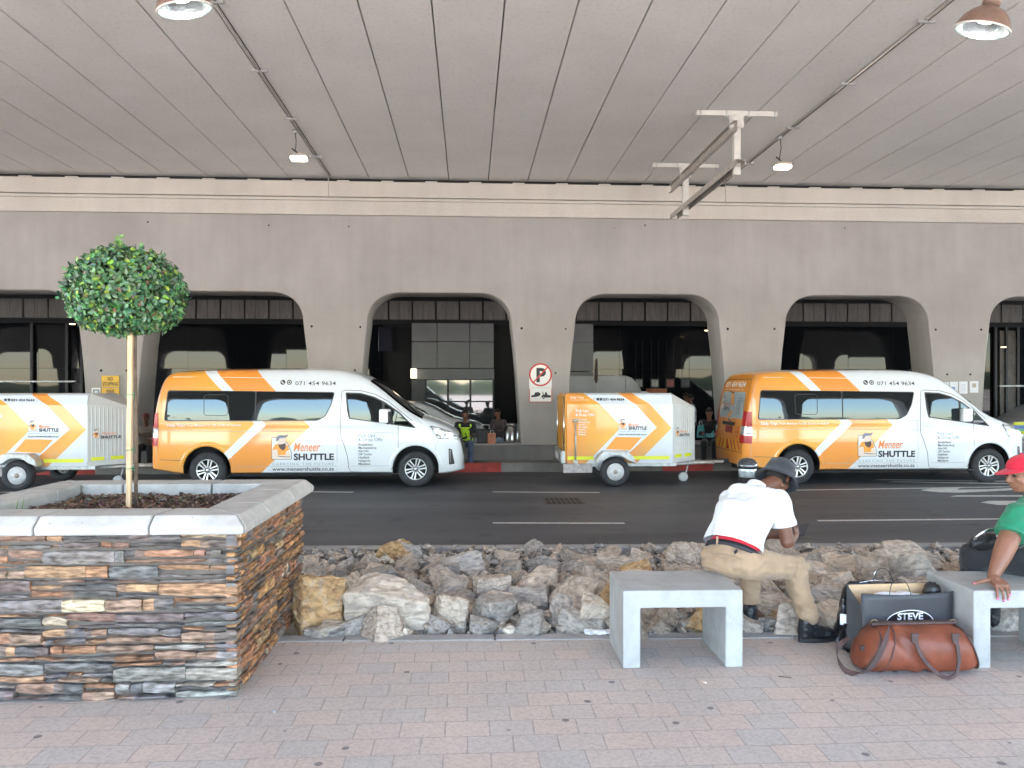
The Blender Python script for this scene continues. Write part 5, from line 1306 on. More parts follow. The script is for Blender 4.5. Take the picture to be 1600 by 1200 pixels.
    return t
VY = 14.58
def van_origin(u_rear_wheel):
    p = at(u_rear_wheel, 735, VY); return (p.x-vx(323), VY+.975, 0)
v1 = make_van('orange and white shuttle van behind the ball tree, nose towards the open arch', van_origin(323))
v2 = copy_tree(v1, None, van_origin(1247.5), 'orange and white shuttle van on the right, its tailgate and red chevrons showing')

# ---- luggage trailer
TS = 81.1
def tx(u): return (u-884)/TS
def tz(v): return (759-v)/TS
TC = [[(tx(u), tz(v)) for u, v in c] for c in (
    [(900, 605), (912.5, 616), (935, 631), (965, 662), (965.5, 672), (936, 702), (914, 724)],
    [(955, 605), (968.7, 617), (992, 632), (1025.7, 668.5), (983, 707), (966, 724)],
    [(978, 605), (991, 617), (1015, 632), (1049.7, 669.5), (1004, 714.7), (994, 724)])]
M['trailer_paint'] = paint_livery('trailer_livery_paint', TC, 0, 3, .3, 2.0, (0, .95, 1.2, 1.95), (.70, .76, .84))
M['ribbed'] = mat('ribbed_white_panel', (.58, .59, .59), .4, var=.06, vscale=4)
def make_trailer(label, loc):
    t = thing('luggage_trailer', label, 'trailer', loc, 0, 'orange and white luggage trailers')
    L_, Wd, nz_ = tx(1051), 1.30, .60; z0_, z1_, z2_ = tz(724.5), tz(632), tz(617.5)
    H_ = Wd/2
    # box: side walls, cambered roof edge
    sec = [(-H_, z0_), (-H_, z1_), (-H_+.045, z2_), (-H_+.12, z2_+.035), (H_-.12, z2_+.035), (H_-.045, z2_), (H_, z1_), (H_, z0_)]
    g = MB(); vs = [(0, y, z) for y, z in sec]+[(L_, y, z) for y, z in sec]; n = 8
    g.add(vs, [tuple(range(n)), tuple(range(2*n-1, n-1, -1))]+[(i, (i+1) % n, n+(i+1) % n, n+i) for i in range(n)]); g.build('box_body', M['trailer_paint'], t, .006)
    # V nose with sloping lid, ribbed panels
    zn = 1.50; ax = L_+nz_
    q = [(L_+.001, -H_, z0_), (ax, -.10, z0_), (ax, .10, z0_), (L_+.001, H_, z0_)]
    tp = [(L_+.001, -H_+.0, z1_), (ax, -.10, zn), (ax, .10, zn), (L_+.001, H_, z1_)]
    g = MB(); g.add(q+tp+[(L_+.001, -H_+.12, z2_+.03), (L_+.001, H_-.12, z2_+.03)], [(0, 1, 5, 4), (1, 2, 6, 5), (2, 3, 7, 6), (3, 2, 1, 0), (4, 5, 8), (5, 6, 9, 8), (6, 7, 9), (0, 4, 8, 9, 7, 3)]); no = g.build('nose', M['ribbed'], t, .006)
    d = Vector((nz_, H_-.10)); ln = d.length; d = d.normalized()
    def nosep(s_, z, off): # along the near nose panel
        return Vector((L_+d.x*s_+d.y*off, -H_+d.y*s_-d.x*off, z))
    g = MB(); k = 12
    for i in range(k):
        s0, s1 = ln*(i+.1)/k, ln*(i+.42)/k; zt0 = z1_+(zn-z1_)*(i/k)-.015
        vs = [nosep(s0, z0_+.08, .001), nosep((s0+s1)/2, z0_+.08, .014), nosep(s1, z0_+.08, .001), nosep(s0, zt0, .001), nosep((s0+s1)/2, zt0, .014), nosep(s1, zt0, .001)]
        g.add(vs, [(0, 1, 4, 3), (1, 2, 5, 4)])
    g.build('ribs', M['ribbed'], no)
    sdp = lambda off: (lambda x, z: Vector((x, -H_-off, z)))
    def tl(x0_, z_, off=.003): return lambda x, z: Vector((x0_+x, -H_-off, z_+z))
    patch('orange_panel', [[(tx(u), tz(v)) for u, v in ((961, 683), (1001.7, 684), (983.7, 704), (944.7, 702))]], sdp(.003), M['decal_orange'], t)
    for u0, u1 in ((885, 926), (988, 1046)): patch('reflective_tape', [[(tx(u0), tz(718.5)), (tx(u1), tz(718.5+.0)), (tx(u1), tz(713.2)), (tx(u0), tz(713.2))]], sdp(.004), M['yellow_tape'], t)
    for a, b in ((.08, .36), (.50, .80)):
        g = MB(); g.add([nosep(ln*a, z0_+.10, .016), nosep(ln*b, z0_+.10, .016), nosep(ln*b, z0_+.165, .016), nosep(ln*a, z0_+.165, .016)], [(0, 1, 2, 3)]); g.build('reflective_tape', M['yellow_tape'], t)
    emblem(t, lambda x, z, o_: Vector((tx(965)+x, -H_-.003-o_, tz(671.5)+z)), .165, .19)
    lettering('wordmark', 'Meneer', .095, tl(tx(980), tz(666.5)), M['ink_orange'], t, shear=.25, bold=.001, width=.22)
    lettering('wordmark', 'SHUTTLE', .085, tl(tx(981), tz(671.8)), M['ink'], t, bold=.004, width=.355)
    lettering('lettering', 'CARRYING THE FUTURE', .034, tl(tx(965), tz(675.5)), M['ink_grey'], t, width=.54)
    lettering('lettering', 'www.meneershuttle.co.za', .048, tl(tx(965), tz(680.5)), M['ink'], t, bold=.001, width=.55)
    lettering('lettering', '071 454 9634', .062, tl(tx(941), tz(626.2)), M['ink'], t, bold=.002, width=.41)
    for u in (932.5, 937.5): patch('phone_icon', [[(tx(u)+.026*math.cos(2*math.pi*k/20), tz(624)+.026*math.sin(2*math.pi*k/20)) for k in range(20)]], sdp(.003), M['ink'], t)
    lettering('lettering', 'Daily Trips', .05, tl(tx(889), tz(622.5)), M['ink_white'], t, bold=.001, width=.26)
    lettering('lettering', 'From Malelane To OR Tambo', .035, tl(tx(889), tz(626)), M['ink_white'], t, width=.36)
    lettering('lettering', 'Pick Ups', .07, tl(tx(897.5), tz(644)), M['ink_white'], t, bold=.002, width=.255)
    lettering('lettering', '& Drop Offs:', .07, tl(tx(897.5), tz(650.2)), M['ink_white'], t, bold=.002, width=.37)
    for i, s_ in enumerate(('Emalahleni', 'Machadodorp', 'Alex NG', 'OR Tambo', 'Hatfield', 'Nelspruit', 'Malelane')): lettering('lettering', s_, .042, tl(tx(902), tz(657+3.85*i)), M['ink_white'], t, bold=.001, width=(.16, .22, .13, .16, .13, .14, .14)[i])
    lettering('wordmark', 'Meneer', .08, lambda x, z: nosep(ln*.30+x, 1.0+z, .016), M['ink_orange'], no, shear=.25, width=.26)
    lettering('wordmark', 'SHUTTLE', .07, lambda x, z: nosep(ln*.28+x, .93+z, .016), M['ink'], no, bold=.002, width=.36)
    emblem(no, lambda x, z, o_: nosep(ln*.11+x, .93+z, .016+o_), .12, .17)
    # rear door
    g = MB(); g.box(-.03, -.001, -H_+.02, H_-.02, z0_+.02, z2_); rd = g.build('rear_door', mat('door_orange', (.72, .33, .03), .35, var=.1) if 'door_orange' not in bpy.data.materials else bpy.data.materials['door_orange'], t, .01)
    g = MB()
    for y in (-H_+.10, H_-.10): g.tube([(-.045, y, z0_+.1), (-.045, y, z2_-.03)], .014, 8)
    g.build('door_rods', M['chrome'], rd)
    g = MB(); g.prism([(-.58, z0_+.32), (-.32, z0_+.32), (-.45, z0_+.56)], -.036, -.031, axis='x'); g.build('warning_triangle', M['sign_white'], rd)
    g = MB(); g.box(-.11, -.031, -H_+.0, H_-.0, z0_+.0, z0_+.24); rb = g.build('rear_bumper', M['galv'], t, .01)
    g = MB(); g.box(-.125, -.111, -H_+.02, -H_+.3, z0_+.05, z0_+.2); g.build('tail_lamp', M['clear_lens'], rb, .01)
    g = MB(); g.box(-.115, -.111, -.2, .3, z0_+.05, z0_+.17); g.build('number_plate', M['sign_white'], rb)
    g = MB(); g.box(-.06, .50, -H_+.06, -H_+.085, .24, z0_-.01); g.build('mud_flap', bpy.data.materials.get('dirty_white_plate') or mat('dirty_white_plate', (.42, .38, .37), .8, var=.35, vscale=12), t, .004)
    # chassis, drawbar, jockey wheel
    g = MB(); g.box(0, L_+.1, -H_+.10, -H_+.16, z0_-.07, z0_-.001); g.box(0, L_+.1, H_-.16, H_-.10, z0_-.07, z0_-.001); g.box(.85, .97, -H_-.1, H_+.1, z0_-.16, z0_-.08); g.build('chassis', M['galv'], t, .004)
    g = MB()
    for s_ in (-1, 1): g.tube([(L_-.35, s_*(H_-.14), z0_-.05), (ax+.12, s_*.05, z0_-.05), (ax+.42, s_*.03, z0_-.05)], .036, 4)
    g.tube([(ax+.36, 0, z0_-.04), (ax+.62, 0, z0_-.04)], .03, 8); g.build('drawbar', bpy.data.materials.get('worn_white_steel') or mat('worn_white_steel', (.50, .47, .44), .6, var=.35, vscale=10), t)
    jx = tx(1079)
    jw = MB(); jw.tube([(jx+.10, -.16, z0_-.10), (jx+.10, -.16, z0_+.62)], .022, 10); jw.tube([(jx+.10, -.16, z0_+.62), (jx+.2, -.16, z0_+.62)], .012, 6); jo = jw.build('jockey_stand', M['galv'], t)
    jw = MB(); jw.tube([(jx+.10, -.16, z0_-.08), (jx+.04, -.16, .13)], .014, 6); jw.lathe([(.04, -.03), (.085, -.03), (.095, -.015), (.095, .015), (.085, .03), (.04, .03)], 24, Matrix.Translation((jx, -.16, .105)) @ Matrix.Rotation(R(90), 4, 'X')); jw.build('jockey_wheel', bpy.data.materials.get('grey_plastic_wheel') or mat('grey_plastic_wheel', (.38, .39, .40), .5), t)
    # fender, wheels, prop stand
    wx_ = tx(957.5); wz = .283
    for s_ in (-1, 1):
        def fy(y): return s_*y
        out = [(tx(926), tz(720)), (tx(930), tz(712)), (tx(939), tz(704)), (tx(976), tz(704.3)), (tx(985), tz(713)), (tx(988.5), tz(722))]
        g = MB(); vs = []
        for x, z in out: vs += [(x, fy(H_+.001), z), (x, fy(H_+.24), z)]
        for x, z in out: vs += [(x+(.02 if x < wx_ else -.02), fy(H_+.001), z-.02), (x+(.02 if x < wx_ else -.02), fy(H_+.24), z-.02)]
        n = len(out)
        fs = [(2*i, 2*i+1, 2*i+3, 2*i+2) for i in range(n-1)]+[(2*n+2*i, 2*n+2*i+1, 2*n+2*i+3, 2*n+2*i+2) for i in range(n-1)]
        g.add(vs, fs)
        inner = [(wx_+.31*math.cos(math.pi*(1-k/12)), wz+.33*math.sin(math.pi*(1-k/12))) for k in range(13)]
        inner = [(x, z) for x, z in inner if z > tz(721)]
        g.prism(out+[(x, z) for x, z in reversed(inner)], fy(H_+.225), fy(H_+.24)); g.build('fender', M['galv'], t)
        w_ = wheel(t, wx_, 0, wz, .283, 'steel', .17, .165)
        if s_ > 0: w_.rotation_euler = (0, 0, R(180)); w_.location = (2*wx_, H_+.12, 0)
        else: w_.location = (0, -H_-.12, 0)
    g = MB(); g.tube([(tx(897), -H_-.05, tz(722)), (tx(897), -H_-.05, tz(660))], .016, 8); g.tube([(tx(893), -H_-.05, tz(657)), (tx(901), -H_-.05, tz(657))], .028, 8); g.box(tx(894), tx(900), -H_-.08, -H_-.001, tz(723.5), tz(719)); g.build('corner_stand', M['galv'], t)
    return t
def tr_origin(u): p = at(u, 690, 14.68); return (p.x-tx(1051), 14.68+.65, 0)
t1 = make_trailer('orange and white luggage trailer in the middle, coupled behind the right van', tr_origin(1051))
t2 = copy_tree(t1, None, tr_origin(136), 'orange and white luggage trailer at the left edge, partly behind the planter and tree')
# ------------------------------------------------------------ organic shapes: overlapping closed pieces fused into one skin
def hullpts(bm, pts):
    vs = [bm.verts.new(p) for p in pts]; r_ = bmesh.ops.convex_hull(bm, input=vs)
    bad = [g_ for g_ in set(r_['geom_interior']+r_['geom_unused']) if isinstance(g_, bmesh.types.BMVert)]
    if bad: bmesh.ops.delete(bm, geom=bad, context='VERTS')
SPH = []
for i in range(1, 8):
    for j in range(14):
        a, b = math.pi*i/8, 2*math.pi*j/14; SPH.append(Vector((math.sin(a)*math.cos(b), math.sin(a)*math.sin(b), math.cos(a))))
SPH += [Vector((0, 0, 1)), Vector((0, 0, -1))]
def cap(p0, r0, p1, r1): return [Vector(p0)+s_*r0 for s_ in SPH]+[Vector(p1)+s_*r1 for s_ in SPH]
def frus(p0, r0, p1, r1, ex=1.0):
    p0, p1 = Vector(p0), Vector(p1); d = (p1-p0).normalized(); a = d.orthogonal().normalized(); b = d.cross(a)
    return [p+(a*math.cos(t)+b*math.sin(t))*r_ for p, r_ in ((p0, r0), (p1, r1)) for t in [2*math.pi*k/20 for k in range(20)]]
def ell(c, ax, ay, az): c = Vector(c); return [c+ax*s_.x+ay*s_.y+az*s_.z for s_ in SPH]
def ring(c, ax, ay): return [Vector(c)+ax*math.cos(t)+ay*math.sin(t) for t in [2*math.pi*k/24 for k in range(24)]]
def blob(prims, name, m, parent, voxel=.008, smooth=5, wr=0, wscale=9, cuts=(), origin=None, wdir=None, seed=0):
    bm = bmesh.new()
    for p in prims: hullpts(bm, p)
    if origin is not None:
        for v in bm.verts: v.co -= origin
    me = bpy.data.meshes.new(name); bm.to_mesh(me); bm.free()
    o = bpy.data.objects.new(name, me); COL.objects.link(o)
    r_ = o.modifiers.new('r', 'REMESH'); r_.mode = 'VOXEL'; r_.voxel_size = voxel; r_.use_smooth_shade = True
    s_ = o.modifiers.new('s', 'SMOOTH'); s_.factor = .5; s_.iterations = smooth
    me = evaluated(o, name)
    if wr or cuts:
        bm = bmesh.new(); bm.from_mesh(me); bm.normal_update()
        if wr:
            W = wdir or (1, 1, 1); of = Vector((seed*5.1, 2, 3))
            for v in bm.verts:
                q = Vector((v.co.x*W[0], v.co.y*W[1], v.co.z*W[2]))*wscale+of
                n1 = noise.noise(q); n2 = noise.noise(q*2.3)
                v.co += v.normal*wr*((1-abs(n1)*2.2)*.8+n2*.5-.3)
        for co, no in cuts:
            co = Vector(co)-(origin if origin is not None else Vector())
            bmesh.ops.bisect_plane(bm, geom=bm.verts[:]+bm.edges[:]+bm.faces[:], plane_co=co, plane_no=Vector(no), clear_outer=True)
        for f in bm.faces: f.smooth = True
        bm.to_mesh(me); bm.free()
    me.materials.clear(); me.materials.append(m)
    return obj(name, me, parent)
def hand(w, f, up, side, curls, spread=.16, L=.085, s=1.0, thumb=(.5, .6), tcurl=.3):
    """prims of a hand: wrist w, finger direction f, back-of-hand normal up, thumb side; curls = bend per finger in radians"""
    w, f, up = Vector(w), Vector(f).normalized(), Vector(up); up = (up-f*up.dot(f)).normalized(); sd_ = Vector(side); sd_ = (sd_-f*sd_.dot(f)-up*sd_.dot(up)).normalized()
    P_ = []; pl_ = w+f*.085*s
    P_.append(cap(w, .024*s, w+f*.03*s, .024*s))
    P_.append([w+f*a*s+sd_*b*s+up*c*s for a, b, c in ((.01, -.024, -.013), (.01, .026, -.013), (.01, -.024, .013), (.01, .026, .013), (.088, -.038, -.009), (.09, .036, -.009), (.088, -.038, .010), (.09, .036, .010), (.05, .040, -.012), (.05, .036, .012), (.05, -.038, -.012), (.05, -.036, .012))])
    lens = (.072, .080, .074, .058); offs = (.030, .010, -.011, -.030); tips = []
    for i in range(4):
        b = w+f*(.084-(.006 if i in (0, 3) else 0)-(.006 if i == 3 else 0))*s+sd_*offs[i]*s
        d = (f+sd_*(offs[i]/.03)*spread).normalized(); u_ = (up-d*up.dot(d)).normalized(); r_ = (.0085, .0088, .0085, .0075)[i]*s; ln = lens[i]*s
        for k, fr in enumerate((.42, .31, .27)):
            c_ = curls[i][k] if isinstance(curls[i], tuple) else curls[i]*(.7 if k == 0 else 1); q = Matrix.Rotation(c_, 3, d.cross(-u_)); d = (q @ d).normalized(); u_ = (q @ u_).normalized()
            e = b+d*ln*fr; P_.append(cap(b, r_*(1-.08*k), e, r_*(.95-.1*k))); b = e
        tips.append((b, d, u_, r_))
    b = w+(f*.022+sd_*.022)*s; d = (f*thumb[0]+sd_*thumb[1]*1.4-up*.15).normalized(); r_ = .0115*s
    for k, ln in enumerate((.040, .032, .026)):
        e = b+d*ln*s; P_.append(cap(b, r_*(1.1-.1*k), e, r_*(1-.12*k))); b = e; d = (d+(f-sd_*.6)*tcurl*.4).normalized()
    tips.append((b, d, (up+sd_*.3).normalized(), r_*.8))
    return P_, tips
def nails(tips, m, parent, origin, s=1.0):
    for p, d, u_, r_ in tips:
        sd_ = d.cross(u_).normalized(); c = p-origin-d*.0045*s+u_*r_*.80
        g = MB(); vs = [c+sd_*a*r_*.72+d*b*s+u_*h for a, b, h in ((-1, -.006, 0), (1, -.006, 0), (1, .004, 0), (.5, .0075, -.0008), (-.5, .0075, -.0008), (-1, .004, 0))]
        vs += [v-u_*.003 for v in vs]; g.add(vs, [(0, 1, 2, 3, 4, 5), (11, 10, 9, 8, 7, 6)]+[(i, (i+1) % 6, 6+(i+1) % 6, 6+i) for i in range(6)], None, True); g.build('nail', m, parent)
def head(c, f, up, s=1.0):
    """prims of a head: centre c, facing f"""
    c, f, up = Vector(c), Vector(f).normalized(), Vector(up); up = (up-f*up.dot(f)).normalized(); l = up.cross(f).normalized()
    at_ = lambda a, b, h: c+(f*a+l*b+up*h)*s
    P_ = [ell(at_(-.012, 0, .028), f*.098*s, l*.076*s, up*.088*s), ell(at_(.030, 0, -.035), f*.066*s, l*.060*s, up*.074*s),
          cap(at_(.062, 0, -.088), .020*s, at_(.010, 0, -.078), .036*s), cap(at_(.0, .048, -.06), .018*s, at_(.055, .016, -.090), .017*s), cap(at_(.0, -.048, -.06), .018*s, at_(.055, -.016, -.090), .017*s),
          cap(at_(.084, 0, .010), .008*s, at_(.106, 0, -.026), .0125*s), cap(at_(.094, .012, -.030), .009*s, at_(.094, -.012, -.030), .009*s),
          cap(at_(.078, .032, .022), .012*s, at_(.084, .008, .020), .011*s), cap(at_(.078, -.032, .022), .012*s, at_(.084, -.008, .020), .011*s),
          cap(at_(.084, .018, -.052), .008*s, at_(.091, 0, -.050), .009*s), cap(at_(.084, -.018, -.052), .008*s, at_(.091, 0, -.050), .009*s),
          cap(at_(.083, .015, -.064), .008*s, at_(.088, 0, -.065), .010*s), cap(at_(.083, -.015, -.064), .008*s, at_(.088, 0, -.065), .010*s),
          cap(at_(.060, .040, -.018), .022*s, at_(.045, .046, -.040), .018*s), cap(at_(.060, -.040, -.018), .022*s, at_(.045, -.046, -.040), .018*s)]
    for q in (-1, 1): P_.append(ell(at_(-.004, q*.077, -.004), f*.018*s+up*.004*s, l*.008*s, up*.031*s))
    return P_, at_
skin1 = mat('dark_brown_skin', (.145, .062, .038), .5, var=.12, vscale=7, bump=.05, bscale=160)
skin2 = mat('brown_skin', (.22, .10, .062), .45, var=.14, vscale=6, bump=.06, bscale=150)
for m_ in (skin1, skin2):
    p_ = m_.node_tree.nodes['Principled BSDF']; p_.inputs['Subsurface Weight'].default_value = .08; p_.inputs['Subsurface Radius'].default_value = (.02, .008, .005)
def cloth(name, col, var=.08, bs=380, rough=.9):
    m = mat(name, col, rough, var=var, vscale=8, bump=.12, bscale=bs); m.node_tree.nodes['Principled BSDF'].inputs['Sheen Weight'].default_value = .15; return m
EYE = mat('dark_eye', (.01, .008, .007), .1)
V3 = Vector

# ---- the man with the phone
org = V3((1.75, 4.95, PZ)); man = thing('person', 'person in a white t-shirt and dark bucket hat bent over a phone', 'person', org)
f = V3((.72, .69, 0)).normalized(); r = V3((.69, -.72, 0)).normalized(); Z = V3((0, 0, 1))
Pv = V3((1.705, 4.93, .79)); Sc = V3((1.925, 5.13, 1.165)); d = (Sc-Pv).normalized(); bk = (d.cross(r)).normalized()
if bk.dot(f) > 0: bk = -bk
hR, hL = Pv+r*.10-Z*.01, Pv-r*.10-Z*.01
kR, kL = at(1240, 886, 5.08), V3((1.965, 5.26, .775))
aR, aL = at(1263, 985, 4.93), V3((1.955, 5.24, .36))
sR, sL = Sc+r*.185, Sc-r*.175-Z*.035
eR, eL = at(1230, 846, 4.98), V3((1.93, 5.27, .90))
wR, wL = at(1241, 838, 5.16), at(1217, 836, 5.24)
hc = V3((2.155, 5.25, 1.275)); hf = V3((.58, .48, -.66)).normalized(); hu = V3((.42, .38, .75)).normalized()
hp, hat_ = head(hc, hf, hu, .96)
phone_c = at(1253, 828, 5.30); 
pf = (phone_c-wR).normalized()
hdR, tR = hand(wR, (pf+V3((0, 0, .35))).normalized(), V3((.8, -.5, .1)), V3((-.3, .3, .9)), (.9, 1.0, 1.05, 1.1), s=.95, spread=.05)
hdL, tL = hand(wL, (phone_c-wL+V3((0, 0, -.02))).normalized(), V3((-.4, -.8, .2)), V3((.1, -.2, .9)), (.8, .9, 1.0, 1.1), s=.95, spread=.05)
prims = hp+hdR+hdL+[cap(Sc+d*.02, .058, hc-hu*.05-hf*.03, .056), cap(sR, .052, sL, .052),
    cap(Pv, .10, Pv+d*.28, .11), ring(Pv+d*.05, r*.15, bk*.10)+ring(Sc-d*.06, r*.17, bk*.10),
    cap(sR, .056, eR, .044), cap(eR, .046, wR, .027), cap(sL, .056, eL, .044), cap(eL, .046, wL, .027),
    cap(hR, .085, kR, .058), cap(kR, .056, aR, .04), cap(hL, .085, kL, .058), cap(kL, .056, aL, .04),
    cap(aR, .04, aR+V3((.13, .03, -.07)), .03), cap(aL, .04, aL+V3((.10, .08, -.07)), .03)]
blob(prims, 'body', skin1, man, .0045, 4, origin=org)
# t-shirt
wm = mat('white_cotton', (.66, .68, .70), .9, var=.02, vscale=8, bump=.1, bscale=300)
sh = [ring(Pv+d*.07-r*.01, r*.205, bk*.150)+ring(Pv+d*.20-r*.01+bk*.015, r*.190, bk*.140), ring(Pv+d*.20-r*.01+bk*.015, r*.190, bk*.140)+ring(Sc-d*.13+bk*.03, r*.205, bk*.128),
      ring(Sc-d*.13+bk*.03, r*.205, bk*.128)+ring(Sc-d*.02+bk*.005, r*.195, bk*.078), cap(sR-d*.005, .066, sL-d*.005, .066),
      cap(Sc+d*.03, .07, sR-r*.03, .066), cap(Sc+d*.03, .07, sL+r*.03, .064), frus(Sc+d*.02, .078, Sc+d*.075+f*.025, .066), cap(Sc+r*.10+bk*.02, .072, Sc-r*.10+bk*.02, .072), cap(sR+bk*.0, .070, sR+(eR-sR)*.3, .078), frus(sR+(eR-sR)*.05, .074, sR+(eR-sR)*.62, .082), frus(sL, .074, sL+(eL-sL)*.66, .084)]
blob(sh, 't_shirt', wm, man, .006, 12, wr=.011, wscale=6, wdir=(1.3, 1.3, .7), cuts=[(Pv+d*.085, -d)], origin=org, seed=2)
def hem(name, c, dr, rad, m, parent, o_, th=.004, wd=.016):
    dr = V3(dr).normalized(); a = dr.orthogonal().normalized(); b = dr.cross(a); g = MB(); n = 36; vs = []
    for k in range(n):
        t = 2*math.pi*k/n; q = a*math.cos(t)+b*math.sin(t)
        for r_, h in ((rad, -wd/2), (rad+th, -wd/2), (rad+th, wd/2), (rad, wd/2)): vs.append(V3(c)-o_+q*r_+dr*h)
    g.add(vs, [(k*4+j, k*4+(j+1) % 4, ((k+1) % n)*4+(j+1) % 4, ((k+1) % n)*4+j) for k in range(n) for j in range(4)], None, True); return g.build(name, m, parent)
hem('sleeve_hem', sR+(eR-sR)*.60, eR-sR, .079, wm, man, org); hem('collar', Sc+d*.075+f*.025, d+f*.3, .064, wm, man, org, th=.006)
km = cloth('khaki_twill', (.35, .245, .155), .10)
ax_ = (kR-hR).normalized()
trp = [ring(Pv+d*.045, r*.178, bk*.128)+ring(Pv-d*.03, r*.185, bk*.14), ell(Pv-Z*.02, r*.19, f*.14, Z*.09), cap(hR+r*.015, .100, kR, .083), cap(hL, .105, kL, .080),
       cap(kR, .084, kR.lerp(aR, .35), .070), frus(kR.lerp(aR, .2), .073, aR+Z*.070, .060), cap(kL, .080, kL.lerp(aL, .35), .068), frus(kL.lerp(aL, .3), .070, aL+Z*.05, .06),
       cap(aR+Z*.10, .064, aR+Z*.13, .067)]
tro = blob(trp, 'trousers', km, man, .006, 5, wr=.013, wscale=9, wdir=(.8, .8, 1.6), origin=org, seed=5)
# cargo pocket with flap on the near thigh
M_ = Matrix.Translation(kR-org) @ Matrix(((ax_.x, r.x, 0, 0), (ax_.y, r.y, 0, 0), (ax_.z, r.z, 1, 0), (0, 0, 0, 1)))
g = MB(); g.box(-.10, .02, .070, .092, -.075, .035, None, M_); g.build('cargo_pocket', km, man, .012, seg=3)
g = MB(); g.box(-.105, .025, .090, .100, .0, .045, None, M_); g.build('pocket_flap', km, man, .008)
def band(name, c, a1, a2, n1, w_, m, th=.012):
    g = MB(); n = 48; vs = []
    for k in range(n):
        t = 2*math.pi*k/n; o_ = a1*math.cos(t)+a2*math.sin(t); un = o_.normalized()
        for q, h in ((0, -w_/2), (th, -w_/2), (th, w_/2), (0, w_/2)): vs.append(c-org+o_+un*q+n1*h)
    g.add(vs, [(k*4+j, k*4+(j+1) % 4, ((k+1) % n)*4+(j+1) % 4, ((k+1) % n)*4+j) for k in range(n) for j in range(4)], None, True); return g.build(name, m, man)
band('belt', Pv+d*.045, r*.178, bk*.130, d, .036, mat('black_belt', (.012, .013, .02), .5))
blob([ring(Pv+d*.02, r*.172, bk*.124)+ring(Pv+d*.11, r*.172, bk*.124)], 'underwear_waist', cloth('red_cotton', (.62, .025, .045)), man, .007, 3, origin=org)
g = MB(); q = Pv+d*.045+bk*.146-org+r*(-.05); g.box(-.006, .006, -.004, .004, -.03, .026, None, Matrix.Translation(q)); g.build('belt_loop', km, man)
g = MB(); q = Pv-Z*.01+bk*.145-org+r*.095; g.box(-.016, .016, -.003, .003, -.009, .009, None, Matrix.Translation(q) @ Matrix.Rotation(R(38), 4, 'Z') @ Matrix.Rotation(R(-25), 4, 'Y')); g.build('fabric_label', M['ink'], man)
# bucket hat
def aim(c, n_, up_=None):
    return Matrix.Translation(c) @ Vector(n_).to_track_quat('Z', 'Y').to_matrix().to_4x4()
hatm = cloth('charcoal_cotton', (.022, .027, .037), .2, 300)
Mh = aim(hat_(-.012, 0, .045)-org, hu+hf*.06)
g = MB(); prof = [(.0, .090), (.064, .086), (.084, .070), (.096, .015), (.101, -.015), (.126, -.048), (.142, -.074), (.139, -.076), (.122, -.052), (.097, -.02), (.090, .015), (.080, .062), (.0, .082)]
n = 40; vs = []
for i, (r_, z) in enumerate(prof):
    for k in range(n):
        a = 2*math.pi*k/n; wv = 1+.035*math.sin(3*a+1)*(r_/.17)**2+.012*noise.noise(V3((math.cos(a)*2, math.sin(a)*2, z*20))); vs.append(Mh @ V3((r_*wv*math.cos(a)*1.08, r_*wv*math.sin(a), z+.010*math.sin(2*a+.5)*(r_/.17)**3)))
g.add(vs, [(i*n+k, i*n+(k+1) % n, (i+1)*n+(k+1) % n, (i+1)*n+k) for i in range(len(prof)-1) for k in range(n)], None, True); g.build('bucket_hat', hatm, man)
hr = blob([ell(hat_(-.020, 0, .010), hf*.090, hu.cross(hf)*.077, hu*.072)], 'hair', mat('black_hair', (.012, .010, .009), .9, var=.4, vscale=90), man, .006, 2, origin=org)
for q in (-1, 1): g = MB(); g.lathe([(.001, -.010), (.008, -.006), (.010, 0), (.008, .006), (.001, .010)], 10, Matrix.Translation(hat_(.080, q*.032, .004)-org)); g.build('eye', EYE, man)
# shoes
bl = mat('black_leather', (.016, .017, .020), .4, var=.3, vscale=12, bump=.15, bscale=60)
def shoe(an, dr, parent, o_, name='shoe'):
    dr = V3(dr).normalized(); sd_ = Z.cross(dr); gz = PZ+.002 if an.z < .37 else an.z-.11
    b = V3((an.x, an.y, gz))
    P_ = [ell(b+dr*.130+Z*.045, dr*.070, sd_*.047, Z*.038), cap(b+dr*.02+Z*.06, .045, b+dr*.11+Z*.052, .038), cap(b-dr*.03+Z*.05, .042, b-dr*.02+Z*.13, .046), cap(b+dr*.0+Z*.06, .045, b-dr*.005+Z*.145, .047), cap(b+dr*.03+Z*.08, .035, b+dr*.10+Z*.065, .03)]
    so_ = blob(P_, name, bl, parent, .005, 4, wr=.003, wscale=25, origin=o_, cuts=[(b+Z*.165, Z)])
    g = MB(); pl = []
    for k in range(28):
        a = 2*math.pi*k/28; x = .138*math.cos(a)+.066; y = .050*math.sin(a)*(1+.10*math.cos(a)); pl.append(b+dr*x+sd_*y-o_)
    vs = [v for v in pl]+[v+Z*.030 for v in pl]; n = 28
    g.add(vs, [tuple(range(n)), tuple(range(2*n-1, n-1, -1))]+[(i, (i+1) % n, n+(i+1) % n, n+i) for i in range(n)]); g.build('sole', M['black'], so_, .004)
    g = MB()
    for k in range(5): x = .03+.018*k; z = .118-.011*k; g.tube([b+dr*x-sd_*.026+Z*(z-.004)-o_, b+dr*(x+.006)+Z*(z+.008)-o_, b+dr*x+sd_*.026+Z*(z-.004)-o_], .0035, 6)
    g.build('laces', M['black'], so_)
shoe(aR, (1, .16, 0), man, org); shoe(aL, (.6, .8, 0), man, org)
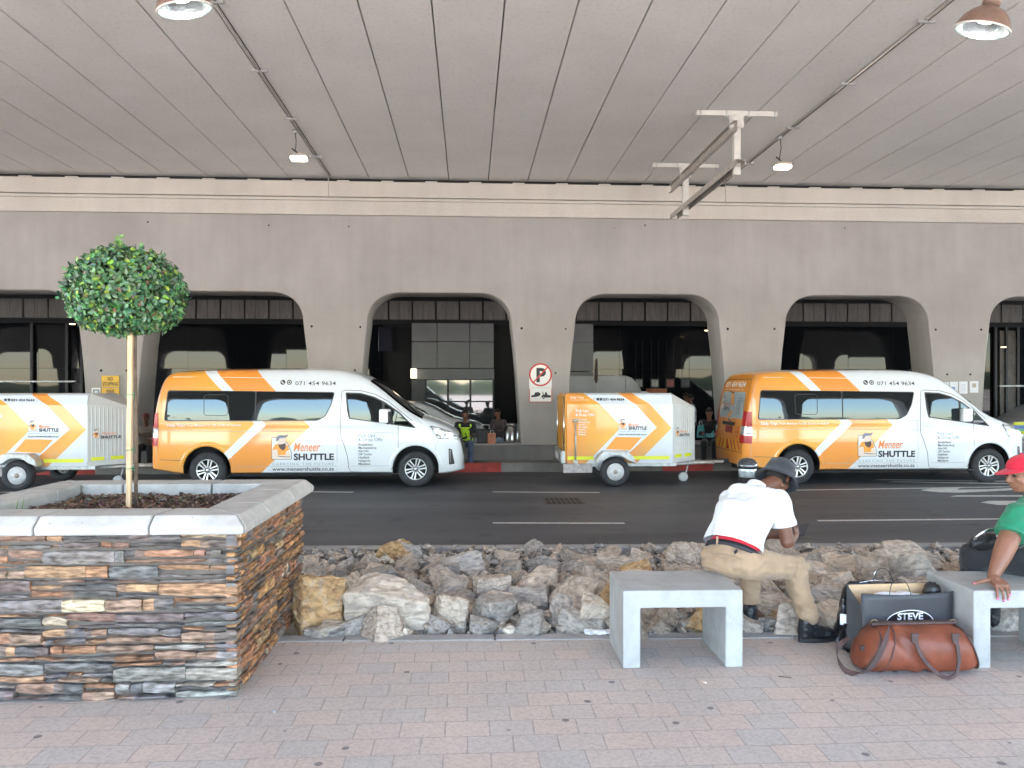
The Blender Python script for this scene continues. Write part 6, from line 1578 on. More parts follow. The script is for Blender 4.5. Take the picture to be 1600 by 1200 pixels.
# the phone he holds is a thing of its own
ph = thing('phone', 'dark mobile phone held by the person in the bucket hat', 'phone', phone_c)
Mp = aim(V3((0, 0, 0)), (hc-phone_c).normalized()) @ Matrix.Rotation(R(35), 4, 'Z')
g = MB(); g.box(-.037, .037, -.076, .076, -.0045, .004, None, Mp); pb = g.build('case', M['black'], ph, .004)
g = MB(); g.box(-.034, .034, -.072, .072, .0042, .0052, None, Mp); g.build('screen', mat('dim_screen', (.03, .035, .045), .1, emit=.02), ph)

# ---- the woman in green
Pv = atd(1650, 876, 4.93); Sc = atd(1624, 790, 4.95); org = V3((Pv.x, Pv.y, PZ))
wo = thing('person', 'person in a green t-shirt and red cap leaning a hand on the bench', 'person', org)
f = V3((-.62, .78, 0)).normalized(); r = V3((.78, .62, 0)).normalized(); d = (Sc-Pv).normalized(); bk = -f
hL, hR = Pv-r*.10, Pv+r*.10
kL, kR = atd(1522, 868, 5.12), atd(1552, 866, 5.25); aL, aR = atd(1510, 959, 5.25), atd(1546, 955, 5.32)
sL, sR = atd(1592, 803, 4.82), atd(1656, 802, 5.10)
eL = atd(1574, 848, 4.74); wL = atd(1551, 902, 4.66); eR, wR = atd(1668, 850, 5.15), atd(1640, 862, 5.2)
hc = atd(1599, 740, 4.93); hf = V3((-1, .05, -.18)).normalized(); hu = V3((-.16, 0, 1)).normalized()
hp, hat_ = head(hc, hf, hu, 1.03)
hd, tL = hand(wL, V3((-.06, -.80, -.24)), V3((-.05, -.25, .9)), V3((-1, .0, 0)), ((.52, .62, .22), (.50, .60, .16), (.52, .62, .18), (.56, .66, .26)), s=1.16, spread=.14, thumb=(.18, .95), tcurl=.1)
hd2, t2_ = hand(wR, V3((-.8, .5, -.2)), V3((0, 0, 1)), V3((.3, -.6, .2)), (.4, .4, .4, .4), s=1.0)
prims = hp+hd+hd2+[cap(Sc+d*.02, .062, hc-hu*.06-hf*.03, .060), cap(sL, .058, sR, .058), cap(Pv, .10, Pv+d*.28, .10),
    cap(sL, .066, eL, .060), cap(eL, .062, eL.lerp(wL, .35), .056), cap(eL.lerp(wL, .35), .056, wL, .031), cap(sR, .066, eR, .055), cap(eR, .055, wR, .032),
    cap(hL, .10, kL, .07), cap(kL, .065, aL, .045), cap(hR, .10, kR, .07), cap(kR, .065, aR, .045), cap(aL, .04, aL+V3((-.08, .10, -.06)), .03), cap(aR, .04, aR+V3((-.08, .10, -.06)), .03)]
wb = blob(prims, 'body', skin2, wo, .004, 6, origin=org)
nails(tL, mat('pink_nail_varnish', (.75, .22, .42), .2, coat=1), wo, org)
gm = cloth('green_jersey', (.008, .19, .095), .10, 300)
sh = [ring(Pv+d*.00+f*.01, r*.205, bk*.165)+ring(Pv+d*.16+f*.015, r*.205, bk*.165), ring(Pv+d*.16+f*.015, r*.205, bk*.165)+ring(Sc-d*.12+f*.01, r*.190, bk*.14), ring(Sc-d*.12+f*.01, r*.190, bk*.14)+ring(Sc-d*.0, r*.15, bk*.09),
      cap(sL-d*.01, .072, sR-d*.01, .072), cap(sL, .070, Sc+d*.03, .075), cap(sR, .070, Sc+d*.03, .075), frus(Sc+d*.01, .085, Sc+d*.060, .066), cap(sL, .074, sL+(eL-sL)*.3, .080), frus(sL+(eL-sL)*.05, .076, sL+(eL-sL)*.74, .088), frus(sR, .08, sR+(eR-sR)*.7, .086)]
blob(sh, 't_shirt', gm, wo, .006, 7, wr=.015, wscale=6.5, wdir=(1.3, 1.3, .7), cuts=[(Pv+d*.03, -d)], origin=org, seed=9)
hem('sleeve_hem', sL+(eL-sL)*.715, eL-sL, .085, gm, wo, org)
bt = cloth('black_trouser_cloth', (.018, .019, .022), .25)
blob([ell(Pv-Z*.01, r*.21, f*.18, Z*.13), ring(Pv+d*.06, r*.20, bk*.17)+ring(Pv, r*.21, bk*.18), cap(hL, .125, kL, .088), cap(hR, .12, kR, .088), frus(kL, .082, aL, .06), frus(kR, .082, aR, .06), cap(kL, .086, kL-Z*.05, .08)], 'trousers', bt, wo, .007, 5, wr=.008, wscale=10, origin=org, seed=12)
shoe(aL, (-.6, .8, 0), wo, org); shoe(aR, (-.6, .8, 0), wo, org)
capm = cloth('red_cap_cloth', (.50, .010, .035), .08, 350)
g = MB(); n = 36; vs = []; Rw = V3(hu.cross(hf)).normalized()
for i in range(10):
    t = math.pi/2*i/9
    for k in range(n):
        a = 2*math.pi*k/n; vs.append(hat_(-.010, 0, .040)+(hf*math.cos(a)*.106+Rw*math.sin(a)*.088)*math.cos(t)**.8+hu*(.082*math.sin(t))-org)
g.add(vs, [(i*n+k, i*n+(k+1) % n, (i+1)*n+(k+1) % n, (i+1)*n+k) for i in range(9) for k in range(n)], None, True); cp = g.build('cap', capm, wo); cp.modifiers.new('t', 'SOLIDIFY').thickness = .004
g = MB(); vs = []; A_, B_ = 8, 14
for i in range(A_+1):
    for j in range(B_+1):
        s_ = (j/B_)*2-1; a = s_*1.05; base_ = hf*(.104*math.cos(a))+Rw*(.087*math.sin(a)); ext = (1-abs(s_)**2.4)*.085*i/A_
        vs.append(hat_(-.010, 0, .046)+base_+hf*ext-hu*(.16*ext+.016*s_*s_*i/A_)-hu*.004-org)
g.add(vs, [(i*(B_+1)+j, i*(B_+1)+j+1, (i+1)*(B_+1)+j+1, (i+1)*(B_+1)+j) for i in range(A_) for j in range(B_)], None, True); br = g.build('cap_brim', capm, cp); br.modifiers.new('t', 'SOLIDIFY').thickness = .004
g = MB(); g.lathe([(.009, 0), (.007, .006), (.001, .008)], 10, Matrix.Translation(hat_(-.01, 0, .122)-org)); g.build('cap_button', capm, cp)
q0 = hat_(.015, 0, .070)-org-Rw*.084*(1 if Rw.y > 0 else -1)
lettering('cap_logo', 'EFF', .030, lambda x, z: q0+V3((x, 0, z)), M['ink_white'], cp, bold=.002) if False else None
g = MB(); g.prism([(-.02, -.008), (.0, -.010), (.014, .0), (.006, .012), (-.016, .010)], q0.y-.006, q0.y, M_=Matrix.Translation((q0.x, 0, q0.z))); g.build('cap_patch', M['ink_white'], cp)
blob([ell(hat_(-.022, 0, .012), hf*.088, Rw*.079, hu*.062)], 'hair', mat('cropped_black_hair', (.015, .012, .011), .9, var=.4, vscale=120), wo, .006, 2, origin=org)
for q in (-1, 1): g = MB(); g.lathe([(.001, -.010), (.009, -.006), (.011, 0), (.009, .006), (.001, .010)], 12, Matrix.Translation(hat_(.078, q*.033, .004)-org)); g.build('eye', EYE, wo)
# her handbag
hb = thing('handbag', 'black leather handbag with a metal clasp lying on the lap of the person in green', 'handbag', atd(1538, 862, 4.92))
o0 = Vector(hb.location); ca = atd(1535, 848, 4.92)
blob([ell(ca, V3((.085, 0, .02)), V3((0, .05, 0)), V3((-.02, 0, .050))), ell(ca+V3((.05, 0, .012)), V3((.07, 0, 0)), V3((0, .05, 0)), V3((0, 0, .05)))], 'pouch', bl, hb, .006, 4, wr=.006, wscale=18, origin=o0)
g = MB(); g.tube([ca+V3(p)-o0 for p in ((-.085, -.04, .03), (-.04, -.055, .075), (.01, -.055, .095), (.06, -.04, .09))], .009, 8, flat=.5); g.build('zip_trim', M['chrome'], hb)
g = MB(); g.lathe([(.012, 0), (.012, .008), (.008, .012)], 14, Matrix.Translation(ca+V3((.055, -.062, .055))-o0) @ Matrix.Rotation(R(90), 4, 'X')); g.build('clasp', M['chrome'], hb)
g = MB(); g.tube([ca+V3(p)-o0 for p in ((.10, -.03, .03), (.17, -.10, -.02), (.24, -.12, .02), (.34, -.13, .10))], .016, 8, flat=.3); g.build('strap', bl, hb)

# ---- background people, simply dressed
def bystander(label, loc, face, sit, top, bottom, skin, hair, s=1.0, vest=None, lean=0, capc=None, group=None, armup=False):
    o_ = V3(loc); t = thing('person', label, 'person', o_, 0, group)
    f = V3((math.sin(face), math.cos(face), 0)); r = V3((f.y, -f.x, 0)); hz = (.50 if sit else .92)*s
    Pv = o_+Z*hz; Sc = Pv+Z*.47*s*math.cos(lean)+f*.47*s*math.sin(lean)
    if sit: kn = [Pv+r*q*.12*s+f*.42*s+Z*.0 for q in (-1, 1)]; an = [V3((k.x, k.y, o_.z+.09*s))+f*.02 for k in kn]
    else: kn = [o_+r*q*.09*s+Z*.50*s+f*.02 for q in (-1, 1)]; an = [o_+r*q*.10*s+Z*.09*s for q in (-1, 1)]
    hp_ = [Pv+r*q*.09*s for q in (-1, 1)]; sh_ = [Sc+r*q*.18*s for q in (-1, 1)]
    el = [sh_[i]-Z*.24*s+f*(.10 if sit else .02)*s+r*q*.05*s for i, q in enumerate((-1, 1))]; wr_ = [el[i]+f*.20*s-r*q*.10*s+Z*(.0 if sit else -.05) for i, q in enumerate((-1, 1))]
    hc = Sc+Z*.235*s+f*.05*s; hpr, hat_ = head(hc, f-Z*(.4 if lean else .05), Z, s)
    P_ = hpr+[cap(Sc, .055*s, hc-Z*.06*s, .052*s)]
    for i in range(2): P_ += [cap(sh_[i], .048*s, el[i], .040*s), cap(el[i], .04*s, wr_[i], .027*s), cap(wr_[i], .028*s, wr_[i]+f*.08*s-Z*.02*s, .022*s), cap(hp_[i], .08*s, kn[i], .055*s), cap(kn[i], .052*s, an[i], .036*s), cap(an[i], .035*s, an[i]+f*.14*s-Z*.05*s, .028*s)]
    P_ += [cap(Pv, .10*s, Pv.lerp(Sc, .7), .11*s)]
    blob(P_, 'body', skin, t, .014, 2, origin=o_)
    Q = [ring(Pv+Z*.02, r*.165*s, f*.12*s)+ring(Sc-Z*.08*s, r*.185*s, f*.12*s), cap(sh_[0], .068*s, sh_[1], .068*s), ring(Sc-Z*.08*s, r*.185*s, f*.12*s)+ring(Sc+Z*.03*s, r*.12*s, f*.07*s)]
    for i in range(2): Q += [cap(sh_[i], .066*s, el[i], .056*s), frus(el[i], .054*s, wr_[i], .042*s)]
    blob(Q, 'shirt', top, t, .014, 3, wr=.006, wscale=8, origin=o_)
    Q = [ell(Pv, r*.17*s, f*.14*s, Z*.11*s)]
    for i in range(2): Q += [cap(hp_[i], .098*s, kn[i], .072*s), frus(kn[i], .068*s, an[i]-Z*.02, .056*s)]
    blob(Q, 'trousers', bottom, t, .014, 3, wr=.006, wscale=10, origin=o_)
    blob([cap(an[i]-Z*.045*s, .045*s, an[i]+f*.15*s-Z*.055*s, .034*s) for i in range(2)], 'shoes', M['black'], t, .012, 2, origin=o_)
    blob([ell(hat_(-.016, 0, .040), f*.098*s, r*.083*s, Z*.072*s)]+([cap(hat_(.07, 0, .045), .02, hat_(.14, 0, .03), .012)] if capc else []), 'cap' if capc else 'hair', capc or hair, t, .010, 2, origin=o_)
    if vest:
        blob([ring(Pv+Z*.05, r*.178*s, f*.134*s)+ring(Sc-Z*.06*s, r*.168*s, f*.136*s), cap(Sc-r*.12*s-Z*.02, .076*s, Sc-r*.09*s-Z*.1, .076*s), cap(Sc+r*.12*s-Z*.02, .076*s, Sc+r*.09*s-Z*.1, .076*s)], 'safety_vest', vest, t, .014, 3, origin=o_)
        for q in (-1, 1):
            g = MB(); g.box(-.02, .02, -.004, .004, -.16, .16, None, Matrix.Translation(Pv+Z*.28*s+f*.150*s+r*q*.10*s-o_) @ Matrix.Rotation(math.atan2(-f.x, f.y), 4, 'Z')); g.build('reflective_strip', M['sign_white'], t)
    return t
tk = cloth('black_top', (.018, .018, .022)); jn = cloth('blue_jeans', (.055, .085, .15), .3); dk = cloth('dark_trousers', (.025, .026, .03)); kh = cloth('dusty_khaki', (.24, .19, .15)); wt = cloth('pale_grey_shirt', (.42, .45, .50))
hb_ = mat('short_black_hair', (.012, .01, .01), .9); hv = mat('fluorescent_vest', (.50, .74, .04), .6); rc_ = cloth('maroon_cap', (.14, .03, .03))
p = at(727, 690, 17.75)
bystander('person in a fluorescent yellow vest seated on the low wall by the van nose', (p.x, 17.72, .0+.10), math.pi, True, tk, jn, skin1, hb_, 1.0, vest=hv, lean=.35)
p = at(779, 690, 18.25)
bystander('person in a dark top and pale jeans beside the steel bin', (p.x, 18.7, .12), math.pi*1.25, True, cloth('brown_black_top', (.05, .035, .035)), cloth('washed_jeans', (.20, .26, .33), .3), skin1, hb_, .95, lean=-.1)
p = at(231, 690, 17.7)
bystander('person in dusty khaki seated on the low wall behind the left van tail', (p.x, 17.74, .05), math.pi*.95, True, kh, dk, skin1, hb_, 1.0, lean=.45, capc=rc_)
p = at(1109, 690, 17.7)
bystander('person in black seated on the low wall between the trailer and the right van', (p.x, 17.74, .10), math.pi*1.1, True, tk, dk, skin2, hb_, 1.0, lean=.2)
p = at(1047, 620, 20.6); bystander('person in black standing alone beyond the middle trailer', (p.x, 20.6, .01), .4, False, tk, dk, skin1, hb_, 1.0, group='people standing in the inner lane')
p = at(1070, 620, 20.9); bystander('person in dark clothes standing next to the one in grey', (p.x, 20.9, .01), 2.6, False, dk, dk, skin1, hb_, .99, group='people standing in the inner lane')
p = at(1081, 620, 20.4); bystander('person in a pale grey shirt seen over the middle trailer nose', (p.x, 20.4, .01), -1.2, False, wt, dk, skin1, hb_, .97, group='people standing in the inner lane')
p = at(1509, 650, 17.6); bystander('person in a pale green top seen over the right van windscreen', (p.x, 17.5, .19), -1.3, False, cloth('pale_green_top', (.40, .50, .42)), dk, skin1, hb_, .80)

# ---- bags
def twine(g, pts, r_=.0022): g.tube(pts, r_, 6)
pb0 = onz(1346, 1034, PZ); pb1 = onz(1492, 1030, PZ)
bw = (pb1-pb0).length; ang = math.atan2(pb1.y-pb0.y, pb1.x-pb0.x)
bag = thing('shopping_bag', 'large black paper shopping bag lettered STEVE beside the bench', 'shopping bag', (pb0.x, pb0.y, PZ), ang+.02)
bh, bd = .415, .17; pm = mat('black_card', (.050, .052, .058), .55, var=.18, vscale=5, bump=.12, bscale=5)
kraft = mat('kraft_lining', (.55, .38, .22), .8, var=.1, vscale=9)
g = MB(); nx, nz = 12, 10; vs = []
for i in range(nz+1):
    for j in range(nx+1): z = bh*i/nz; x = bw*j/nx; vs.append((x*(1-.01*i/nz)+.004, -.006*math.sin(math.pi*j/nx)*(i/nz)+.012*noise.noise(V3((x*6, z*6, 1))), z-.012*math.sin(math.pi*j/nx)*(i == nz)))
fw = g; g.add(vs, [(i*(nx+1)+j, i*(nx+1)+j+1, (i+1)*(nx+1)+j+1, (i+1)*(nx+1)+j) for i in range(nz) for j in range(nx)], None, True)
fo = g.build('front_panel', pm, bag); fo.modifiers.new('t', 'SOLIDIFY').thickness = .003
g = MB(); g.add([(0, 0, 0), (.0, bd, 0), (.004, bd+.005, bh+.012), (.05, bd*.5, bh*.75), (.0, 0, bh), (.045, bd*.5, 0)], [(0, 5, 3, 4), (5, 1, 2, 3)]); o_ = g.build('side_gusset', pm, bag); o_.modifiers.new('t', 'SOLIDIFY').thickness = .003
g = MB(); g.add([(bw, 0, 0), (bw, bd, 0), (bw-.004, bd+.005, bh+.012), (bw-.05, bd*.5, bh*.75), (bw, 0, bh), (bw-.045, bd*.5, 0)], [(0, 5, 3, 4), (5, 1, 2, 3)]); o_ = g.build('side_gusset', pm, bag); o_.modifiers.new('t', 'SOLIDIFY').thickness = .003
g = MB(); g.box(.0, bw, bd, bd+.004, 0, bh+.012); g.box(.004, bw-.004, .004, bd-.002, .0, .004); g.build('back_panel', pm, bag)
g = MB(); g.box(.012, bw-.012, bd-.004, bd-.001, .02, bh+.010); g.build('lining', kraft, bag)
blob([ell(V3((bw*.45, bd*.5, bh-.07)), V3((.2, 0, 0)), V3((0, .06, 0)), V3((0, 0, .05)))], 'tissue_paper', M['paper'], bag, .01, 2, wr=.015, wscale=14)
blob([ell(V3((bw*.86, bd*.5, bh-.02)), V3((.05, 0, 0)), V3((0, .05, 0)), V3((0, 0, .055)))], 'wrapped_shoe', bl, bag, .008, 2, wr=.01, wscale=20)
for y in (-.004, bd+.004):
    g = MB(); g.tube([(bw*(.415-.115*math.cos(math.pi*k/16)), y+.015*math.sin(math.pi*k/16)*(1 if y < 0 else 1), bh-.05+(.155 if y > 0 else .13)*math.sin(math.pi*k/16)**.7) for k in range(17)], .0024, 6); g.build('rope_handle', M['black'], bag)
cx_, cz_ = bw*.52, .228; a_, b_ = .155, .082
th_ = [2*math.pi*k/60 for k in range(60)]
fp = lambda off: (lambda x, z: V3((x, -.012-off+.0*x, z)))
def onbag(off): return lambda x, z: V3((x, -.006*math.sin(math.pi*x/bw)*(z/bh)+.012*noise.noise(V3((x*6, z*6, 1)))-off, z))
cxs = [bw*k/24 for k in range(25)]; czs = [bh*k/20 for k in range(21)]
patch('oval_field', [[(cx_+a_*math.cos(t), cz_+b_*math.sin(t)) for t in th_]], onbag(.0045), mat('black_print', (.008, .008, .012), .4), bag, cxs, czs)
patch('oval_ring', [[(cx_+a_*math.cos(t), cz_+b_*math.sin(t)) for t in th_], [(cx_+(a_-.006)*math.cos(t), cz_+(b_-.006)*math.sin(t)) for t in th_]], onbag(.006), M['ink_white'], bag, cxs, czs)
lettering('lettering', 'STEVE', .058, lambda x, z: onbag(.0065)(cx_-.082+x, cz_+.022+z), M['ink_white'], bag, bold=.0016, width=.165)
# black garment bag slumped behind it
gb = thing('garment_bag', 'slumped shiny black bag with a white sticker behind the lettered bag', 'bag', onz(1335, 1020, PZ)); o0 = Vector(gb.location)
gl = mat('black_plastic_film', (.010, .010, .012), .28, var=.3, bump=.3, bscale=14)
a1, a2 =  atd(1318, 1000, 4.93),  atd(1432, 1000, 4.98)
blob([[atd(1319, 918, 4.93),  atd(1330, 908, 4.96),  atd(1425, 912, 4.98),  atd(1436, 925, 5.0), a1, a2,  atd(1312, 960, 4.88),  atd(1336, 1022, 4.82),  atd(1319, 918, 5.03),  atd(1430, 912, 5.08), a1+V3((0, .14, -.02)), a2+V3((0, .12, 0))]], 'bag_body', gl, gb, .007, 5, wr=.014, wscale=9, origin=o0)
g = MB(); q =  atd(1319, 968, 4.865)-o0; g.box(-.024, .024, -.003, .003, -.034, .034, None, Matrix.Translation(q) @ Matrix.Rotation(R(-28), 4, 'Z')); st_ = g.build('sticker', M['paper'], gb)
g = MB(); g.tube([atd(1314, 985, 4.86)-o0,  atd(1322, 975, 4.84)-o0,  atd(1308, 1000, 4.82)-o0,  atd(1316, 1012, 4.80)-o0,  atd(1330, 1018, 4.78)-o0], .010, 6, flat=.3); g.build('loose_strap', gl, gb)
g = MB(); q =  atd(1366, 910, 4.95)-o0; g.tube([q+V3(p_) for p_ in ((-.10, 0, 0), (0, 0, .014), (.10, 0, 0))], .004, 6); g.tube([q+V3((0, 0, .014)), q+V3((0, 0, .06)), q+V3((.02, 0, .075)), q+V3((.03, 0, .06))], .003, 6); g.build('hanger', M['chrome'], gb)
# duffel
dc = onz(1453, 1061, PZ)
df = thing('duffel_bag', 'reddish brown leather duffel bag with dark straps lying on the paving', 'duffel bag', (dc.x, dc.y+.16, PZ), R(-3))
lth = mat('tan_leather', (.19, .050, .024), .5, var=.35, vscale=5, bump=.2, bscale=14); dkl = mat('dark_brown_webbing', (.075, .045, .042), .7, var=.2, vscale=20, bump=.15, bscale=200)
LH, RYd, RZd = .292, .148, .135
def dsec(s_, sc_=1.0):
    """D shaped section at s_ (-1..1); the left end sags"""
    e = 1-max(0, abs(s_)-.82)/.18*.13; e *= sc_; x = s_*LH; sag = -.015*(1-s_)*.5; out = []
    for k in range(40):
        a = 2*math.pi*k/40; y = math.cos(a); z = math.sin(a); y = math.copysign(abs(y)**.72, y)*RYd*e; z = math.copysign(abs(z)**.80, z)*RZd*e
        slant = .06*(z/RZd) if s_ < 0 else -.05*(z/RZd)
        out.append(V3((x+slant*abs(s_), y, RZd+z*(1+.0)+sag*(z > 0)+.004)))
    return out
g = MB(); N_ = 34; ss = [-1+2*i/N_ for i in range(N_+1)]; rings_ = [dsec(s_) for s_ in ss]; vs = []
for i, rg in enumerate(rings_):
    for v in rg:
        w_ = noise.noise(V3((v.x*5, v.y*4, v.z*9)))*.009+.010*math.exp(-((v.x+.17+.9*(v.z-.17))/.03)**2)*(v.y < 0)-.010*math.exp(-((v.x+.11+.9*(v.z-.17))/.025)**2)*(v.y < 0)+.007*math.exp(-((v.x+.05+.8*(v.z-.17))/.02)**2)*(v.y < 0)
        c_ = V3((v.x, 0, RZd)); q = (v-c_).normalized(); nv = v+q*w_; nv.z = max(.004, nv.z); vs.append(nv)
fs = [(i*40+k, i*40+(k+1) % 40, (i+1)*40+(k+1) % 40, (i+1)*40+k) for i in range(N_) for k in range(40)]
o1 = len(vs)
for e_, sx in ((0, -1), (N_, 1)):
    base = e_*40; prev = list(range(base, base+40))
    for q_, (sc_, bul) in enumerate(((.92, .010), (.6, .020), (.25, .024))):
        ringv = []
        for k in range(40): v = vs[base+k]; c_ = V3((rings_[e_][0].x*.0+sx*LH, 0, RZd)); nv = c_+(v-c_)*sc_+V3((sx*bul, 0, 0)); vs.append(nv); ringv.append(len(vs)-1)
        fs += [(prev[k], prev[(k+1) % 40], ringv[(k+1) % 40], ringv[k]) for k in range(40)]; prev = ringv
    fs.append(tuple(prev))
g.add(vs, fs, None, True); g.build('bag_shell', lth, df)
def seam(s_, r_=.005, sc_=1.02): 
    g = MB(); rg = dsec(s_, sc_); g.tube([v+V3((0, 0, .003)) for v in rg]+[rg[0]+V3((0, 0, .003))], r_, 6, cap=False); g.build('piping', dkl, df)
seam(-.985); seam(.985); seam(-.70, .004, 1.03)
g = MB(); g.box(-.255, .25, -.022, .022, 2*RZd-.002, 2*RZd+.012, None, Matrix.Rotation(R(-1.0), 4, 'Y')); g.build('zip_flap', dkl, df, .004)
def ribbon(pts, wd, name, th=.004, n=8):
    """smooth flat strap through pts; (point, width direction)"""
    P_ = [V3(p_) for p_, _ in pts]; W = [V3(w_).normalized() for _, w_ in pts]; L_ = []
    for i in range(len(P_)-1):
        p0, p1, p2, p3 = P_[max(0, i-1)], P_[i], P_[i+1], P_[min(len(P_)-1, i+2)]
        for k in range(n):
            t = k/n; q = .5*((2*p1)+(p2-p0)*t+(2*p0-5*p1+4*p2-p3)*t*t+(-p0+3*p1-3*p2+p3)*t**3); L_.append((q, W[i].lerp(W[i+1], t).normalized()))
    L_.append((P_[-1], W[-1])); g = MB(); vs = []
    for i, (q, w_) in enumerate(L_):
        tdir = (L_[min(i+1, len(L_)-1)][0]-L_[max(i-1, 0)][0]).normalized(); nn = tdir.cross(w_).normalized()
        for a, b in ((-1, -1), (1, -1), (1, 1), (-1, 1)): vs.append(q+w_*wd/2*a+nn*th/2*b)
    m_ = len(L_); g.add(vs, [(i*4+k, i*4+(k+1) % 4, (i+1)*4+(k+1) % 4, (i+1)*4+k) for i in range(m_-1) for k in range(4)]+[(0, 3, 2, 1), tuple((m_-1)*4+k for k in range(4))])
    return g.build(name, dkl, df, .0012, seg=1)
yf = -RYd-.012
ribbon([((-.075, yf+.004, .255), (1, 0, 0)), ((-.070, yf-.004, .20), (1, 0, .3)), ((-.045, yf-.02, .13), (.9, 0, .5)), ((.01, yf-.03, .065), (.6, 0, .7)), ((.075, yf-.035, .022), (.2, -.2, .9)), ((.135, yf-.03, .035), (-.4, 0, .8)), ((.165, yf-.015, .11), (-1, 0, .3)), ((.165, yf-.004, .18), (-1, 0, 0)), ((.155, yf+.004, .25), (-1, 0, 0))], .020, 'carry_handle', .012)
yb_ = RYd+.012
ribbon([((-.075, yb_-.004, .255), (1, 0, 0)), ((-.03, yb_+.012, .12), (.9, 0, .5)), ((.045, yb_+.02, .06), (0, 0, 1)), ((.12, yb_+.012, .12), (-1, 0, .3)), ((.155, yb_-.004, .25), (-1, 0, 0))], .020, 'carry_handle', .012)
for x in (-.078, .155):
    g = MB(); g.prism([(x-.022, .262), (x+.022, .262), (x+.016, .215), (x-.004, .20), (x-.018, .215)], yf-.006, yf+.008); g.build('handle_patch', dkl, df, .002)
ribbon([((-.17, -.05, .290), (.3, 1, 0)), ((-.215, -.12, .255), (.8, .5, .2)), ((-.275, -.175, .175), (1, .1, .2)), ((-.325, -.165, .075), (1, 0, .1)), ((-.375, -.13, .022), (.9, .3, 0)), ((-.43, -.08, .012), (.3, .6, .8)), ((-.452, -.01, .05), (0, .3, 1)), ((-.43, .05, .11), (0, .6, .8)), ((-.36, .05, .17), (.2, 1, 0))], .040, 'shoulder_strap', .004)
for hx in (-.235, .232):
    g = MB(); g.tube([(hx+.018*math.cos(t*.7), 0, 2*RZd+.010+.012*math.sin(t*.7)) for t in range(10)], .004, 6); g.build('strap_hook', mat('dull_brass', (.22, .17, .11), .4, metal=.8) if 'dull_brass' not in bpy.data.materials else bpy.data.materials['dull_brass'], df)
g = MB(); g.box(.305, .332, -.02, .02, .10, .135); g.build('end_tab', dkl, df, .004)
g = MB(); g.box(-.335, -.31, -.045, -.02, .12, .15); g.build('end_tab', dkl, df, .004)

# ---- street things near the wall
p = at(801, 690, 19.2)
bn = thing('litter_bin', 'round stainless steel litter bin at the foot of the middle pier', 'bin', (p.x, 19.35, .01))
g = MB(); g.lathe([(.175, 0), (.175, .93), (.168, .935), (.01, .935)], 40); g.build('drum', M['inox'], bn)
g = MB(); g.lathe([(.182, .90), (.182, .965), (.13, .97), (.125, .92)], 40); g.build('rim', M['inox'], bn)
g = MB(); g.lathe([(.12, .90), (.12, .937), (.01, .937)], 30); g.build('opening', M['dark'], bn)
# domed bollard behind the man
p = at(1168, 735, 8.95)
bo = thing('bollard', 'domed dark bollard with a pale reflective band rising behind the bucket hat', 'bollard', (p.x, 8.95, .0))
g = MB(); g.lathe([(.10, 0), (.10, .84), (.01, .84)], 30); g.build('post', M['black'], bo)
g = MB(); g.lathe([(.103, .842), (.106, .935), (.10, .95), (.01, .95)], 30); g.build('reflective_band', mat('pale_reflective_band', (.55, .62, .68), .2, metal=.5, var=.5, vscale=20), bo)
g = MB(); g.lathe([(.112, .94), (.118, .965), (.112, 1.01), (.085, 1.045), (.045, 1.064), (.005, 1.07)], 36); g.build('dome', mat('smoked_dome', (.03, .035, .045), .12, coat=1), bo)
# banner on a pole
p = at(933, 600, 19.6); pz = at(933, 560, 19.6).z
fb = thing('furled_banner', 'narrow dark furled banner on a thin pole beyond the middle arch', 'banner', (p.x, 19.6, .01))
g = MB(); g.tube([(0, 0, 0), (0, 0, pz)], .014, 8); g.build('pole', M['galv'], fb)
blob([cap((-.02, 0, pz-.05), .03, (-.03, 0, pz-.55), .05), cap((-.03, 0, pz-.5), .05, (-.02, 0, pz-.62), .03)], 'cloth', cloth('brown_black_cloth', (.05, .035, .03)), fb, .012, 2, wr=.01, wscale=12)
# luggage beside the guard
def case(label, u, v, w_, d_, h, m, Y=18.35, z=.53):
    p = at(u, v, Y); t = thing('suitcase', label, 'suitcase', (p.x, Y, z), R(12), 'luggage by the low wall')
    g = MB(); g.box(-w_/2, w_/2, -d_/2, d_/2, .03, h); b = g.build('shell', m, t, .03, seg=4)
    g = MB()
    for k in range(4): g.box(-w_/2+.05+k*(w_-.1)/3-.008, -w_/2+.05+k*(w_-.1)/3+.008, -d_/2-.006, -d_/2+.01, .08, h-.06)
    g.build('shell_ribs', m, b, .003); g = MB(); g.tube([(-.10, 0, h-.01), (-.10, 0, h+.10), (.10, 0, h+.10), (.10, 0, h-.01)], .012, 8); g.build('handle', M['galv'], t)
    g = MB()
    for s_ in (-1, 1): g.lathe([(.028, -.012), (.028, .012)], 12, Matrix.Translation((s_*(w_/2-.06), 0, .028)) @ Matrix.Rotation(R(90), 4, 'Y'))
    g.build('casters', M['black'], t)
case('black suitcase behind the seated guard, nearest the white car bonnet', 758, 690, .42, .24, .36, M['black'])
case('grey suitcase with a raised handle left of the black one', 748, 690, .26, .22, .34, mat('grey_case', (.16, .16, .17), .4))
pp = at(768, 690, 18.2); pk = thing('paper_carrier', 'orange brown paper carrier standing on the low wall by the bin', 'carrier bag', (pp.x, 18.2, .53), R(8))
g = MB(); vs = [(-.09, -.05, 0), (.09, -.05, 0), (.09, .05, 0), (-.09, .05, 0), (-.095, -.055, .27), (.095, -.055, .28), (.095, .055, .27), (-.095, .055, .28)]; g.add(vs, [(0, 1, 5, 4), (1, 2, 6, 5), (2, 3, 7, 6), (3, 0, 4, 7), (0, 3, 2, 1)]); g.build('sack', mat('orange_kraft', (.50, .20, .11), .7, var=.2), pk).modifiers.new('t', 'SOLIDIFY').thickness = .003
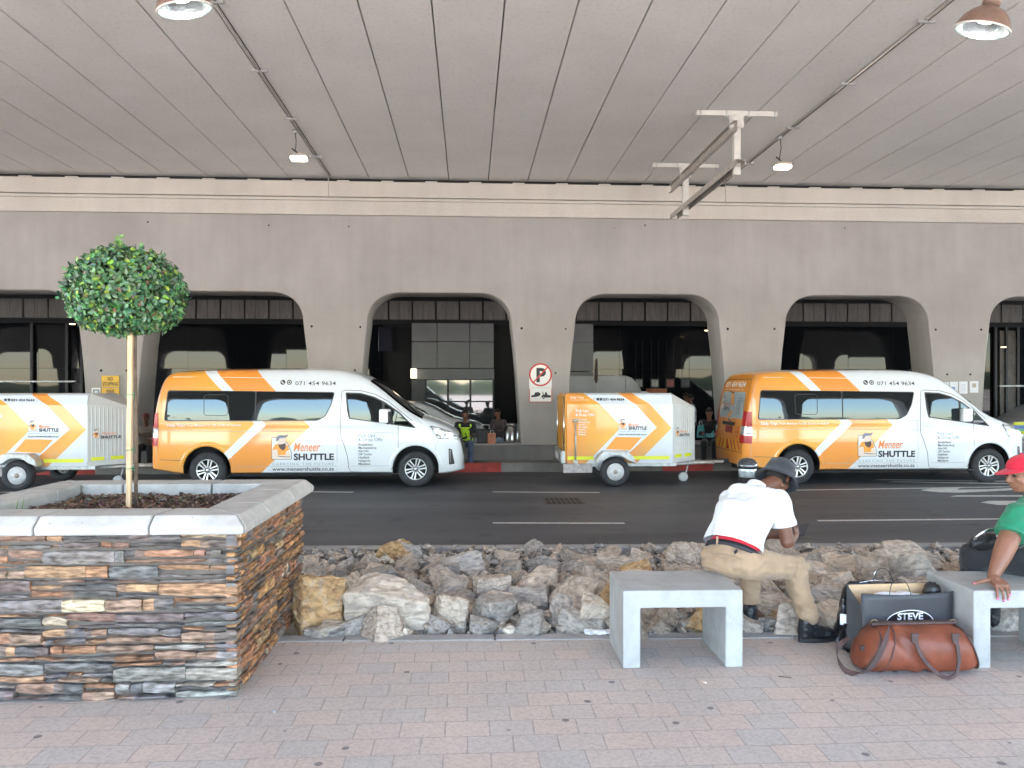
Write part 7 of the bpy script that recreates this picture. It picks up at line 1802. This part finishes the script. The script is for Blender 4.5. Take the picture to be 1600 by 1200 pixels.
g = MB(); g.tube([(-.04, -.055, .26), (-.03, -.06, .34), (.03, -.06, .34), (.04, -.055, .26)], .004, 6); g.build('handle', M['sign_white'], pk)
for i, u in enumerate((1090, 1104)):
    q = at(u, 690, 17.85); cb = thing('carrier_bag', ('teal carrier bag hanging low beside the middle trailer nose', 'teal and white carrier bag next to the right van tail')[i], 'carrier bag', (q.x, 17.6-.0, .72), R(20*(1-2*i)))
    g = MB(); vs = [(-.10, -.03, 0), (.10, -.03, 0), (.10, .03, 0), (-.10, .03, 0), (-.085, -.02, .27), (.085, -.02, .30), (.085, .02, .30), (-.085, .02, .27)]; g.add(vs, [(0, 1, 5, 4), (1, 2, 6, 5), (2, 3, 7, 6), (3, 0, 4, 7), (0, 3, 2, 1), (4, 5, 6, 7)]); g.build('sack', mat('teal_plastic', (.07, .33, .36), .4, var=.3, vscale=12) if 'teal_plastic' not in bpy.data.materials else bpy.data.materials['teal_plastic'], cb, .01)
    g = MB(); g.tube([(-.04, 0, .26), (-.03, 0, .38), (.03, 0, .38), (.04, 0, .27)], .008, 6, flat=.4); g.build('handle', M['paper'], cb)

# ---- cars in the inner lane
def car(label, loc, zt, zb, wx, tin, L_, wheels, side_win, paint, extra=None, rr=.12, name='parked_car', cat='car'):
    t = thing(name, label, cat, loc)
    b = Body(pinterp(zt), pinterp(zb), pinterp(wx), pinterp(tin), L_, rr, .03)
    st = [L_*(i/60) for i in range(61)]; st[0] = 0; st = sorted(set([0, .01, .03, .06, .1, .15]+st+[L_-.01, L_-.03, L_-.06, L_-.1]))
    b.build(st, 'body', paint, t, [(x, .32, .36) for x in wheels], depth=.4)
    sd = lambda off: (lambda x, z: b.side(x, z, off)); cx = [i*.2 for i in range(26)]; cz = [.3+.08*i for i in range(24)]
    for w_ in side_win: patch('side_window', [rpoly(w_, .04)], sd(.006), M['glass'], t, cx, cz, True)
    for s_ in (-1, 1):
        for x in wheels:
            w_ = wheel(t, x, 0, .31, .31, 'alloy', .18, .19)
            if s_ > 0: w_.rotation_euler = (0, 0, R(180)); w_.location = (2*x, .74, 0)
            else: w_.location = (0, -.76, 0)
    return t, b, sd, cx, cz
zt = [(0, .80), (.03, 1.0), (.12, 1.12), (.35, 1.34), (.6, 1.44), (1.2, 1.50), (2.0, 1.52), (2.4, 1.49), (2.75, 1.38), (3.15, 1.16), (3.35, 1.08), (3.7, 1.0), (4.0, .92), (4.12, .82), (4.2, .62), (4.22, .45)]
zb = [(0, .30), (.5, .22), (3.6, .20), (4.22, .28)]; wx = [(0, .62), (.1, .76), (.4, .84), (1, .865), (3, .865), (3.7, .83), (4.0, .74), (4.15, .58), (4.22, .42)]; tin = [(.2, .06), (.4, .01), (.7, .0), (.9, .01), (1.0, .03), (1.2, .10), (1.4, .19), (1.6, .28)]
px_ = at(764, 660, 20.0)
t_, b_, sd_, cx_, cz_ = car('white hatchback parked in the inner lane, bonnet beyond the left van windscreen', (px_.x-4.22, 20.9, .01), zt, zb, wx, tin, 4.22, (.75, 3.35), [[(1.75, 1.0), (2.85, .98), (2.55, 1.26), (2.3, 1.38), (1.8, 1.40)], [(.62, 1.02), (1.68, 1.0), (1.72, 1.40), (1.0, 1.36), (.7, 1.22)]], M['whitecar'])
g = MB(); vs = []
for i in range(13):
    for j in range(13): x = 2.42+.85*i/12; hw = b_.half(x, b_.zt(x)-.08)-.09; y = -hw+2*hw*j/12; vs.append((x, y, b_.top(x, y, .006)))
g.add(vs, [(i*13+j, i*13+j+1, (i+1)*13+j+1, (i+1)*13+j) for i in range(12) for j in range(12)], None, True); g.build('windscreen', M['glass'], t_)
patch('headlight', [rpoly([(3.72, .76), (4.05, .74), (4.10, .66), (3.80, .66)], .03)], sd_(.006), M['clear_lens'], t_, cx_, cz_, True)
g = MB(); q = b_.side(2.62, 1.03, 0); g.box(-.06, .08, -.16, -.02, -.04, .09, None, Matrix.Translation(q)); g.build('wing_mirror', M['whitecar'], t_, .03, seg=3)
# patrol car at the right edge
px_ = at(1583, 660, 19.6)
t_, b_, sd_, cx_, cz_ = car('white patrol car with yellow, blue and green bands at the right edge', (px_.x-.05, 20.6, .01), [(4.22-x, z) for x, z in reversed(zt)], [(4.22-x, z) for x, z in reversed(zb)], [(4.22-x, w_) for x, w_ in reversed(wx)], tin, 4.22, (.87, 3.47), [[(1.37, .98), (2.47, 1.0), (2.42, 1.40), (1.92, 1.38), (1.67, 1.26)]], M['whitecar'])
for z0, z1, m_ in ((.86, .94, M['yellow_tape']), (.76, .855, mat('blue_band', (.02, .10, .38), .3)), (.70, .755, mat('green_band', (.02, .42, .22), .3)), (.62, .695, M['yellow_tape'])):
    patch('livery_band', [[(.25, z0), (4.0, z0), (4.0, z1), (.25, z1)]], sd_(.007), m_, t_, cx_, cz_, True)
# box truck beyond the middle trailer
ta = at(884, 620, 20.1); tbx = at(978, 620, 20.1); ztop = at(930, 587, 20.1).z
tr_ = thing('box_truck', 'small grey box truck standing beyond the middle trailer', 'truck', (ta.x-.9, 20.95, .01)); BL = tbx.x-ta.x+.9
gp = mat('grey_box_panel', (.30, .31, .31), .5, var=.1, vscale=1.5)
g = MB(); g.box(0, BL, -.85, .85, .70, ztop); g.build('cargo_box', gp, tr_, .03)
g = MB(); g.prism([(BL+.001, ztop-.01), (BL+.16, ztop-.06), (BL+.32, ztop-.22), (BL+.42, ztop-.40), (BL+.40, ztop-.45), (BL+.001, ztop-.45)], -.84, .84); g.build('cab_overhang', gp, tr_, .02)
zc = at(1000, 612, 20.1).z
g = MB(); g.prism([(BL+.01, .45), (BL+1.55, .45), (BL+1.6, .95), (BL+1.15, 1.08), (BL+.72, zc-.06), (BL+.55, zc), (BL+.01, zc)], -.82, .82); g.build('cab', M['whitecar'], tr_, .05, seg=4)
g = MB(); g.add([(BL+.16, -.825, 1.12), (BL+1.02, -.825, 1.12), (BL+.66, -.825, zc-.10), (BL+.16, -.825, zc-.08)], [(0, 1, 2, 3)]); g.build('cab_window', M['glass'], tr_)
g = MB(); g.add([(BL+1.152, -.74, 1.10), (BL+1.152, .74, 1.10), (BL+.74, .72, zc-.07), (BL+.74, -.72, zc-.07)], [(0, 1, 2, 3)]); g.build('windscreen', M['glass'], tr_)
g = MB(); g.box(.1, BL+1.3, -.4, .4, .35, .69); g.build('chassis', M['dark'], tr_)
for s_ in (-1, 1):
    for x in (.9, BL+.95):
        w_ = wheel(tr_, x, 0, .33, .33, 'steel', .18, .2)
        if s_ > 0: w_.rotation_euler = (0, 0, R(180)); w_.location = (2*x, .76, 0)
        else: w_.location = (0, -.76, 0)
# ---- litter
def litter(name, label, cat, u, v, pr, m, z=PZ):
    p = onz(u, v, z); g = MB(); pr(g); o_ = g.build(name, m); o_.location = (p.x, p.y, z+.004); return tag(o_, label, cat)
litter('cigarette_end', 'white cigarette end lying on the paving before the first bench', 'cigarette end', 1100, 1068, lambda g: g.tube([(-.012, .018, .004), (.010, -.016, .004)], .0042, 8), mat('cigarette_paper', (.8, .62, .48), .7, var=.3, vscale=60))
litter('twig', 'short brown twig on the paving below the seated man\'s boot', 'twig', 1226, 1060, lambda g: g.tube([(-.03, .012, .003), (.0, .0, .005), (.035, -.010, .003)], .0025, 5), M['bark'])
for i, (u, v) in enumerate(((356, 1107), (429, 1113), (350, 1072))):
    litter('mortar_crumb', ('crumb of pale mortar closest to the planter corner', 'largest crumb of pale mortar out on the paving', 'crumb of mortar fallen at the planter foot')[i], 'mortar crumb', u, v, lambda g: g.lathe([(.005, -.003), (.009+.002*i, .002), (.007, .006), (.003, .009)], 7, Matrix.Rotation(.4*i, 4, 'X'), smooth=False), M['kerb'])
p = near(.92, KF+.02); o_ = blob([[V3((a, b, c)) for a in (-.10, .12) for b in (-.03, .03) for c in (0, .018)]], 'crumpled_paper', M['paper'], None, .008, 1, wr=.012, wscale=22); o_.location = (at(938, 998, p.y).x, p.y+.03, PZ+.008); tag(o_, 'crumpled white paper on the kerb left of the first bench', 'paper')
